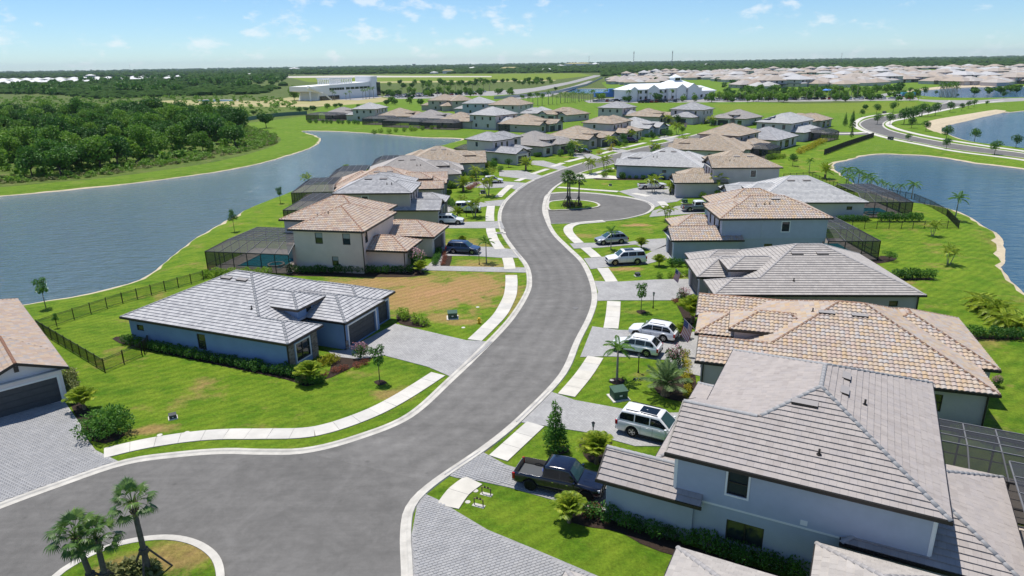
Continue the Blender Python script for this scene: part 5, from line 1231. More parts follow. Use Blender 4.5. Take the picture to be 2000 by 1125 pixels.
def fan(mb_r=.62, n=22):
    """palmetto fan on its stalk, tips hanging"""
    f = MB(); st = 1.0; f.tube([V(0,0,0),V(st*.5,0,.16),V(st,0,.2)],[.028,.02,.014],4,0,False,.8)
    for i in range(n):
        a = (i/(n-1)-.5)*math.pi*1.25; d = V(math.cos(a),math.sin(a),.05-.25*abs(math.sin(a))); l = mb_r*(1-.18*abs(a)/2)*random.uniform(.9,1.1); p = V(st,0,.2)
        t = random.uniform(.15,.8); s = d.cross(V(0,0,1)).normalized()*.036; m_ = p+d*l*.62; e = p+d*l+V(0,0,-.24*random.uniform(.6,1.3))
        f.face((p, m_+s, m_-s), 0, t); f.face((m_-s, m_+s, e), 0, t)
    return f
def crown_of(fr_list, spec):
    """merge fronds set at (yaw, pitch) into one crown"""
    mb = MB()
    for yaw, pit, z in spec: mb.add(random.choice(fr_list), Matrix.Translation((0,0,z)) @ Matrix.Rotation(yaw,4,'Z') @ Matrix.Rotation(-pit,4,'Y'))
    return mb
FR = [frond(2.3, 22, .6, .9, .5, .11) for _ in range(4)]; FRS = [frond(1.9, 24, .50, .75, .62, .06) for _ in range(4)]; FRD = [frond(2.3, 30, .46, .35, .35, .065) for _ in range(4)]; FRB = [frond(1.05, 22, .38, .6, .95, .04) for _ in range(4)]; FRE = [frond(1.75, 32, .42, .35, .45, .034) for _ in range(4)]; FANS = [fan() for _ in range(5)]
def feather_palm(name, label, h, frs, lm, nf=13, stems=1, r=.11, group=None, single=False, pitch=(-.35,1.0), bark=None, lean=.0):
    e = empty(name, (0,0,-200), 0, label, 'palm tree', group)
    for k in range(stems):
        a = k*2*math.pi/max(1,stems); bx, by = (.0,0) if stems == 1 else (.22*math.cos(a),.22*math.sin(a)); tx, ty = bx*(3.2 if stems > 1 else 1)+lean, by*(3.2 if stems > 1 else 1); hh = h*(1-.12*k)
        t = MB(); t.tube([V(bx,by,-.1),V(bx*1.1,by*1.1,hh*.1),V((bx+tx)/2,(by+ty)/2,hh*.5),V(tx,ty,hh)],[r*1.5,r*1.15,r,r*.75],9); link('trunk', t.mesh('trunk', bark or M_PALEBARK, True), e)
        spec = [(i*2.4+random.uniform(-.25,.25), pitch[0]+(pitch[1]-pitch[0])*((i+.5)/nf)+random.uniform(-.12,.12), 0) for i in range(nf)]
        if single:
            ms = [f.mesh('frond', lm) for f in frs]
            for yaw, pit, z in spec:
                o = link('frond', random.choice(ms), e, (tx,ty,hh)); o.rotation_euler = (Matrix.Rotation(yaw,4,'Z') @ Matrix.Rotation(-pit,4,'Y')).to_euler()
        else: link('crown', crown_of(frs, spec).mesh('crown', lm), e, (tx,ty,hh))
    return e
pal_near = feather_palm('foxtail_palm', 'small palm with drooping fronds in a mulch ring behind the green transformer box', 3.3, FRS, LF_PALM, 12, 1, .11, None, True)
put(pal_near, 1205, 743, 4.1, ty=668)
pal = feather_palm('queen_palm', 'slim single palm on the lawn in front of the blue parked car', 3.4, FRS, LF_PALM, 12, 1, .09)
put(pal, 950, 513, 4.2, ty=467)
for px, py, ty, lab in ((1193,488,447,'slim palm on the lawn in front of the silver crossover'),(1865,430,381,'tall leaning palm beside the fence corner at the lake'),(1580,336,311,'single palm behind the two-storey with front gable')): put(pal, px, py, 4.2, ty=ty, label=lab)
clump = feather_palm('areca_palm', 'multi-stemmed yellow-green palm on the mown lake lawn', 2.6, FRS, LF_PALMY, 9, 3, .06)
for px, py, ty, lab in ((1821,461,430,'multi-stemmed palm on the lawn just below the lake fence'),(1852,517,478,'multi-stemmed palm alone on the mown lawn near the sandy shore'),(1275,376,340,'yellow-green palm in front of the white pickup'),(1181,333,303,'clump palm on the verge beside the sky-blue house'),(1303,432,398,'yellow-green palm beside the grey pickup on the cul-de-sac'),(927,424,385,'double palm beside the white off-roader'),(903,405,380,'palm at the drive of the white off-roader'),(953,383,342,'palm in the front lawn by the mid-street white car'),(960,350,326,'palm behind the mid-street white car'),(1378,372,338,'bright palm at the front corner of the gabled two-storey'),(1400,382,335,'tall palm at the wall of the gabled two-storey'),
                        (600,362,338,'palm at the lake edge beside the dark pool cages'),(676,334,320,'palm between the dark pool cages and the lake')): put(clump, px, py, 3.6, ty=ty, label=lab)
date = feather_palm('date_palm', 'low broad date palm in a mulch bed above the white sunroof car', .65, FRE, LF_GREYG, 26, 1, .22, None, True, (-.15,1.25), M_BOOT)
put(date, 1299, 772, 2.3, ty=700)
dat2 = feather_palm('date_palm', 'broad golden date palm at the lawn edge behind the pale roof', 1.6, FRD, LF_PALMY, 24, 1, .22, None, False, (-.3,1.25), M_BOOT)
for px, py, ty, lab in ((1611,349,316,'broad golden date palm on the lawn beside the lake corner'),(1027,333,303,'broad date palm in the front lawn of the sandy gabled house'),(1309,379,352,'low date palm in the lawn beside the white pickup'),(905,374,340,'grey-green date palm beside the mid-street garages'),(893,428,400,'low date palm between the white suv and the off-roader')): put(dat2, px, py, 3.5, ty=ty, label=lab)
robel = feather_palm('pygmy_palm', 'bushy low palm at the corner of the slate-blue house', .3, FRB, LF_PALMY, 30, 1, .08, None, True, (.0,1.3), M_BOOT)
put(robel, 606, 748, 1.45, ty=700)
for px, py, ty, lab in ((1112,1020,960,'bushy low palm beside the front of the dark pickup'),(1165,905,838,'bushy yellow-green palm by the yard lamp behind the dark pickup'),(1252,486,460,'bushy palm between the silver and white parked cars'),(1287,520,494,'low bushy palm behind the white three-row car'),(1352,630,572,'bushy palm by the corner of the mushroom-roofed house'),(165,800,750,'bushy low palm at the brown-tiled house garage'),(822,533,505,'low palm by the entry of the cream two-storey'),(903,478,458,'low bushy palm behind the blue car'),(1330,660,628,'low palm beside the flag of the tan-roofed house')): put(robel, px, py, 1.45, ty=ty, label=lab)
arb = feather_palm('areca_palm', 'yellowing palm in the mulch bed by the sandy lake shore', 1.0, FR, LF_PALMY, 14, 3, .05, 'yellowing palms in the lakeside bed')
for px, py, ty in ((1915,600,560),(1935,612,565),(1948,622,575),(1965,640,590),(1988,648,600)): put(arb, px, py, 3.2, ty=ty)
pal3 = feather_palm('royal_palm', 'palm in the row behind the pool cage with the clipped hedge', 3.4, FR, LF_PALM, 12, 1, .1, 'palms behind the pool cage with the clipped hedge')
for px, py, ty in ((1652,362,326),(1655,372,340),(1675,366,330),(1692,372,337),(1720,372,352),(1730,376,355),(1742,378,360),(1757,382,359),(1780,388,353),(1700,376,345)): put(pal3, px, py, 4.4, ty=ty)
# sabal palms with stakes
def sabal(label, h, nf, lean, single, group=None):
    e = empty('sabal_palm', (0,0,-200), 0, label, 'palm tree', group); t = MB()
    path = [V(0,0,-.15),V(lean*.05,0,h*.15),V(lean*.4,0,h*.5),V(lean,0,h)]; t.tube(path,[.18,.155,.14,.125],12)
    link('trunk', t.mesh('trunk', M_PALMBARK, True), e); bt = MB()
    for i in range(26):
        a = i*2.4; z = h-.75+.8*i/26; x = lean*(z/h)**1.4; bt.tube([V(x+.14*math.cos(a),.14*math.sin(a),z),V(x+.24*math.cos(a),.24*math.sin(a),z+.22)],[.05,.028],4)
    link('leaf_base', bt.mesh('leaf_base', M_BOOT), e)
    ms = [f.mesh('frond', LF_SABAL) for f in FANS]; spec = [(i*2.4+random.uniform(-.3,.3), -.75+1.95*((i+.5)/nf)+random.uniform(-.12,.12)) for i in range(nf)]
    if single:
        for yaw, pit in spec:
            o = link('frond', random.choice(ms), e, (lean,0,h+.05)); o.rotation_euler = (Matrix.Rotation(yaw,4,'Z') @ Matrix.Rotation(-pit,4,'Y')).to_euler(); o.scale = (random.uniform(.72,.95),)*3
    else: link('crown', crown_of(FANS, [(y,p,0) for y,p in spec]).mesh('crown', LF_SABAL), e, (lean,0,h))
    for k in range(3):
        a = k*2.1+.6; s = MB(); s.beam(V(1.15*math.cos(a),1.15*math.sin(a),0),V(lean*.2+.2*math.cos(a),.2*math.sin(a),h*.36),.045); link('stake', s.mesh('stake', M_STAKE), e)
    c = MB(); c.tube([V(lean*.2,0,h*.33),V(lean*.2,0,h*.39)],.24,10); link('collar', c.mesh('collar', M_STAKE), e); return e
sp1 = sabal('tall cabbage palm with bare leaning trunk on the dry grass island', 4.6, 20, -.05, True); b = G(293,1128); sp1.location = (b.x,b.y,.1); sp1.rotation_euler = (0,0,.15)
sp2 = sabal('fullest-crowned cabbage palm on the dry grass island', 3.6, 24, -.35, True); b = G(190,1165); sp2.location = (b.x,b.y,.1); sp2.rotation_euler = (0,0,.0)
sp3 = sabal('shortest cabbage palm of the three on the dry grass island', 3.3, 20, .0, True); b = G(214,1160); sp3.location = (b.x,b.y,.1); sp3.rotation_euler = (0,0,1.0)
sp4 = sabal('cabbage palm standing on the cul-de-sac grass island', 5.2, 24, .1, False, 'cabbage palms on the cul-de-sac island')
for px, py, ty in ((1108,405,338),(1113,406,342),(1130,404,344)): put(sp4, px, py, 6.0, ty=ty)
HEDGES['tuft'] = shrub_proto('grass_tuft', '-', LF_BRUSH, .6, 260, .3, lob=[(V(0,0,.3),V(.4,.4,.35))]); hedge('tuft', 'coarse grass tuft under the three palms of the dry grass island', (205,1135), (280,1128), .7, 1.2, jit=.3); hedge('tuft', 'coarse grass tuft under the cul-de-sac island palms', (1108,404), (1134,403), .8, 1.3, jit=.3)

# ================================================================ POOL CAGES, FENCES, VEHICLES, YARD THINGS
def screen_mat():
    m = bpy.data.materials.new('insect_screen'); m.use_nodes = True; nt = m.node_tree; N = nt.nodes; L = nt.links
    b = N['Principled BSDF']; b.inputs['Base Color'].default_value = (.035,.037,.042,1); b.inputs['Roughness'].default_value = .6
    t = N.new('ShaderNodeBsdfTransparent'); ms = N.new('ShaderNodeMixShader'); ms.inputs[0].default_value = .62
    L.new(t.outputs[0], ms.inputs[1]); L.new(b.outputs[0], ms.inputs[2]); L.new(ms.outputs[0], N['Material Output'].inputs['Surface']); MATS['insect_screen'] = m; return m
M_SCREEN = screen_mat(); M_CAGE = mat('cage_bronze', (.035,.034,.036), .45, spec=.5); M_CAGEL = mat('cage_beam', (.16,.16,.165), .5)
M_POOLW = water_mat('pool_water', (.02,.33,.40), 1.4, .25, .05); M_DECKP = mat('pool_deck_stone', (.46,.40,.35), .85, noise_amt=.12, noise_scale=1.5); M_COPING = mat('pool_coping', (.55,.50,.45), .8)
def cage(h, label, u0, u1, v0, v1, wh=2.65, rise=1.15, inset=1.9, pool=None, attach='w', nx=None, ny=None, lod=0):
    """screened enclosure: posts, eave beam, sloped skirts and a flat top, each panel its own"""
    c = h.W((u0+u1)/2, (v0+v1)/2, 0); e = empty('pool_cage', c, 0, label, 'pool cage'); T = lambda u, v, z: h.W(u, v, z)-c
    fm = MB(); lm_ = MB(); nx = nx or max(2, round((u1-u0)/2.1)); ny = ny or max(2, round((v1-v0)/2.1))
    i0 = u0+(inset if 'w' not in attach else .0); i1 = u1-(inset if 'e' not in attach else .0); j0 = v0+(inset if 's' not in attach else 0); j1 = v1-(inset if 'n' not in attach else 0)
    us = [u0+(u1-u0)*k/nx for k in range(nx+1)]; vs_ = [v0+(v1-v0)*k/ny for k in range(ny+1)]; iu = [i0+(i1-i0)*k/nx for k in range(nx+1)]; iv = [j0+(j1-j0)*k/ny for k in range(ny+1)]; zt = wh+rise; r = .045
    def pan(pts): m = MB(); m.face([T(*p) for p in pts]); link('screen_panel', m.mesh('screen_panel', M_SCREEN), e)
    sides = []
    if 's' not in attach: sides.append([(u, v0) for u in us]); 
    if 'n' not in attach: sides.append([(u, v1) for u in us])
    if 'w' not in attach: sides.append([(u0, v) for v in vs_])
    if 'e' not in attach: sides.append([(u1, v) for v in vs_])
    for S in sides:
        for k, (u, v) in enumerate(S):
            fm.beam(T(u,v,0), T(u,v,wh), r)
            if k: 
                p = S[k-1]; pan(((p[0],p[1],.02),(u,v,.02),(u,v,wh),(p[0],p[1],wh))); fm.beam(T(p[0],p[1],.95), T(u,v,.95), .03)
        fm.beam(T(*S[0],wh), T(*S[-1],wh), .06)
    for k in range(nx+1):
        if 's' not in attach: lm_.beam(T(us[k],v0,wh), T(iu[k],j0,zt), .04)
        if 'n' not in attach: lm_.beam(T(us[k],v1,wh), T(iu[k],j1,zt), .04)
        lm_.beam(T(iu[k],j0,zt), T(iu[k],j1,zt), .035)
        if k:
            if 's' not in attach: pan(((us[k-1],v0,wh),(us[k],v0,wh),(iu[k],j0,zt),(iu[k-1],j0,zt)))
            if 'n' not in attach: pan(((us[k-1],v1,wh),(us[k],v1,wh),(iu[k],j1,zt),(iu[k-1],j1,zt)))
    for k in range(ny+1):
        if 'w' not in attach: lm_.beam(T(u0,vs_[k],wh), T(i0,iv[k],zt), .04)
        if 'e' not in attach: lm_.beam(T(u1,vs_[k],wh), T(i1,iv[k],zt), .04)
        lm_.beam(T(i0,iv[k],zt), T(i1,iv[k],zt), .035)
        if k:
            if 'w' not in attach: pan(((u0,vs_[k-1],wh),(u0,vs_[k],wh),(i0,iv[k],zt),(i0,iv[k-1],zt)))
            if 'e' not in attach: pan(((u1,vs_[k-1],wh),(u1,vs_[k],wh),(i1,iv[k],zt),(i1,iv[k-1],zt)))
            for q in range(nx): pan(((iu[q],iv[k-1],zt),(iu[q+1],iv[k-1],zt),(iu[q+1],iv[k],zt),(iu[q],iv[k],zt)))
    link('frame', fm.mesh('frame', M_CAGE), e); link('roof_beam', lm_.mesh('roof_beam', M_CAGEL), e)
    # deck and pool: things of their own on the ground
    dk = MB(); dk.box(u0+.08,u1-.08,v0+.08,v1-.08,0,.09,T=lambda u,v,z: h.W(u,v,z)); tag(link('pool_deck', dk.mesh('pool_deck', M_DECKP)), kind='structure')
    if pool:
        a0,a1,b0,b1 = pool; pe = empty('swimming_pool', h.W((a0+a1)/2,(b0+b1)/2,0), 0, 'blue swimming pool under the '+label.split(' ',1)[1] if label[0] == 'a' else 'swimming pool inside the '+label, 'pool')
        cc = h.W((a0+a1)/2,(b0+b1)/2,0); cp = MB(); Tq = lambda u,v,z: h.W(u,v,z)-cc; t = .3
        for q in ((a0,a1,b0,b0+t),(a0,a1,b1-t,b1),(a0,a0+t,b0+t,b1-t),(a1-t,a1,b0+t,b1-t)): cp.box(*q,.092,.15,T=Tq)
        link('coping', cp.mesh('coping', M_COPING), pe); wq = MB(); wq.box(a0+t,a1-t,b0+t,b1-t,.093,.115,T=Tq); link('water', wq.mesh('water', M_POOLW), pe)
        sp = MB(); sc_ = h.W(a0+1.6 if pool[1]-pool[0] > 5 else (a0+a1)/2, b0+1.5, 0)-cc
        ring = [sc_+V(math.cos(k*.3927)*1.15, math.sin(k*.3927)*1.15, 0) for k in range(16)]
        for k in range(16): a, b2 = ring[k], ring[(k+1)%16]; ai, bi_ = sc_+(a-sc_)*.8, sc_+(b2-sc_)*.8; sp.face((a+V(0,0,.36),b2+V(0,0,.36),bi_+V(0,0,.36),ai+V(0,0,.36))); sp.face((a+V(0,0,.1),b2+V(0,0,.1),b2+V(0,0,.36),a+V(0,0,.36))); sp.face((bi_+V(0,0,.1),ai+V(0,0,.1),ai+V(0,0,.36),bi_+V(0,0,.36)))
        link('spa_rim', sp.mesh('spa_rim', M_COPING), pe); sw = MB(); sw.face([sc_+(p-sc_)*.8+V(0,0,.3) for p in ring]); link('spa_water', sw.mesh('spa_water', M_POOLW), pe)
    return e
cage(L2, 'screened cage over a blue pool beside the cream two-storey house', 10.2, 22.3, -1.2, 10.5, 2.65, 1.2, 2.2, (12.5, 19.6, .6, 7.6), 'w')
cage(R4, 'screened pool cage behind the blue-grey two-storey house', 14.3, 21.2, -.3, 11.5, 2.65, 1.2, 2.2, (15.6, 19.8, 1.2, 8.5), 'w')
cage(R5, 'screened pool cage beside the lake with a clipped hedge in front', 20.9, 29.2, 1.6, 15, 2.65, 1.25, 2.3, (22.2, 27.6, 2.6, 9.5), 'w')
cage(R1, 'screened lanai cage along the low roof of the beige two-storey house', 17.05, 25, -2, 10.25, 2.6, 1.4, 2.2, None, 'wn')
cage(R1, 'screened lanai cage at the back corner of the beige two-storey house', 13.45, 25, 10.35, 15.7, 2.6, 1.2, 1.2, None, 'w')
cage(L3, 'dark pool cage behind the grey-walled two-storey house', 14.6, 22.5, 2, 14, 2.6, 1.15, 2.2, None, 'w')
cage(L4, 'dark pool cage behind the peach-tiled house on the lake bank', 21.5, 29.5, 2, 15, 2.6, 1.15, 2.2, None, 'w')
cage(L5, 'dark pool cage behind the mushroom-tiled house on the lake bank', 21, 29, 2, 15, 2.6, 1.15, 2.2, None, 'w')
cage(L6, 'dark pool cage behind the sandy gabled house on the lake bank', 20, 28, 3, 15, 2.6, 1.15, 2.2, None, 'w')
cage(L7, 'low dark cage behind the pale lake-corner two-storey', 10.7, 17, 2, 13, 2.6, 1.0, 2.0, None, 'w', 3, 3)
cage(R9, 'screened porch attached to the sandy two-storey house', 12.6, 21, 0, 9, 2.6, .9, 2.0, None, 'w', 4, 3); cage(R11, 'screened porch beside the solar-roofed house', 12.6, 22, 6, 17, 2.6, .9, 2.0, None, 'w', 4, 3)
_far = [o for o in C.objects if o.get('label', '').endswith('in the lakeside row') or 'end of the lakeside row' in o.get('label', '')]
class _Fr:                       # a plain frame for the cages on the far bank
    def __init__(s, a, b): s.O = V(a.x,a.y); d = V(b.x-a.x,b.y-a.y); s.u = d.normalized(); s.v = V(-s.u.y, s.u.x)
    def W(s, u, v, z): p = s.O+s.u*u+s.v*v; return V(p.x,p.y,z)
for a, b, nm in (((708,243.5),(760,244.5),'first'),((747,248),(820,251),'second'),((822,252),(888,254),'third'),((598,235),(656,237),'fourth'),((974,257),(1044,258),'fifth')):
    A, B = G(*a), G(*b); fr_ = _Fr(A, B); Lx = (B-A).length
    cage(fr_, {'first':'dark screened porch behind the pale two-storey of the lakeside row','second':'dark screened porch behind the mushroom roof of the lakeside row','third':'dark screened porch behind the sandy roof of the lakeside row','fourth':'dark screened porch at the end of the lakeside row','fifth':'dark screened porch behind the white-grey two-storey'}[nm], 0, Lx, 0, 9, 2.7, .9, 2.5, None, 'n', 4, 3)
# --- fences
M_FENCE = mat('black_aluminium', (.012,.012,.013), .4, spec=.5); M_WOODF = mat('dark_timber', (.045,.032,.024), .85, noise_amt=.3, noise_scale=3)
def fence(label, px, hgt=1.25, step=1.85, picket=.105, solid=False, m=None, closed=False, name='fence'):
    P = GL(px); e = empty(name, (P[0].x,P[0].y,0), 0, label, 'fence'); o0 = V(P[0].x,P[0].y,0); m = m or M_FENCE; posts = MB(); posts.box(-.035,.035,-.035,.035,0,hgt+.08); pm = posts.mesh('post', m); cache = {}
    for a, b in zip(P, P[1:]):
        d = b-a; n = max(1, round(d.length/step)); st = d.length/n; ang = math.atan2(d.y,d.x); key = round(st,2)
        if key not in cache:
            q = MB()
            if solid:
                k = .02
                while k < st-.02: q.box(k,min(k+.135,st-.02),-.012,.012,.06,hgt); k += .14
                q.box(.0,st,.014,.05,.3,.38); q.box(.0,st,.014,.05,hgt-.35,hgt-.27)
            else:
                for z in (.12,hgt-.18,hgt-.03): q.box(.036,st-.036,-.014,.014,z-.016,z+.016)
                k = .09
                while k < st-.06: q.box(k-.009,k+.009,-.009,.009,.06,hgt-.012); k += picket
            cache[key] = q.mesh('fence_panel', m)
        for i in range(n):
            p = a+d*(i/n)-o0; po = link('post', pm, e, p); po.rotation_euler = (0,0,ang); pn = link('fence_panel', cache[key], e, p); pn.rotation_euler = (0,0,ang)
    link('post', pm, e, P[-1]-o0); return e
fence('black aluminium picket fence round the back lawn of the slate-blue house', [(398,547),(240,592),(75,647),(205,726),(278,694)])
fence('short black picket gate section meeting the slate-blue house wall', [(282,691),(300,668)])
fence('black picket fence between the pool hedge and the open lawn', [(1640,447.5),(1760,447),(1872,446.5),(1848,422),(1816,404),(1785,391),(1735,381)])
fence('black picket fence along the lake behind the gabled two-storey', [(1530,350),(1580,347),(1620,362),(1650,374)], picket=.2)
fence('dark timber fence running down from the boulevard corner', [(1609,303),(1650,287),(1706,268)], 1.6, 2.2, solid=True, m=M_WOODF, name='timber_fence')
M_TEAL = mat('green_screen', (.13,.22,.18), .8, noise_amt=.15, noise_scale=.3); M_WALLW = mat('boundary_wall', (.55,.55,.53), .85, noise_amt=.08, noise_scale=.3)
fence('green screened fence beyond the narrow end of the lake', [(473,238),(500,233.5),(525,229.5),(560,226.5),(600,224)], 2.0, 3.0, solid=True, m=M_TEAL, name='screen_fence')
fence('pale boundary wall along the distant road', [(965,194),(1040,188),(1090,181.5),(1120,174),(1146,167.5),(1162,160),(1177,152.5)], 2.2, 5.0, solid=True, m=M_WALLW, name='boundary_wall')
fence('dark sports-court fence beside the club pool', [(1455,186),(1600,184),(1720,183),(1770,179)], 3.2, 4.0, picket=.35, m=M_FENCE, name='court_fence')
# --- vehicles
def paint(name, c, rough=.28, metal=.0): return mat(name, c, rough, metal, .5, coat=.6)
P_WHITE = paint('paint_white', (.78,.79,.80)); P_BLACK = paint('paint_midnight', (.006,.009,.024), .18); P_BLUE = paint('paint_navy', (.03,.055,.13), .25); P_SILV = paint('paint_silver', (.42,.44,.47), .3, .5); P_GREY = paint('paint_grey', (.16,.19,.22), .3, .3); P_PURP = paint('paint_plum', (.07,.04,.13), .25); P_DARK = paint('paint_black', (.012,.013,.016), .2); P_RED = paint('paint_red', (.30,.02,.02), .25)
M_TYRE = mat('tyre_rubber', (.012,.012,.012), .85); M_RIM = mat('alloy_rim', (.45,.46,.47), .3, .8); M_RIMB = mat('black_rim', (.02,.02,.022), .35, .4); M_TRIMB = mat('black_plastic', (.018,.018,.018), .7); M_LAMPR = mat('tail_lens', (.42,.01,.012), .2, spec=.6); M_LAMPW = mat('head_lens', (.75,.77,.80), .12, spec=.8); M_CHROME = mat('chrome', (.7,.7,.72), .12, 1)
M_CARGLASS = mat('car_glass', (.006,.010,.014), .04, spec=.45); M_WSHIELD = mat('windscreen', (.03,.075,.085), .04, spec=.6)
def wheel(r, w, side, rim):
    t = MB(); n = 20
    prof = [(-w/2,r*.62),(-w/2,r*.93),(-w/2+.03,r),(w/2-.03,r),(w/2,r*.93),(w/2,r*.62)]
    for k in range(n):
        a = 2*math.pi*k/n
        for (y,q) in prof: t.v.append((math.cos(a)*q, y, math.sin(a)*q))
    m = len(prof)
    for k in range(n):
        for j in range(m-1): a = k*m+j; b = ((k+1)%n)*m+j; t.idx((a,b,b+1,a+1))
    d = MB(); ys = side*(w/2-.03)
    for k in range(5):
        a0 = 2*math.pi*k/5; pts = [(math.cos(a0+da)*q, ys, math.sin(a0+da)*q) for da, q in ((-.38,r*.14),(-.19,r*.63),(.19,r*.63),(.38,r*.14))]; d.face(pts)
    d.face([(math.cos(k*.5236)*r*.2, ys+side*.012, math.sin(k*.5236)*r*.2) for k in range(12)])
    for k in range(n): a, b = 2*math.pi*k/n, 2*math.pi*(k+1)/n; d.face([(math.cos(x)*q, ys+side*.008, math.sin(x)*q) for x,q in ((a,r*.56),(b,r*.56),(b,r*.63),(a,r*.63))])
    bk = MB(); bk.face([(math.cos(k*.5236)*r*.6, ys-side*.05, math.sin(k*.5236)*r*.6) for k in range(12)]); d2 = MB(); d2.add(d); n0 = len(d2.f); d2.add(bk); d2.m = [0]*n0+[1]
    return t.mesh('tyre', M_TYRE, True), d2.mesh('rim', [rim, M_TRIMB])
def vehicle(name, label, cat, pm, L_=4.7, W_=1.9, H_=1.72, kind='suv', wb=2.8, r=.36, rim=None, sunroof=False, rails=True, group=None, low=False, roof_m=None, front=None):
    e = empty(name, (0,0,-200), 0, label, cat, group); hw = W_/2; xr, xf = -L_/2, L_/2; belt = H_*.60 if kind != 'sedan' else H_*.62; hood = belt-.07 if kind != 'pickup' else belt-.03; zl = .30 if kind != 'pickup' else .42
    fx, rx = xf-(L_-wb)*.42, xf-(L_-wb)*.42-wb
    cab = {'suv': (xf-L_*.245, xf-L_*.40, xr+.42, xr+.10), 'crossover': (xf-L_*.235, xf-L_*.42, xr+.80, xr+.14), 'sedan': (xf-L_*.27, xf-L_*.42, xr+1.45, xr+.75), 'pickup': (xf-L_*.25, xf-L_*.36, xr+L_*.37, xr+L_*.345), 'van': (xf-L_*.2, xf-L_*.27, xr+.12, xr+.05)}[kind]
    bed = (xr+.09, cab[3]-.06) if kind == 'pickup' else None
    xs = sorted({xr, xr+.05, xr+.15, xf-.35, xf-.16, xf-.06, xf, *[xr+.15+(L_-.5)*k/34 for k in range(35)], *([bed[0],bed[0]+.005,bed[1],bed[1]+.005] if bed else [])})
    b = MB(); rows = []; AR = r+.085
    for x in xs:
        tf = max(0, 1-(xf-x)/.5); tr_ = max(0, 1-(x-xr)/.3); w_ = hw*(1-.16*tf**2-.07*tr_**2)
        zt = belt if x < cab[0] else hood+(belt-hood)*max(0,1-(x-cab[0])/.5)-.16*max(0,(x-cab[0])/(xf-cab[0]))**2.2
        if kind == 'sedan' and x < cab[3]: zt = belt+.02
        zt -= .10*tr_**2; zb = zl+.10*tf**2+.08*tr_**2; za = zb
        for c in (fx, rx):
            if abs(x-c) < AR: za = max(za, r+math.sqrt(AR*AR-(x-c)**2)-.02)
        za = min(za, zt-.2); inb = bed and bed[0]+.002 < x < bed[1]+.002
        fl = .72 if inb else zt+.03; ri = w_-.10
        sec = [(0,zb),(w_*.55,zb),(w_*.93,za),(w_,za+.06),(w_*1.0,za+(zt-za)*.55),(w_*.975,zt-.10),(w_*.93,zt-.015),(ri if inb else w_*.84, zt if inb else zt+.012),(ri if inb else w_*.7, fl if inb else zt+.02),(0,fl)]
        rows.append(sec)
    m = len(rows[0]); nrow = 2*m-2
    for x, sec in zip(xs, rows):
        full = [(x,y,z) for y,z in sec]+[(x,-y,z) for y,z in sec[-2:0:-1]]; b.v.extend(full)
    for i in range(len(xs)-1):
        for j in range(nrow): a = i*nrow+j; c = i*nrow+(j+1)%nrow; b.idx((a,a+nrow,c+nrow,c), 1 if (j in (0,1,nrow-1,nrow-2)) else (1 if bed and j in (7,8,9,10) and bed[0] <= xs[i] and xs[i+1] <= bed[1]+.006 else 0))
    b.idx(tuple(range(nrow))); b.idx(tuple((len(xs)-1)*nrow+j for j in reversed(range(nrow))))
    bm_ = b.mesh('body', [pm, M_TRIMB]); bm_.polygons.foreach_set('use_smooth', [True]*(len(b.f)-2)+[False]*2); link('body', bm_, e)
    # cabin: a loft with curved roof line; the panes are separate pieces set in its faces
    (xa, xrf, xrr, xrb) = cab; bw, tw = hw*.945, hw*.76; zb, zt = belt-.02, H_
    segs = {'suv': [(.05,.325),(.345,.615),(.635,.93)], 'crossover': [(.10,.33),(.345,.615),(.63,.95)], 'sedan': [(.16,.51),(.525,.92)], 'pickup': [(.06,.48),(.51,.94)], 'van': [(.06,.31),(.33,.61),(.63,.93)]}[kind]; Lc = xa-xrb
    wx = [(xrb+Lc*p, xrb+Lc*q) for p, q in segs]
    def zr(x):
        f = (x-xrr)/(xrf-xrr)
        if x <= xrr: return zb+(zt-.07-zb)*max(0,(x-xrb)/max(.01,xrr-xrb))**.85
        if x >= xrf: return zb+(zt-.05-zb)*max(0,(xa-x)/(xa-xrf))**.92
        return zt-.07*(1-f)**2.2-.05*f**2.5
    st_x = sorted({xrb, xrb+(xrr-xrb)*.12, xrb+(xrr-xrb)*.5, xrb+(xrr-xrb)*.88, xrr, xrf, xrf+(xa-xrf)*.10, xrf+(xa-xrf)*.5, xrf+(xa-xrf)*.92, xa, *[xrr+(xrf-xrr)*k/5 for k in range(1,5)], *[v for p in wx for v in p]})
    def sec2(x):
        z = zr(x); out = []
        for t in (0,.13,.80,.93,1.0):
            zz = zb+(z-zb)*t; y = bw+(tw-bw)*((zz-zb)/(zt-zb))-(.035 if t == 1 else 0); out.append(V(x,y,zz))
        out.append(V(x,out[-1].y*.86,z+.018)); out.append(V(x,0,z+.032)); return out
    S2 = [sec2(x) for x in st_x]; cb = MB(); panes = {}
    def addq(key, q, out=None):
        if key is None: cb.face(q); return
        n_ = (q[1]-q[0]).cross(q[2]-q[0]); n_ = n_.normalized() if n_.length > 1e-9 else V(0,0,1)
        c_ = sum(q, V(0,0,0))/4; 
        if n_.dot(c_-V(c_.x*.9,0,zb-.3)) < 0: n_ = -n_
        panes.setdefault(key, MB()).face([p+n_*.006 for p in q]); cb.face(q)
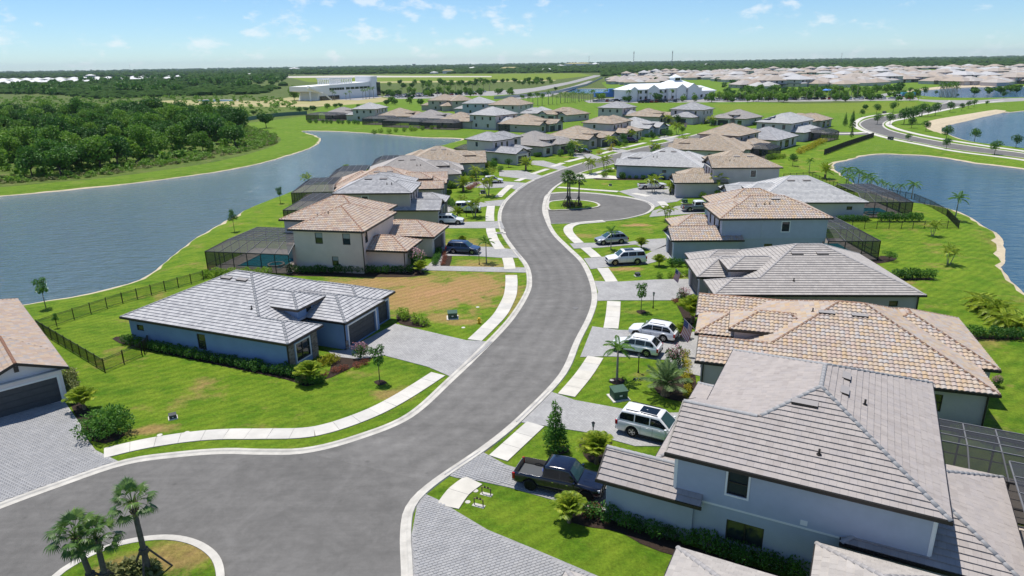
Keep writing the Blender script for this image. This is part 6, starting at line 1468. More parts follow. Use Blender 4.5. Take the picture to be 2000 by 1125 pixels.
    for i in range(len(st_x)-1):
        xm = (st_x[i]+st_x[i+1])/2; A2, B2 = S2[i], S2[i+1]
        for sg in (1,-1):
            Mi = lambda p: V(p.x, p.y*sg, p.z)
            for j in range(6):
                q = [Mi(A2[j]),Mi(B2[j]),Mi(B2[j+1]),Mi(A2[j+1])]; key = None
                if j == 1:
                    for k, (p0, p1) in enumerate(wx):
                        if p0 < xm < p1: key = ('side_window', k, sg)
                if j == 5 and xm > xrf+(xa-xrf)*.10 and xm < xrf+(xa-xrf)*.92: key = ('windscreen',)
                if j == 5 and kind != 'pickup' and xrb+(xrr-xrb)*.12 < xm < xrb+(xrr-xrb)*.88: key = ('rear_window',)
                addq(key, q)
    if kind == 'pickup': rw = MB(); rw.box(xrb-.02,xrb+.015,-tw*.8,tw*.8,zb+.12,zt-.22); panes[('rear_window',)] = rw
    cm_ = cb.mesh('cabin', roof_m or pm, True); bmt = bmesh.new(); bmt.from_mesh(cm_); bmesh.ops.remove_doubles(bmt, verts=bmt.verts, dist=.002); bmesh.ops.recalc_face_normals(bmt, faces=bmt.faces); bmt.to_mesh(cm_); bmt.free(); link('cabin', cm_, e)
    for key, mb_ in panes.items(): link(key[0], mb_.mesh(key[0], M_WSHIELD if key[0] == 'windscreen' else M_CARGLASS), e)
    # wheels, lamps, trim
    rim = rim or M_RIM
    for sgn in (-1,1):
        tm, rm = wheel(r, .24, sgn, rim)
        for x in (fx, rx):
            wh = link('wheel', tm, e, (x, sgn*(hw-.125), r)); link('rim', rm, wh)
        hl = MB(); hl.box(xf-.34,xf-.05,sgn*hw*.80-.10,sgn*hw*.80+.07,hood-.30,hood-.15); link('headlight', hl.mesh('headlight', M_LAMPW), e)
        tl = MB(); zt2 = belt-.05; tl.box(xr-.012,xr+.16,sgn*(hw*.93)-.07,sgn*(hw*.93)+.05,zt2-.34 if kind != 'pickup' else zt2-.42,zt2-.02); link('taillight', tl.mesh('taillight', M_LAMPR), e)
        mi = MB(); mi.box(xa-.30,xa-.16,sgn*(hw+.02) if sgn > 0 else -(hw+.20),sgn*(hw+.20) if sgn > 0 else -(hw+.02),belt-.02,belt+.14); mi.box(xa-.26,xa-.20,min(sgn*(hw-.05),sgn*(hw+.03)),max(sgn*(hw-.05),sgn*(hw+.03)),belt-.01,belt+.03); link('mirror', mi.mesh('mirror', pm), e)
        sl = MB(); sl.box(rx+AR,fx-AR,sgn*hw-.03,sgn*hw+.035,zl-.02,zl+.10); link('sill', sl.mesh('sill', M_TRIMB), e)
        for k, x in enumerate((xa-.62, xa-1.55)):
            hd = MB(); hd.box(x-.12,x+.0,min(sgn*hw*.995,sgn*(hw*.995+.03)),max(sgn*hw*.995,sgn*(hw*.995+.03)),belt-.20,belt-.16); link('door_handle', hd.mesh('door_handle', M_CHROME if kind == 'pickup' else pm), e)
        for x in (xa-.25, xa-1.2, xa-2.1):
            if x <= rx+AR*.6: continue
            dl = MB(); dl.box(x-.006,x+.006,min(sgn*(hw*.99),sgn*(hw+.004)),max(sgn*(hw*.99),sgn*(hw+.004)),zl+.15,belt-.12)
            link('door_seam', dl.mesh('door_seam', M_TRIMB), e)
        if rails and kind in ('suv','crossover'):
            rl = MB(); rl.beam((xrr+.25,sgn*tw*.88,zt+.03),(xrf-.15,sgn*tw*.88,zt+.03),.022); link('roof_rail', rl.mesh('roof_rail', M_TRIMB), e)
    g = MB(); g.box(xf-.05,xf+.012,-hw*.52,hw*.52,hood-.42,hood-.17); g.box(xf-.06,xf+.02,-hw*.72,hw*.72,zl+.02,zl+.16); link('grille', g.mesh('grille', M_TRIMB), e)
    rb_ = MB(); rb_.box(xr-.05,xr+.06,-hw*.86,hw*.86,zl+.04,zl+.22); link('bumper', rb_.mesh('bumper', M_CHROME if kind == 'pickup' and pm is P_WHITE else M_TRIMB), e)
    pb = MB(); pb.box(xr-.062,xr-.05,-.16,.16,zl+.24 if kind != 'pickup' else zl+.07,zl+.40 if kind != 'pickup' else zl+.19); link('number_plate', pb.mesh('number_plate', M_LAMPW), e)
    if sunroof:
        sr = MB(); sr.box(xrf-1.55,xrf-.28,-tw*.62,tw*.62,zt-.03,zt+.008); link('sunroof', sr.mesh('sunroof', M_CARGLASS), e)
    if kind == 'pickup':
        hb = MB()
        for y in (-.45,-.15,.15,.45): hb.beam((cab[0]+.25,y,hood+.035),(xf-.5,y*.9,hood-.06),.02)
        link('hood_crease', hb.mesh('hood_crease', pm), e)
        bf = MB(); bf.box(bed[0]+.05,bed[1]-.05,-hw+.2,hw-.2,.722,.74); link('bed_liner', bf.mesh('bed_liner', mat('bed_liner', (.09,.095,.10), .9) if 'bed_liner' not in MATS else MATS['bed_liner']), e)
    return e
def park(v, rear, front, hw):
    """stand a vehicle with its camera-side wheels on two surveyed contact points (rear, front)"""
    A, B = G(*rear), G(*front); d = (B-A).normalized(); n = V(-d.y,d.x,0); n = n if n.y > 0 else -n
    c = (A+B)/2+n*(hw-.12); v.location = (c.x,c.y,.05); v.rotation_euler = (0,0,math.atan2(d.y,d.x)); return v
def park_at(v, rear, ahead, off, hw):
    """as above but only the rear contact is in view: ahead gives the direction, off the distance to the middle"""
    A, B = G(*rear), G(*ahead); d = (B-A).normalized(); n = V(-d.y,d.x,0); n = n if n.y > 0 else -n
    c = A+d*off+n*(hw-.12); v.location = (c.x,c.y,.05); v.rotation_euler = (0,0,math.atan2(d.y,d.x)); return v
v1 = vehicle('pickup_truck', 'dark midnight-blue crew-cab pickup with open bed parked by the garage wing', 'pickup', P_BLACK, 5.75, 2.03, 1.95, 'pickup', 3.7, .42, M_RIMB)
park_at(v1, (1034,958), (1150,983), 1.75, 1.015)
v2 = vehicle('white_suv', 'large white car with dark sunroof on the drive beside the beige two-storey', 'car', P_WHITE, 5.3, 2.0, 1.95, 'suv', 3.1, .41, M_RIM, True); park_at(v2, (1232,853), (1310,873), 1.45, 1.0)
v3 = vehicle('white_crossover', 'white crossover parked on the flag side of the shared drive', 'car', P_WHITE, 4.65, 1.85, 1.66, 'crossover', 2.72, .36); park_at(v3, (1299,669), (1226,656.5), 1.4, .92)
v4 = vehicle('white_crossover', 'white crossover with red tail lamps parked beside another white crossover', 'car', P_WHITE, 4.5, 1.83, 1.66, 'crossover', 2.65, .36); park_at(v4, (1266,698.5), (1200,687), 1.35, .91)
v5 = vehicle('white_suv', 'boxy white three-row car parked before the peach-tiled two-storey garage', 'car', P_WHITE, 5.3, 2.0, 1.92, 'suv', 3.05, .41, M_RIM, True); park(v5, (1248,517), (1203,519.5), 1.0)
v6 = vehicle('silver_crossover', 'silver crossover parked behind a slim palm', 'car', P_SILV, 4.8, 1.93, 1.66, 'crossover', 2.85, .37, M_RIM, True); park(v6, (1217,476.5), (1178,479.5), .96)
v7 = vehicle('blue_suv', 'navy blue estate car on the drive of the cream two-storey house', 'car', P_BLUE, 4.8, 1.92, 1.73, 'suv', 2.8, .37); park(v7, (883,496), (920.5,498), .96)
v8 = vehicle('white_suv', 'white car nosing out of the drive beside the grey-walled two-storey', 'car', P_WHITE, 4.9, 1.92, 1.73, 'crossover', 2.85, .37); park(v8, (860,439.5), (893,439.5), .96)
v9 = vehicle('white_offroader', 'tall white off-roader half hidden by palms', 'car', P_WHITE, 4.6, 1.9, 1.95, 'van', 2.9, .42, M_RIMB); park(v9, (901,416), (926,416), .95)
v10 = vehicle('white_car', 'white car beside pink flowers farther up the street', 'car', P_WHITE, 4.7, 1.9, 1.65, 'crossover', 2.75, .36); park(v10, (953,359), (972,358.5), .95)
v11 = vehicle('dark_car', 'dark saloon parked before the sandy gabled house', 'car', P_DARK, 4.8, 1.88, 1.45, 'sedan', 2.85, .35); park(v11, (1131,299.5), (1147,300), .94)
v12 = vehicle('purple_suv', 'plum-coloured car before the two-storey sandy house', 'car', P_PURP, 4.8, 1.9, 1.73, 'suv', 2.8, .37); park(v12, (1227,279.5), (1240,279), .95)
v13 = vehicle('plum_car', 'plum saloon at the kerb of the far street', 'car', P_PURP, 4.8, 1.88, 1.45, 'sedan', 2.85, .35); park(v13, (1279,291.5), (1290,288.5), .94)
v14 = vehicle('pickup_truck', 'white pickup on the cul-de-sac drive behind a yellow-green palm', 'pickup', P_WHITE, 5.9, 2.03, 1.92, 'pickup', 3.75, .42); park(v14, (1258,370.5), (1292,369.5), 1.0)
v15 = vehicle('pickup_truck', 'grey pickup half hidden by the peach-tiled two-storey', 'pickup', P_GREY, 5.9, 2.03, 1.92, 'pickup', 3.75, .42, None, False, False, None, False, P_WHITE); park_at(v15, (1346,414.5), (1385,414), 1.8, 1.0)
# cargo in the pickup bed
bag = MB(); crown([(V(0,0,.18),V(.36,.26,.2)),(V(.28,.1,.14),V(.24,.22,.15))], 1, .01, mb=MB()); 
for k, (c, r_) in enumerate((((0,0,.16),(.34,.25,.18)),((.3,.12,.12),(.26,.2,.13)))):
    for i in range(6):
        for j in range(10):
            q = []
            for (ii, jj) in ((i,j),(i+1,j),(i+1,j+1),(i,j+1)):
                th, ph = math.pi*ii/6, 2*math.pi*jj/10; q.append((c[0]+r_[0]*math.sin(th)*math.cos(ph), c[1]+r_[1]*math.sin(th)*math.sin(ph), max(0,c[2]+r_[2]*math.cos(th))))
            bag.face(q, k)
bo = link('duffel_bag', bag.mesh('duffel_bag', [mat('bag_blue', (.10,.14,.40), .8), mat('bag_pink', (.45,.30,.38), .8)], True)); tag(bo, 'blue and pink bag lying in the open bed of the dark pickup', 'bag')
bo.location = v1.matrix_world @ V(0,0,0); _R = Matrix.Rotation(v1.rotation_euler[2],4,'Z'); bo.location = Vector(v1.location)+_R @ V(-1.0,.35,.745); bo.rotation_euler = (0,0,.6)
# --- yard furniture
M_BOXG = mat('utility_green', (.05,.10,.07), .6, noise_amt=.12, noise_scale=4); M_BOXD = mat('utility_dark', (.06,.065,.065), .6)
def transformer(label, px, py, s=1.0, rz=0, m=None):
    p = G(px, py); e = empty('transformer_box', (p.x,p.y,0), rz, label, 'utility box'); a = MB(); a.box(-.75*s,.75*s,-.75*s,.75*s,0,.08); link('pad', a.mesh('pad', M_CONC), e)
    b = MB(); b.box(-.58*s,.58*s,-.5*s,.5*s,.081,.72*s); link('cabinet', b.mesh('cabinet', m or M_BOXG), e); l = MB(); n = [(-.62*s,-.55*s,.72*s),(.62*s,-.55*s,.72*s),(.62*s,.55*s,.80*s),(-.62*s,.55*s,.80*s)]
    l.v = n+[(x,y,z+.09*s) for x,y,z in n]; [l.idx(q) for q in ((3,2,1,0),(4,5,6,7),(0,1,5,4),(1,2,6,5),(2,3,7,6),(3,0,4,7))]; link('lid', l.mesh('lid', m or M_BOXG), e)
    q = MB(); q.box(-.12*s,.12*s,-.512*s,-.501*s,.35*s,.48*s); link('warning_plate', q.mesh('warning_plate', M_LAMPW), e); h_ = MB(); h_.box(.2*s,.26*s,-.54*s,-.501*s,.3*s,.44*s); link('handle', h_.mesh('handle', M_BOXD), e)
transformer('green transformer box on a pad below the small mulch-ring palm', 1208, 777, 1.0, .25); transformer('green transformer box on the dry lawn beside the slate-blue house drive', 884, 621, .85, .1)
transformer('small dark service pedestal on the lawn near the brown-tiled house', 338, 817, .45, .5, M_BOXD); transformer('small dark service box on the lawn by the mushroom-roofed house', 1245, 539, .5, .2, M_BOXD); transformer('green box on the lawn above the cul-de-sac bulb', 1337, 396, .8, .1); transformer('small box on the lawn beside the white pickup', 1192, 363, .5, 0, M_BOXD); transformer('dark box at the boulevard kerb', 1739, 273, 1.2, .2, M_BOXD); transformer('dark box beside the boulevard bend', 1727, 221.5, 1.2, 0, M_BOXD); transformer('dark service box by the mid-street palm', 943, 378, .8, 0, M_BOXD)
def lamp_post(label, px, py, ty=None, hgt=2.3):
    p = G(px, py); hgt = top_height(px, py, ty) if ty else hgt; e = empty('yard_lamp', (p.x,p.y,0), .3, label, 'lamp'); a = MB(); a.tube([V(0,0,0),V(0,0,.25)],[.09,.06],10); a.tube([V(0,0,.2),V(0,0,hgt-.45)],.04,8); link('post', a.mesh('post', M_FENCE), e)
    g = MB(); g.tube([V(0,0,hgt-.38),V(0,0,hgt-.12)],[.08,.12],6); link('lantern', g.mesh('lantern', mat('lantern_glass', (.35,.37,.36), .15) if 'lantern_glass' not in MATS else MATS['lantern_glass']), e); c = MB(); c.tube([V(0,0,hgt-.12),V(0,0,hgt-.04),V(0,0,hgt)],[.15,.07,.015],6); c.tube([V(0,0,hgt-.46),V(0,0,hgt-.38)],[.05,.09],6); link('cap', c.mesh('cap', M_FENCE), e)
lamp_post('black yard lamp between the two white crossovers and the small palm', 1246.5, 728, 690); lamp_post('black yard lamp at the bushy palm behind the dark pickup', 1158, 858, 823); lamp_post('black yard lamp beside the thin young tree', 1275.5, 602, 570); lamp_post('black yard lamp on the lawn beside the slim palm by the blue car', 936, 517, 492); lamp_post('black yard lamp in front of the palm by the off-roader', 911, 423, 401)
lamp_post('black yard lamp on the lawn by the mid-street date palm', 936, 382, 358)
# pond of blue glass pebbles round a drain
pe = MB(); [pe.add(crown([(V(0,0,.05),V(.42,.30,.08))], 120, .09, .9, .5)) for _ in range(1)]; p = G(1245,742); o = link('pebble_patch', pe.mesh('pebble_patch', mat('dark_pebble', (.03,.04,.09), .3)), None, (p.x,p.y,0)); tag(o, 'small heap of dark pebbles on the lawn beside the yard lamp', 'pebbles')
# backflow preventers
for i, (px, py) in enumerate(((950,966),(935,988))):
    p = G(px, py); e = empty('backflow_valve', (p.x,p.y,0), -.4, ('pipe valve on a small slab at the lawn corner above its twin', 'pipe valve on a small slab at the lawn corner nearest the pavers')[i], 'valve'); s = MB(); s.box(-.40,.40,-.16,.16,0,.03); link('slab', s.mesh('slab', M_KERB), e)
    t = MB(); t.tube([V(-.3,0,.06),V(-.3,0,.5)],.035,6); t.tube([V(.3,0,.06),V(.3,0,.5)],.035,6); t.tube([V(-.3,0,.5),V(.3,0,.5)],.035,6); link('pipe', t.mesh('pipe', M_BOOT), e)
    w_ = MB(); w_.tube([V(-.1,0,.5),V(-.1,0,.62)],.05,8); w_.tube([V(.12,0,.5),V(.12,0,.6)],.05,8); link('valve_handle', w_.mesh('valve_handle', M_TRIMB), e); c = MB(); c.tube([V(-.8,.1,0),V(-.8,.1,.02)],.17,12); link('meter_lid', c.mesh('meter_lid', M_KERB), e)
# hydrant
p = G(936,632); e = empty('fire_hydrant', (p.x,p.y,0), 0, 'yellow fire hydrant on the verge by the curved footpath', 'hydrant'); a = MB(); a.tube([V(0,0,0),V(0,0,.1),V(0,0,.11),V(0,0,.55),V(0,0,.62),V(0,0,.70)],[.2,.2,.13,.13,.15,.05],12); M_HYD = mat('hydrant_yellow', (.62,.40,.02), .5); link('barrel', a.mesh('barrel', M_HYD), e)
for sx in (-1,1): n = MB(); n.tube([V(sx*.1,0,.42),V(sx*.24,0,.42)],.07,8); link('nozzle', n.mesh('nozzle', M_HYD), e)
for i, (px, py) in enumerate(((1124,602),(933,600),(312,850),(365,845),(905,640),(1197,650),(1195,743),(866,488))):
    p = G(px, py); r_ = .36 if i == 0 else .2; c = MB(); n = 18; c.v = [(math.cos(k*2*math.pi/n)*r_, math.sin(k*2*math.pi/n)*r_, .0) for k in range(n)]+[(math.cos(k*2*math.pi/n)*r_*.96, math.sin(k*2*math.pi/n)*r_*.96, .025) for k in range(n)]; [c.idx((k,(k+1)%n,n+(k+1)%n,n+k)) for k in range(n)]; c.idx(tuple(range(n,2*n)))
    tag(link('manhole_cover', c.mesh('manhole_cover', mat('cast_iron', (.16,.155,.15), .7) if i == 0 else M_CONC), None, (p.x,p.y,.012 if i == 0 else .005)), 'iron manhole cover in the asphalt of the bend' if i == 0 else 'small pale service lid set in the grass verge', 'cover', None if i == 0 else 'service lids in the verges')
# storm drain inlet
p = G(977,456); d = MB(); d.box(-.9,.9,-.45,.45,0,.13); o = link('storm_drain', d.mesh('storm_drain', M_CONC), None, (p.x,p.y,0)); tag(o, 'concrete storm drain slab in the kerb by the white car drive', 'drain'); gq = MB(); gq.box(-.5,.5,-.25,.25,.131,.14); link('grate', gq.mesh('grate', M_BOXD), o)
# flags
M_FR, M_FW, M_FB = mat('flag_red', (.50,.03,.05), .7), mat('flag_white', (.78,.77,.75), .7), mat('flag_blue', (.03,.05,.20), .7)
def flag(label, x, y, z0, ang, L_=1.5, hgt=.9, tilt=.75):
    e = empty('flag', (x,y,z0), ang, label, 'flag'); pl_ = MB(); d = V(math.cos(tilt),0,math.sin(tilt)); pl_.tube([V(0,0,0), d*2.0], .014, 6); link('pole', pl_.mesh('pole', M_TRIM), e); f = MB(); a = d*1.95
    def Q(u, v): return a-d*(u*hgt)*0+V(-d.x*0,0,0)+(-d)*(v*hgt)+V(.18*u,.10*math.sin(u*5+v*2),-1)*(u*L_*.92)*1.0
    nu = 10
    for s in range(13):
        for k in range(nu):
            v0, v1_ = s/13,(s+1)/13; u0, u1_ = k/nu,(k+1)/nu; m_ = 2 if (u1_ <= .41 and s < 7) else (0 if s % 2 == 0 else 1); f.face((Q(u0,v0),Q(u1_,v0),Q(u1_,v1_),Q(u0,v1_)), m_)
    link('cloth', f.mesh('cloth', [M_FR, M_FW, M_FB], True), e)
    st = MB()
    for r in range(9):
        for c in range(6 if r % 2 == 0 else 5):
            u = .03+(c+(.5 if r % 2 else 0))*.063; v = .035+r*.058; q = [Q(u+du*.010, v+dv*.018)+V(0,sg*.006,0) for du,dv,sg in ((-1,0,-1),(0,-1,-1),(1,0,-1),(0,1,-1))]; st.face(q); st.face([p_+V(0,.012,0) for p_ in q])
    link('stars', st.mesh('stars', M_FW), e)
for px, py, z0, ang, lab, sc in ((1366,652,2.3,math.pi-.3,'stars and stripes flag on a wall pole of the tan-roofed house',1.15),(1342,545,1.6,math.pi,'stars and stripes flag at the mushroom-roofed house bed',.9),(1356,362,2.0,math.pi,'stars and stripes flag at the gabled two-storey entry',1.0),(1345,242,3.2,math.pi,'stars and stripes flag at the pale grey two-storey with front gable',1.4)):
    p = G(px, py, z0); flag(lab, p.x, p.y, z0, ang, 1.5*sc, .9*sc)
# air conditioners
for i, (px, py) in enumerate(((1237,347),(842,494),(1330,377))):
    p = G(px, py); e = empty('air_conditioner', (p.x,p.y,0), 0, ('air conditioner unit by the sky-blue house wall','air conditioner unit at the cream two-storey garage wall','air conditioner unit at the gabled two-storey entry')[i], 'air conditioner'); a = MB(); a.box(-.4,.4,-.4,.4,.08,.95); link('casing', a.mesh('casing', M_VENT), e); b = MB(); b.box(-.48,.48,-.48,.48,0,.079); link('pad', b.mesh('pad', M_CONC), e); f = MB(); f.tube([V(0,0,.951),V(0,0,.97)],.3,14); link('fan_grille', f.mesh('fan_grille', M_BOXD), e)

# ================================================================ WOODS, FAR BUILDINGS, HAZE
def forest_proto(k, lm, name='wild_tree'):
    h = random.uniform(7.5,9.5); e = empty(name, (0,0,-200), 0, 'broad dark-green wild tree crowded in the woodland across the lake', 'tree', 'woodland trees')
    lob = rnd_lobes(9, 3.0, 3.2, h-1.6, 1.5, 2.4, .85); tb = MB(); limbs(tb, 2.2, .2, [c for c, _ in lob]); link('trunk', tb.mesh('trunk', M_BARK), e); link('crown', crown(lob, 1500, .62, .8, .55).mesh('crown', lm), e); return e
FP = [forest_proto(0, LF_OAK), forest_proto(1, LF_OAK), forest_proto(2, LF_OAK2), forest_proto(3, LF_OAK2), forest_proto(4, LF_LAWN)]
for p_, lab in zip(FP, ('broad dark-green wild tree crowded in the woodland across the lake',)*2+('lighter green bushy tree in the woodland across the lake',)*2+('broad dark-green wild tree crowded in the woodland across the lake',)): p_['label'] = lab
def scatter(poly_px, n, mind, seed):
    random.seed(seed); P = [V(p.x,p.y) for p in GL(poly_px)]; x0,x1,y0,y1 = min(p.x for p in P),max(p.x for p in P),min(p.y for p in P),max(p.y for p in P); out = []; cell = {}
    for _ in range(n*40):
        q = V(random.uniform(x0,x1),random.uniform(y0,y1))
        if not inside(q, P): continue
        c = (int(q.x//mind), int(q.y//mind))
        if any((q-o).length < mind for i in (-1,0,1) for j in (-1,0,1) for o in cell.get((c[0]+i,c[1]+j),())): continue
        cell.setdefault(c,[]).append(q); out.append(q)
        if len(out) >= n: break
    return out
wood_px = [(-260,398),(0,354),(120,344),(210,335),(300,319),(400,301),(462,288),(482,262),(470,240),(380,225),(260,222),(120,232),(-40,232),(-260,250)]
pts = scatter(wood_px, 290, 4.6, 3); pts.sort(key=lambda q: q.length)
def plant(protos, q, s, lab=None, grp=None):
    p = random.choice(protos); first = not p.get('_used', False); o = p if first else copy_tree(p); p['_used'] = True
    o.location = (q.x,q.y,0); o.rotation_euler = (0,0,random.uniform(0,6.28)); o.scale = (s*random.uniform(.9,1.1),s*random.uniform(.9,1.1),s*random.uniform(.85,1.15))
    if lab: o['label'] = lab
    if grp: o['group'] = grp
for q in pts: plant(FP, q, random.uniform(.75,1.2)*(1 if q.length > 165 else .85))
# low growth between the trees and along the edge
def blob_field(name, pts, r, lm, n, size, squash=.7, seed=1):
    random.seed(seed); mb = MB()
    protos = [crown([(V(0,0,.5),V(.6,.6,.5)),(V(.3,.2,.6),V(.4,.4,.4)),(V(-.3,.1,.5),V(.4,.45,.4))], n, size, .8, .5) for _ in range(5)]
    for q in pts:
        s = r*random.uniform(.55,1.3); mb.add(random.choice(protos), Matrix.Translation((q.x,q.y,0)) @ Matrix.Rotation(random.uniform(0,6.28),4,'Z') @ Matrix.Diagonal((s,s,s*squash*random.uniform(.7,1.3),1)))
    return link(name, mb.mesh(name, lm))
def labelled_stuff(o, label, cat): tag(o, label, cat, None, 'stuff')
edge_px = [(-260,404),(0,360),(180,347),(300,328),(420,308),(500,292),(540,280),(540,266),(510,255),(480,245),(480,262),(470,285),(400,296),(300,312),(200,330),(100,339),(0,348),(-260,392)]
labelled_stuff(blob_field('undergrowth', scatter(edge_px, 420, 1.5, 5), 1.1, LF_BRUSH, 60, .34, .55, 5), 'dry scrub fringing the woodland along the mown bank', 'scrub')
labelled_stuff(blob_field('undergrowth', scatter(edge_px, 330, 1.6, 6), 1.5, LF_OAK2, 60, .32, .75, 6), 'green scrub mixed along the woodland edge', 'scrub')
labelled_stuff(blob_field('undergrowth', scatter(wood_px, 700, 2.6, 8), 2.6, LF_OAK2, 70, .42, .8, 8), 'green undergrowth between the woodland trees', 'scrub')
mead_px = [(-260,250),(-40,232),(120,232),(260,222),(380,225),(470,238),(600,215),(560,192),(430,186),(200,186),(-260,196)]
labelled_stuff(blob_field('undergrowth', scatter(mead_px, 700, 4.0, 9), 2.6, LF_OAK2, 34, .5, .6, 9), 'patchy scrub on the open ground behind the woodland', 'scrub')
# second belt of trees farther back
belt = scatter([(-300,190),(0,188),(110,188),(330,184),(430,178),(545,165),(560,154),(430,150),(300,152),(180,158),(60,170),(-300,178)], 420, 8, 12); belt.sort(key=lambda q: q.length)
labelled_stuff(blob_field('woodland', belt, 7.5, LF_OAK, 130, .34, 1.0, 12), 'dark belt of woodland before the distant white roofs', 'woodland')
for px, py, s in ((300,232,1.4),(155,240,1.5),(185,232,1.3),(520,250,.8),(330,224,1.0),(405,222,.9),(575,196,1.2),(240,236,1.2),(90,226,1.1)): q = G(px,py); plant(FP, V(q.x,q.y), s)
# shrubs and small trees round the far edge of the estate
def garden_proto(lm):
    e = empty('garden_tree', (0,0,-200), 0, 'small rounded tree at the far edge of the estate', 'tree', 'small trees at the far edge of the estate'); lob = rnd_lobes(7, 2.6, 3.0, 6.2, 1.5, 2.2, .9); tb = MB(); limbs(tb, 2.0, .2, [c for c, _ in lob]); link('trunk', tb.mesh('trunk', M_BARK), e); link('crown', crown(lob, 420, 1.0, .8, .55).mesh('crown', lm), e); return e
ep = [garden_proto(LF_OAK), garden_proto(LF_OAK2)]
for px, py, s in ((478,228,.55),(495,224,.5),(585,219,.5),(598,217,.5),(612,216,.6),(640,213,.5),(655,210,.5),(665,209,.45),(700,212,.4),(755,205,.6),(765,203,.7),(772,205,.55),(800,203,.6),(822,205,.65),(1035,190,.6),(1050,189,.6),(1020,192,.5),(1085,176,.6),(1060,192,.5),(805,194,.5),(890,185,.5),(925,186,.5),(1690,214,.4),(1290,230,.45),(1320,232,.4),(1355,237,.45),(1310,226,.4)): q = G(px,py); plant(ep, V(q.x,q.y), s, 'small rounded tree at the far edge of the estate', 'small trees at the far edge of the estate')
for q in scatter([(760,173),(860,171),(960,168),(1080,166),(1080,158),(960,161),(860,163),(760,165)], 60, 9, 21): plant(ep, q, random.uniform(.6,1.1), 'tree in the hedge line beyond the school car park', 'trees beyond the school car park')
# palms round the club and school
pf = feather_palm('royal_palm', 'tall palm in the avenue near the white clubhouse', 6.5, FR, LF_PALM, 11, 1, .17, 'palms near the white clubhouse')
random.seed(31)
cp_px = [(px+random.uniform(-3,3), py+random.uniform(-1,1)) for px, py in [(1025+k*9, 208-k*.7) for k in range(16)]+[(1100+k*7, 200-k*.5) for k in range(10)]+[(1225+k*22, 199-k*.3) for k in range(14)]+[(1420+k*17, 196-k*.15) for k in range(18)]+[(1545+k*12,186) for k in range(14)]+[(1180+k*8, 190) for k in range(8)]]
for px, py in cp_px:
    q = G(px, py); plant([pf], V(q.x,q.y), random.uniform(.7,1.05))
for px, py in [(650,196),(654,196),(676,195),(684,195),(709,193.5),(715,193),(722,192.5),(730,192)]+[(835+k*11,181-k*.3) for k in range(12)]+[(770+k*14,188) for k in range(8)]: q = G(px, py); plant([pf], V(q.x,q.y), random.uniform(.8,1.2), 'palm beside the white school building', 'palms near the school')
clp = feather_palm('palm_cluster', 'dense ring of palms on the roundabout', 6.0, FR, LF_PALM, 10, 1, .17, 'palms on the roundabout')
for k in range(14): q = G(1834+k*2.6, 190+1.2*math.sin(k*1.7)); plant([clp], V(q.x,q.y), random.uniform(1.1,1.4))
rb0 = G(1850,193); rp = MB(); n = 28; rp.v = [(rb0.x+math.cos(k*2*math.pi/n)*16, rb0.y+math.sin(k*2*math.pi/n)*16, .16) for k in range(n)]+[(rb0.x+math.cos(k*2*math.pi/n)*16.4, rb0.y+math.sin(k*2*math.pi/n)*16.4, 0) for k in range(n)]; rp.idx(tuple(range(n))); [rp.idx((k,n+k,n+(k+1)%n,(k+1)%n)) for k in range(n)]; tag(link('roundabout_island', rp.mesh('roundabout_island', M_LAWN)), kind='structure')
oak_far = ep
for q in scatter([(1990,182),(2060,176),(2060,168),(1990,172),(1900,183),(1900,188)], 30, 7, 41): plant(oak_far, q, random.uniform(.5,.9), 'tree on the far spit beyond the roundabout', 'trees on the far spit')

# planting round the houses farther up the street
random.seed(64)
for h in (L5, L6, L7, L8, L9, L10, L11, R6, R7, R8, R9, R10, R11, R12, R13, R14, R15, R16):
    m = h.blocks[0]; far_ = h.base.length > 190
    for k in range(9 if far_ else 12):
        sd = random.choice('swws'); u = random.uniform(m.u0-3, m.u1) if sd == 's' else m.u0-random.uniform(2.5,7); v = m.v0-random.uniform(.3,1.0) if sd == 's' else random.uniform(m.v0, m.v1)
        if any(b.u0-.2 < u < b.u1+.2 and b.v0-.2 < v < b.v1+.2 for b in h.blocks): continue
        kd = random.choices(('green','lawn','lime','red','yellow'),(4,4,3,1,1))[0]; pr = HEDGES[kd]; o = copy_tree(pr); q = h.W(u, v, 0); s = random.uniform(.9,1.7); o.location = (q.x,q.y,.02); o.scale = (s,s,s*random.uniform(.8,1.2)); o.rotation_euler = (0,0,random.uniform(0,6.3))
        nmk = {'green':'dark green','lawn':'glossy green','lime':'light green','red':'copper-leaved','yellow':'yellow-leaved'}[kd]; o['label'] = nmk+' garden shrub beside the houses farther up the street'; o['group'] = nmk+' shrubs farther up the street'
    for k in range(2 if far_ else 1):
        u = m.u0-random.uniform(5,10); v = random.uniform(m.v0, m.v1); q = h.W(u, v, 0)
        if any(b.u0-.5 < u < b.u1+.5 and b.v0-.5 < v < b.v1+.5 for b in h.blocks): continue
        if random.random() < .5: plant([clump], V(q.x,q.y), random.uniform(.9,1.3), 'garden palm in front of the houses farther up the street', 'garden palms farther up the street')
        else: plant([oval], V(q.x,q.y), random.uniform(.45,.7), 'small garden tree in front of the houses farther up the street', 'garden trees farther up the street')
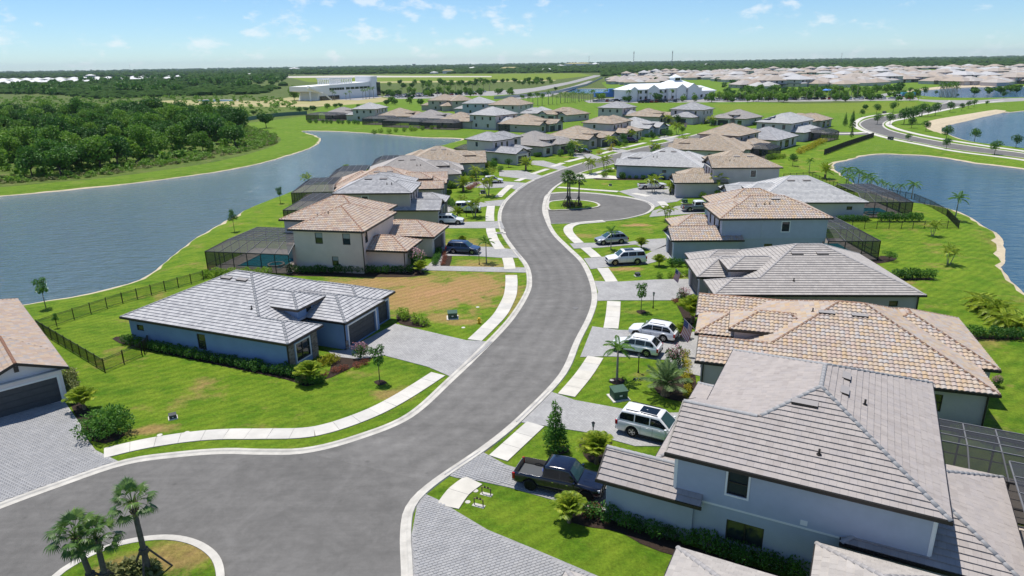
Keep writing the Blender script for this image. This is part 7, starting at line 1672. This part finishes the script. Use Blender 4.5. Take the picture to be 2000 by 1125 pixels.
# --- far houses: walls with door and window openings under hipped tile roofs
def far_house(name, label, group, tile, wall_, two, seed, cage_=True):
    random.seed(seed); e = empty(name, (0,0,-200), 0, label, 'house', group); W2, D2 = random.uniform(7.2,8.2), random.uniform(10,11.5); ze = 5.8 if two else 3.0
    wl, rf, gd = MB(), MB(), MB()
    bl = [Block(-W2,W2,-D2,D2,ze), Block(-W2+.3,-1,-D2-2.2,2,2.95 if two else ze-.01), Block(2,W2-.4,-D2-1.2,0,ze-.02)]
    for b in bl:
        wl.box(b.u0+.5,b.u1-.5,b.v0+.5,b.v1-.5,0,b.ze-.05); fs, _ = b.faces()
        for f in fs: rf.face(f, 0, random.uniform(.2,.8))
        rf.box(b.u0-.05,b.u1+.05,b.v0-.05,b.v1+.05,b.ze-.2,b.ze-.01,1)
    link('wall', wl.mesh('wall', wall_), e); link('roof', rf.mesh('roof', [tile, M_FASCIA]), e)
    x0 = -W2+1.5; gd.box(x0,x0+4.6,-D2-1.76,-D2-1.69,.05,2.3); link('garage_door', gd.mesh('garage_door', M_GLIGHT), e)
    for z in ([1.0,3.9] if two else [1.0]):
        for x in (-W2*.5, 0, W2*.55):
            for y in (-D2+.44, D2-.44):
                if z < 2 and y < 0 and x < 0: continue
                g = MB(); s = -1 if y < 0 else 1; g.box(x-.6,x+.6,min(y,y+s*.06*0+s*.08),max(y,y+s*.08),z,z+1.35); link('window', g.mesh('window', M_GLASS), e)
        for y in (-D2*.5, D2*.4):
            for s in (-1,1): g = MB(); xx = s*(W2-.5); g.box(min(xx,xx+s*.08),max(xx,xx+s*.08),y-.6,y+.6,z,z+1.35); link('window', g.mesh('window', M_GLASS), e)
    if cage_:
        c = MB(); c.box(-W2+1,W2-2,D2-.3,D2+5,2.5,3.1); link('screen_porch', c.mesh('screen_porch', M_SCREEN), e)
    return e
T_FAR = ramp_mat('tile_far_tan', [(.33,.275,.225),(.40,.335,.275),(.37,.325,.285),(.44,.40,.365)], .85); T_FAR3 = ramp_mat('tile_far_mix', [(.33,.275,.225),(.40,.335,.275),(.40,.385,.37),(.46,.45,.44),(.36,.29,.235)], .85); T_FAR2 = ramp_mat('tile_far_peach', [(.35,.265,.215),(.33,.26,.215),(.40,.32,.26)], .85)
protos = []
for k, (tl, nm, wl_) in enumerate(((T_FAR,'sandy tan',W_GREY),(T_FAR,'sandy tan',W_LGREY),(T_BEIGE2,'mushroom grey',W_LGREY),(T_GREY,'pale grey',W_LGREY),(T_FAR2,'peach brown',W_GREY),(T_FAR,'sandy tan',W_TAUPE),(T_BEIGE,'beige',W_GREY))):
    two = k in (1,3); protos.append(far_house('estate_house', 'distant %s house with %s roof in the estate beyond the clubhouse' % ('two-storey' if two else 'one-storey', nm), 'houses of the distant estate', tl, wl_, two, 50+k))
rows = [((1195,159),(1300,157),6),((1195,164),(1310,162.5),6),((1500,166.5),(1690,160),12),((1440,172),(1520,170.5),4),((1545,169.5),(1700,163.5),9),((1215,150.5),(1420,148),13),((1330,155.5),(1530,152),12),((1420,160),(1600,156.5),11),((1560,157),(1760,152),13),((1640,163.5),(1780,160),9),
        ((1480,147.5),(1700,143),15),((1400,141.5),(1640,138),18),((1640,138.5),(1900,133.5),22),((1700,148),(1960,142),19),((1740,155),(2000,148),18),((1790,160.5),(2010,154),14),((1870,166),(2010,162.5),9),((1860,138.5),(2010,135.5),12),((1260,144),(1420,142.5),10),((1560,143),(1780,138.5),15),((1340,147),(1500,144.5),10),((1920,143.5),(2010,141),7),((1820,151),(2010,146),14)]
random.seed(77); nfar = 0; used_far = set()
for (a, b, n) in rows:
    A, B = G(*a), G(*b); d = (B-A)
    for i in range(n):
        if nfar >= 285: break
        q = A+d*((i+.5)/n); k = random.choices(range(7),(5,3,3,2,2,3,2))[0]; p = protos[k]; o = p if k not in used_far else copy_tree(p); used_far.add(k)
        o.location = (q.x+random.uniform(-3,3),q.y+random.uniform(-4,4),0); o.rotation_euler = (0,0,math.atan2(d.y,d.x)+random.choice((0,math.pi,math.pi))+random.uniform(-.1,.1)); s = random.uniform(.95,1.2); o.scale = (s*1.1,s,s); nfar += 1
mstuff = MB()          # the remaining roofs too far off to tell apart
for (a, b, n) in rows:
    A, B = G(*a), G(*b); d = (B-A); nn = V(-d.y,d.x,0).normalized()
    for i in range(int(n*1.7)):
        q = A+d*random.random()+nn*random.uniform(-45,45); s = random.uniform(.9,1.1); an = math.atan2(d.y,d.x)+random.choice((0,1.57)); bb = Block(-7.5*s,7.5*s,-10*s,10*s,3.0); R_ = Matrix.Translation((q.x,q.y,0)) @ Matrix.Rotation(an,4,'Z'); t_ = random.uniform(.05,1)
        mstuff.box(-7*s,7*s,-9.5*s,9.5*s,0,2.95,1,T=lambda x,y,z: R_ @ V(x,y,z)); [mstuff.face([R_ @ V(*p) for p in f_],0,t_) for f_ in bb.faces()[0]]
tag(link('estate_roofs', mstuff.mesh('estate_roofs', [T_FAR3, W_LGREY])), 'mass of tan roofs filling the distant estate', 'houses', None, 'stuff')
for k in range(7):
    if k not in used_far:
        for ch in list(protos[k].children): bpy.data.objects.remove(ch)
        bpy.data.objects.remove(protos[k])
M_WROOF = ramp_mat('tile_white', [(.62,.62,.61),(.72,.72,.71),(.66,.65,.63)], .8); wp = far_house('white_roofed_house', 'distant one-storey house with white roof beyond the woodland belt', 'white-roofed houses beyond the woodland', M_WROOF, W_LGREY, False, 61, False)
for i in range(46):
    r_ = i % 3; px = 6+(i//3)*23+random.uniform(-4,4) if r_ < 2 else 4+(i//3)*12
    o = wp if i == 0 else copy_tree(wp); q = G(px, (158.5,162,166.5)[r_]-px*.018); o.location = (q.x,q.y,0); o.rotation_euler = (0,0,random.uniform(-.2,.2)); o.scale = (1.25,1.2,1.15)
# trees dotted through the estate
ed = ep
et = []
for (a, b, n) in rows:
    A, B = G(*a), G(*b)
    for i in range(8): q = A.lerp(B, random.random()); et.append(V(q.x+random.uniform(-10,10), q.y+random.uniform(14,30)))
labelled_stuff(blob_field('estate_trees', et, 4.2, LF_OAK, 60, .42, 1.0, 33), 'small trees between the houses of the distant estate', 'trees')
for q in scatter([(1150,196),(1225,200),(1420,201),(1790,198),(1790,189),(1600,188),(1420,189),(1400,196),(1225,199),(1180,190)], 70, 7, 91): plant(ed, q, random.uniform(.45,.9), 'dark rounded tree round the club car park', 'trees round the club car park')
for q in scatter([(1420,187),(1600,186),(1760,181),(1760,176),(1600,178),(1420,180)], 55, 8, 92): plant(ed, q, random.uniform(.5,1.0), 'dark rounded tree behind the club courts', 'trees behind the club courts')
for q in scatter([(745,190),(850,190),(1000,186),(1000,180),(850,180),(745,184)], 40, 9, 93): plant(ed, q, random.uniform(.5,.9), 'rounded tree in the school car park', 'trees in the school car park')
# --- white school building with roof pergola and stair tower
def at_far(p0, p1):
    A, B = G(*p0), G(*p1); d = (B-A); L_ = d.length; u = d.normalized(); n = V(-u.y,u.x,0); n = n if n.y > 0 else -n
    return A, u, n, L_
M_SCH = mat('white_render', (.80,.80,.79), .7, noise_amt=.04); A, u, n, L_ = at_far((603,198),(742,188)); se = empty('school_building', A, 0, 'long white building with raked end wall, roof pergola and corner tower', 'building')
T_ = lambda x, y, z: u*x+n*y+V(0,0,z)
b = MB(); Hs = 14.5; k0 = .12*L_
b.v = [tuple(T_(x,y,z)) for y in (0,20) for x,z in ((L_*.1,0),(L_*.97,0),(L_*.97,Hs*.86),(L_*.86,Hs*.86),(L_*.02,Hs*.74),(0,Hs*.74),(0,Hs*.5),(L_*.13,Hs*.40))]
b.idx(tuple(range(8))); b.idx(tuple(range(15,7,-1))); [b.idx((i,8+i,8+(i+1)%8,(i+1)%8)) for i in range(8)]; link('wall', b.mesh('wall', M_SCH), se)
tw = MB(); tw.box(L_*.855,L_*.945,-2,16,0,Hs*1.16,T=T_); link('tower', tw.mesh('tower', M_SCH), se); pr = MB()
for i in range(13): x = L_*(.36+.30*i/12); pr.box(x-.35,x+.35,5,5.8,Hs*.79,Hs*1.10,T=T_); pr.box(x-.35,x+.35,18,18.8,Hs*.79,Hs*1.10,T=T_); pr.box(x-.35,x+.35,5.8,18,Hs*1.05,Hs*1.10,T=T_)
pr.box(L_*.35,L_*.67,4.2,5,Hs*1.08,Hs*1.13,T=T_); pr.box(L_*.35,L_*.67,18.8,19.6,Hs*1.08,Hs*1.13,T=T_); link('pergola', pr.mesh('pergola', M_TRIM), se)
for x in [.28+.034*i for i in range(6)]+[.505,.53,.57,.595,.635,.66,.70,.725,.76,.785,.82]: w_ = MB(); w_.box(L_*x,L_*x+2.4,-.15,-.02,Hs*.50,Hs*.62,T=T_); link('window', w_.mesh('window', M_GLASS), se)
gw = MB(); gw.box(L_*.93,L_*.985,-2.3,-.2,1,Hs*.82,T=T_); link('corner_glazing', gw.mesh('corner_glazing', M_GLASS), se); lo = MB(); lo.box(L_*.14,L_*.40,-.5,-.05,.2,Hs*.22,T=T_); link('entrance_glazing', lo.mesh('entrance_glazing', M_GLASS), se); rd = MB(); rd.box(L_*.972,L_*1.05,6,22,0,Hs*.84,T=T_); link('red_annex', rd.mesh('red_annex', mat('maroon_render', (.13,.04,.04), .8)), se)
br2 = MB(); br2.beam(T_(0,-.6,Hs*.72),T_(L_*.16,-.6,Hs*.42),.9); br2.beam(T_(L_*.02,-.5,0),T_(L_*.02,-.5,Hs*.5),.5); br2.beam(T_(L_*.16,-2,Hs*.42),T_(L_*.23,-6,0),.5); link('raked_canopy', br2.mesh('raked_canopy', M_TRIM), se)
# --- white clubhouse
M_METAL = mat('white_metal_roof', (.80,.82,.84), .45, .0); A, u, n, L_ = at_far((1221,199),(1402,192)); ce = empty('clubhouse', A, 0, 'white two-storey clubhouse with bright metal hip roofs and gables', 'building'); T_ = lambda x, y, z: u*x+n*y+V(0,0,z)
blk = [(0,L_*.56,0,17,7.6,.42,0),(L_*.42,L_*.80,-3,24,8.0,.44,0),(L_*.70,L_,2,18,5.4,.42,0)]; wl, rf = MB(), MB()
for (x0,x1,y0,y1,ze,pt,_) in blk:
    bb = Block(x0,x1,y0,y1,ze,pitch=pt); wl.box(x0+.7,x1-.7,y0+.7,y1-.7,0,ze-.02,T=T_)
    for f in bb.faces()[0]: rf.face([T_(*p) for p in f])
    rf.box(x0-.05,x1+.05,y0-.05,y1+.05,ze-.3,ze-.012,T=T_)
for gx, gw_, gz in ((L_*.04,6,7.7),(L_*.22,9,7.75),(L_*.50,8,8.1),(L_*.62,9,8.15)):
    y0 = -1.4 if gx < L_*.45 else -4.4; bb = Block(gx,gx+gw_,y0,10,gz,'gv',.6); wl.box(gx+.5,gx+gw_-.5,y0+.4,4,0,gz,T=T_); [rf.face([T_(*p) for p in f]) for f in bb.faces()[0]]; wl.face((T_(gx+.5,y0+.39,gz),T_(gx+gw_-.5,y0+.39,gz),T_(gx+gw_/2,y0+.39,gz+.6*gw_/2-.1)))
link('wall', wl.mesh('wall', M_SCH), ce); link('roof', rf.mesh('roof', M_METAL), ce)
for i in range(17):
    x = L_*.05+i*L_*.052
    for z in (1.2,5.0):
        if x > L_*.70 and z > 3: continue
        yy = .55 if x < L_*.43 else (-2.45 if x < L_*.79 else 2.55); w_ = MB(); w_.box(x,x+1.5,yy,yy+.1,z,z+1.8,T=T_); link('window', w_.mesh('window', M_GLASS), ce)
cup = MB(); cup.box(L_*.57,L_*.64,7,13,12.2,14.6,T=T_); [cup.face([T_(*p) for p in f]) for f in Block(L_*.56,L_*.65,6.3,13.7,14.6,pitch=.6).faces()[0]]; link('cupola', cup.mesh('cupola', M_METAL), ce); cg = MB(); cg.box(L_*.578,L_*.632,6.9,6.98,12.6,14.3,T=T_); link('cupola_window', cg.mesh('cupola_window', M_GLASS), ce)
# pool umbrellas, slides and box truck
M_UMB = mat('umbrella_blue', (.10,.25,.65), .7)
for px in (1612,1618,1624): q = G(px,185); e = empty('sun_umbrella', q, 0, 'blue sun umbrella beside the club courts', 'umbrella', 'club umbrellas'); c = MB(); [c.face((V(0,0,4.3),V(math.cos(k*.785)*3,math.sin(k*.785)*3,3.2),V(math.cos((k+1)*.785)*3,math.sin((k+1)*.785)*3,3.2))) for k in range(8)]; link('canopy', c.mesh('canopy', M_UMB), e); c = MB(); c.tube([V(0,0,0),V(0,0,4.2)],.08,6); link('pole', c.mesh('pole', M_TRIM), e)
q = G(1196,189); wt = MB(); wt.box(-14,12,-3,3,0,3.5); wt.box(-3,8,-3,2,3.5,6); o = link('water_slide', wt.mesh('water_slide', M_UMB), None, q); tag(o, 'light blue water play structure beside the clubhouse', 'slide')
q = G(1762,193); e = empty('box_truck', q, -.05, 'blue and red box truck on the boulevard by the roundabout', 'truck'); c = MB(); c.box(-1.0,7.5,-1.3,1.3,1.1,4.1); link('box_body', c.mesh('box_body', mat('truck_teal', (.08,.30,.38), .5)), e); c = MB(); c.box(-1.01,7.51,-1.32,1.32,1.1,1.9); link('stripe', c.mesh('stripe', MATS['paint_red']), e); c = MB(); c.box(-3.4,-1.1,-1.2,1.2,.7,2.9); link('cab', c.mesh('cab', P_WHITE), e); c = MB(); c.box(-3.43,-3.4,-1.05,1.05,1.7,2.7); c.box(-3.0,-1.7,-1.22,-1.2,1.7,2.6); link('windscreen', c.mesh('windscreen', M_CARGLASS), e)
for x in (-2.4,4.5,6.0):
    for y in (-1.15,1.15): tm, rm = wheel(.5,.28,1 if y > 0 else -1,M_RIM); wq = link('wheel', tm, e, (x,y,.5)); link('rim', rm, wq)
# --- cars in the far car parks
def lot_car(pm, nm):
    e = empty('parked_car', (0,0,-200), 0, '%s car in the far car parks' % nm, 'car', '%s cars in the far car parks' % nm); b = MB(); b.box(-2.3,2.3,-.9,.9,.3,.95); bm_ = bmesh.new(); link('body', b.mesh('body', pm), e); bm_.free()
    c = MB(); c.v = [(-1.9,-.85,.95),(1.2,-.85,.95),(1.2,.85,.95),(-1.9,.85,.95),(-1.5,-.68,1.6),(.5,-.68,1.6),(.5,.68,1.6),(-1.5,.68,1.6)]; [c.idx(q) for q in ((0,1,5,4),(1,2,6,5),(2,3,7,6),(3,0,4,7))]; link('glass', c.mesh('glass', M_CARGLASS), e); r = MB(); r.box(-1.52,.52,-.70,.70,1.595,1.64); link('roof', r.mesh('roof', pm), e)
    for x in (-1.4,1.4): w_ = MB(); w_.tube([V(x,-.92,.33),V(x,.92,.33)],.33,10); link('wheel', w_.mesh('wheel', M_TYRE), e)
    return e
LC = [lot_car(P_WHITE,'white'), lot_car(P_DARK,'black'), lot_car(P_SILV,'silver'), lot_car(P_BLUE,'navy'), lot_car(P_RED,'red')]; random.seed(5)
lots = [((1160,199.5),(1215,198),9),((1260,199),(1330,197.5),14),((1250,201),(1320,199.5),12),((1385,196.5),(1600,194.5),22),((1600,194.5),(1780,193),16),((752,188.5),(830,184),12),((770,191),(850,188),12),((850,184),(950,180),12),((880,186),(940,184),7)]
for (a, b2, n_) in lots:
    A, B = G(*a), G(*b2); d = B-A
    for i in range(n_): q = A+d*((i+random.uniform(.2,.8))/n_); k = random.choices(range(5),(6,3,3,2,1))[0]; plant([LC[k]], V(q.x,q.y), 1.0); 
# --- masts
M_MAST = mat('galvanised_mast', (.30,.31,.32), .6)
def mast(label, px, top, base_y=131, wd=.35):
    q = G(px, base_y); hh = top_height(px, base_y, top); e = empty('antenna_mast', (q.x,q.y,0), 0, label, 'mast'); s = hh*.012*wd*3; t = MB()
    for k in range(3): a = k*2.094; t.beam((math.cos(a)*s*2,math.sin(a)*s*2,0),(math.cos(a)*s,math.sin(a)*s,hh),s*.35)
    link('legs', t.mesh('legs', M_MAST), e); c = MB()
    for k in range(14): z0, z1 = hh*k/14, hh*(k+1)/14; c.beam((s*2,0,z0),(-s,s*1.7,z1),s*.22); c.beam((-s,-s*1.7,z0),(s*2,0,z1),s*.22)
    link('bracing', c.mesh('bracing', M_MAST), e); an = MB(); an.tube([V(0,0,hh*.86),V(0,0,hh*.94)],s*2.2,8); link('antenna_ring', an.mesh('antenna_ring', M_MAST), e)
mast('tallest thin lattice mast on the skyline', 1237, 97, 133); mast('antenna mast with ring near its top on the skyline', 1312, 99, 133); mast('short mast on the skyline above the white boundary wall', 1150, 109, 134, .25); mast('thin mast on the skyline over the lakeside woodland', 255, 125, 140, .22); mast('thin mast on the skyline above the distant estate', 1642, 103, 125, .25)
q = G(809,135); e = empty('water_tower', q, 0, 'small pale water tower on the skyline', 'tower'); c = MB(); hh = top_height(809,135,123.5); c.tube([V(0,0,0),V(0,0,hh*.6)],hh*.06,8); link('stem', c.mesh('stem', M_MAST), e); c = MB(); c.tube([V(0,0,hh*.55),V(0,0,hh*.7),V(0,0,hh*.9),V(0,0,hh)],[hh*.08,hh*.3,hh*.3,hh*.05],12); link('tank', c.mesh('tank', M_WALLW), e)
# --- the wooded plain to the horizon
LF_FAR = leaf_mat('far_canopy', [(.032,.068,.020),(.044,.088,.024),(.058,.108,.03),(.072,.125,.036)], .15, 1.0); LF_FAR.node_tree.nodes['Principled BSDF'].inputs['Specular IOR Level'].default_value = 0
def canopy_field(name, n, r0, r1, a0, a1, size, seed, label, lm, skip=()):
    """domed tree crowns, uneven, packed by the thousand"""
    random.seed(seed); ps = []
    for k in range(6):
        b = MB(); R_, S_ = 3, 6
        for i in range(R_+1):
            for j in range(S_):
                th = math.pi*.5*i/R_; d = V(math.sin(th)*math.cos(j*2*math.pi/S_), math.sin(th)*math.sin(j*2*math.pi/S_), math.cos(th)); w_ = 1+.35*noise.noise((d.x*2+k*9,d.y*2,d.z*2)); b.v.append((d.x*w_,d.y*w_,d.z*w_*.9+.1))
        for i in range(R_):
            for j in range(S_): b.idx((i*S_+j,i*S_+S_+j,i*S_+S_+(j+1)%S_,i*S_+(j+1)%S_), 0, random.uniform(.05,1))
        ps.append(b)
    mb = MB()
    for _ in range(n):
        for _t in range(20):
            r = r0*(r1/r0)**random.random(); a = random.uniform(a0,a1); x, y = r*math.sin(a), r*math.cos(a)
            if noise.noise((x*.0022,y*.0042,seed)) > (.02 if r > 1500 else .15)-.12 and not any(inside((x,y),S) for S in skip): break
        s = size*(r/1500)**.35*random.uniform(.6,1.4); mb.add(random.choice(ps), Matrix.Translation((x,y,-.3)) @ Matrix.Rotation(random.uniform(0,6.28),4,'Z') @ Matrix.Diagonal((s,s,s*random.uniform(.6,.95),1)))
    o = link(name, mb.mesh(name, lm)); labelled_stuff(o, label, 'woodland'); return o
sk1 = [V(p.x,p.y) for p in GL([(1180,176),(1180,150),(1260,141),(1400,138.5),(1640,134.5),(1900,129.5),(2100,127),(2300,160),(2100,215),(1180,215)])]; sk2 = [V(p.x,p.y) for p in GL([(540,178),(560,146),(1180,142),(1180,178),(1000,230),(600,215)])]; sk3 = [V(p.x,p.y) for p in GL([(-100,170),(-100,156),(370,148),(370,158)])]; sk4 = [V(p.x,p.y) for p in GL([(440,205),(560,168),(560,200)])]
canopy_field('woodland', 11500, 1450, 13500, rad(-46), rad(46), 9.0, 13, 'dark wooded plain reaching to the horizon', LF_FAR, (sk1, sk2, sk3))
canopy_field('woodland', 2600, 750, 2300, rad(-46), rad(-9), 6.5, 14, 'woodland beyond the scrubby meadow', LF_FAR, (sk2, sk3, sk4))
canopy_field('woodland', 1400, 1250, 2600, rad(-8), rad(46), 7.0, 15, 'tree line behind the distant estate', LF_FAR, (sk1, sk2))
# distant buildings scattered in the wooded plain
fb = far_house('country_building', 'tiny pale building among the woods on the horizon', 'tiny buildings on the horizon', M_WROOF, W_WHITE, True, 91, False); random.seed(9)
for i in range(9):
    o = fb if i == 0 else copy_tree(fb); a = rad(random.uniform(-38,38)); r = random.uniform(1700,5200); o.location = (r*math.sin(a), r*math.cos(a), 0); o.rotation_euler = (0,0,random.uniform(0,3)); s = r/2200*random.uniform(.8,1.3); o.scale = (s*1.6,s*.9,s*.8)
for px, py, wd, lab in ((995,138.5,34,'long flat brown building beyond the fields'),(1068,141,16,'white dome-roofed building beyond the fields'),(875,143.5,20,'pale green hangar beyond the fields'),(1130,130,50,'long pale warehouse on the horizon')):
    q = G(px, py); s = q.length/F_PX; e = empty('hall_building', q, 0, lab, 'building'); b = MB(); b.box(-wd*s/2,wd*s/2,0,wd*s*.35,0,5*s); link('wall', b.mesh('wall', W_TAUPE if 'brown' in lab else W_WHITE), e); b = MB(); b.v = [(-wd*s/2-1,-1,5*s),(wd*s/2+1,-1,5*s),(wd*s/2+1,wd*s*.35+1,5*s),(-wd*s/2-1,wd*s*.35+1,5*s),(-wd*s*.3,wd*s*.17,7*s),(wd*s*.3,wd*s*.17,7*s)]; [b.idx(k) for k in ((0,1,5,4),(2,3,4,5),(1,2,5),(3,0,4))]; link('roof', b.mesh('roof', M_METAL if 'white' in lab else M_DIRT), e)
# --- haze
hz = bpy.data.materials.new('haze_air'); hz.use_nodes = True; hn = hz.node_tree.nodes; hn.remove(hn['Principled BSDF']); pv = hn.new('ShaderNodeVolumePrincipled'); pv.inputs['Color'].default_value = (.72,.86,1,1); pv.inputs['Density'].default_value = .00004; pv.inputs['Anisotropy'].default_value = .0
hz.node_tree.links.new(pv.outputs[0], hn['Material Output'].inputs['Volume'])
hb = MB(); hb.box(-BIG-50,BIG+50,-110,BIG+50,-3.5,120)
HAZE = tag(link('haze', hb.mesh('haze', hz)), kind='stuff')
for o in C.objects:
    if '_used' in o: del o['_used']
for o in [o for o in C.objects if o.parent is None and o.location.z < -100]:      # prototypes that found no place
    for ch in [c for k in o.children for c in k.children] + list(o.children): bpy.data.objects.remove(ch)
    bpy.data.objects.remove(o)
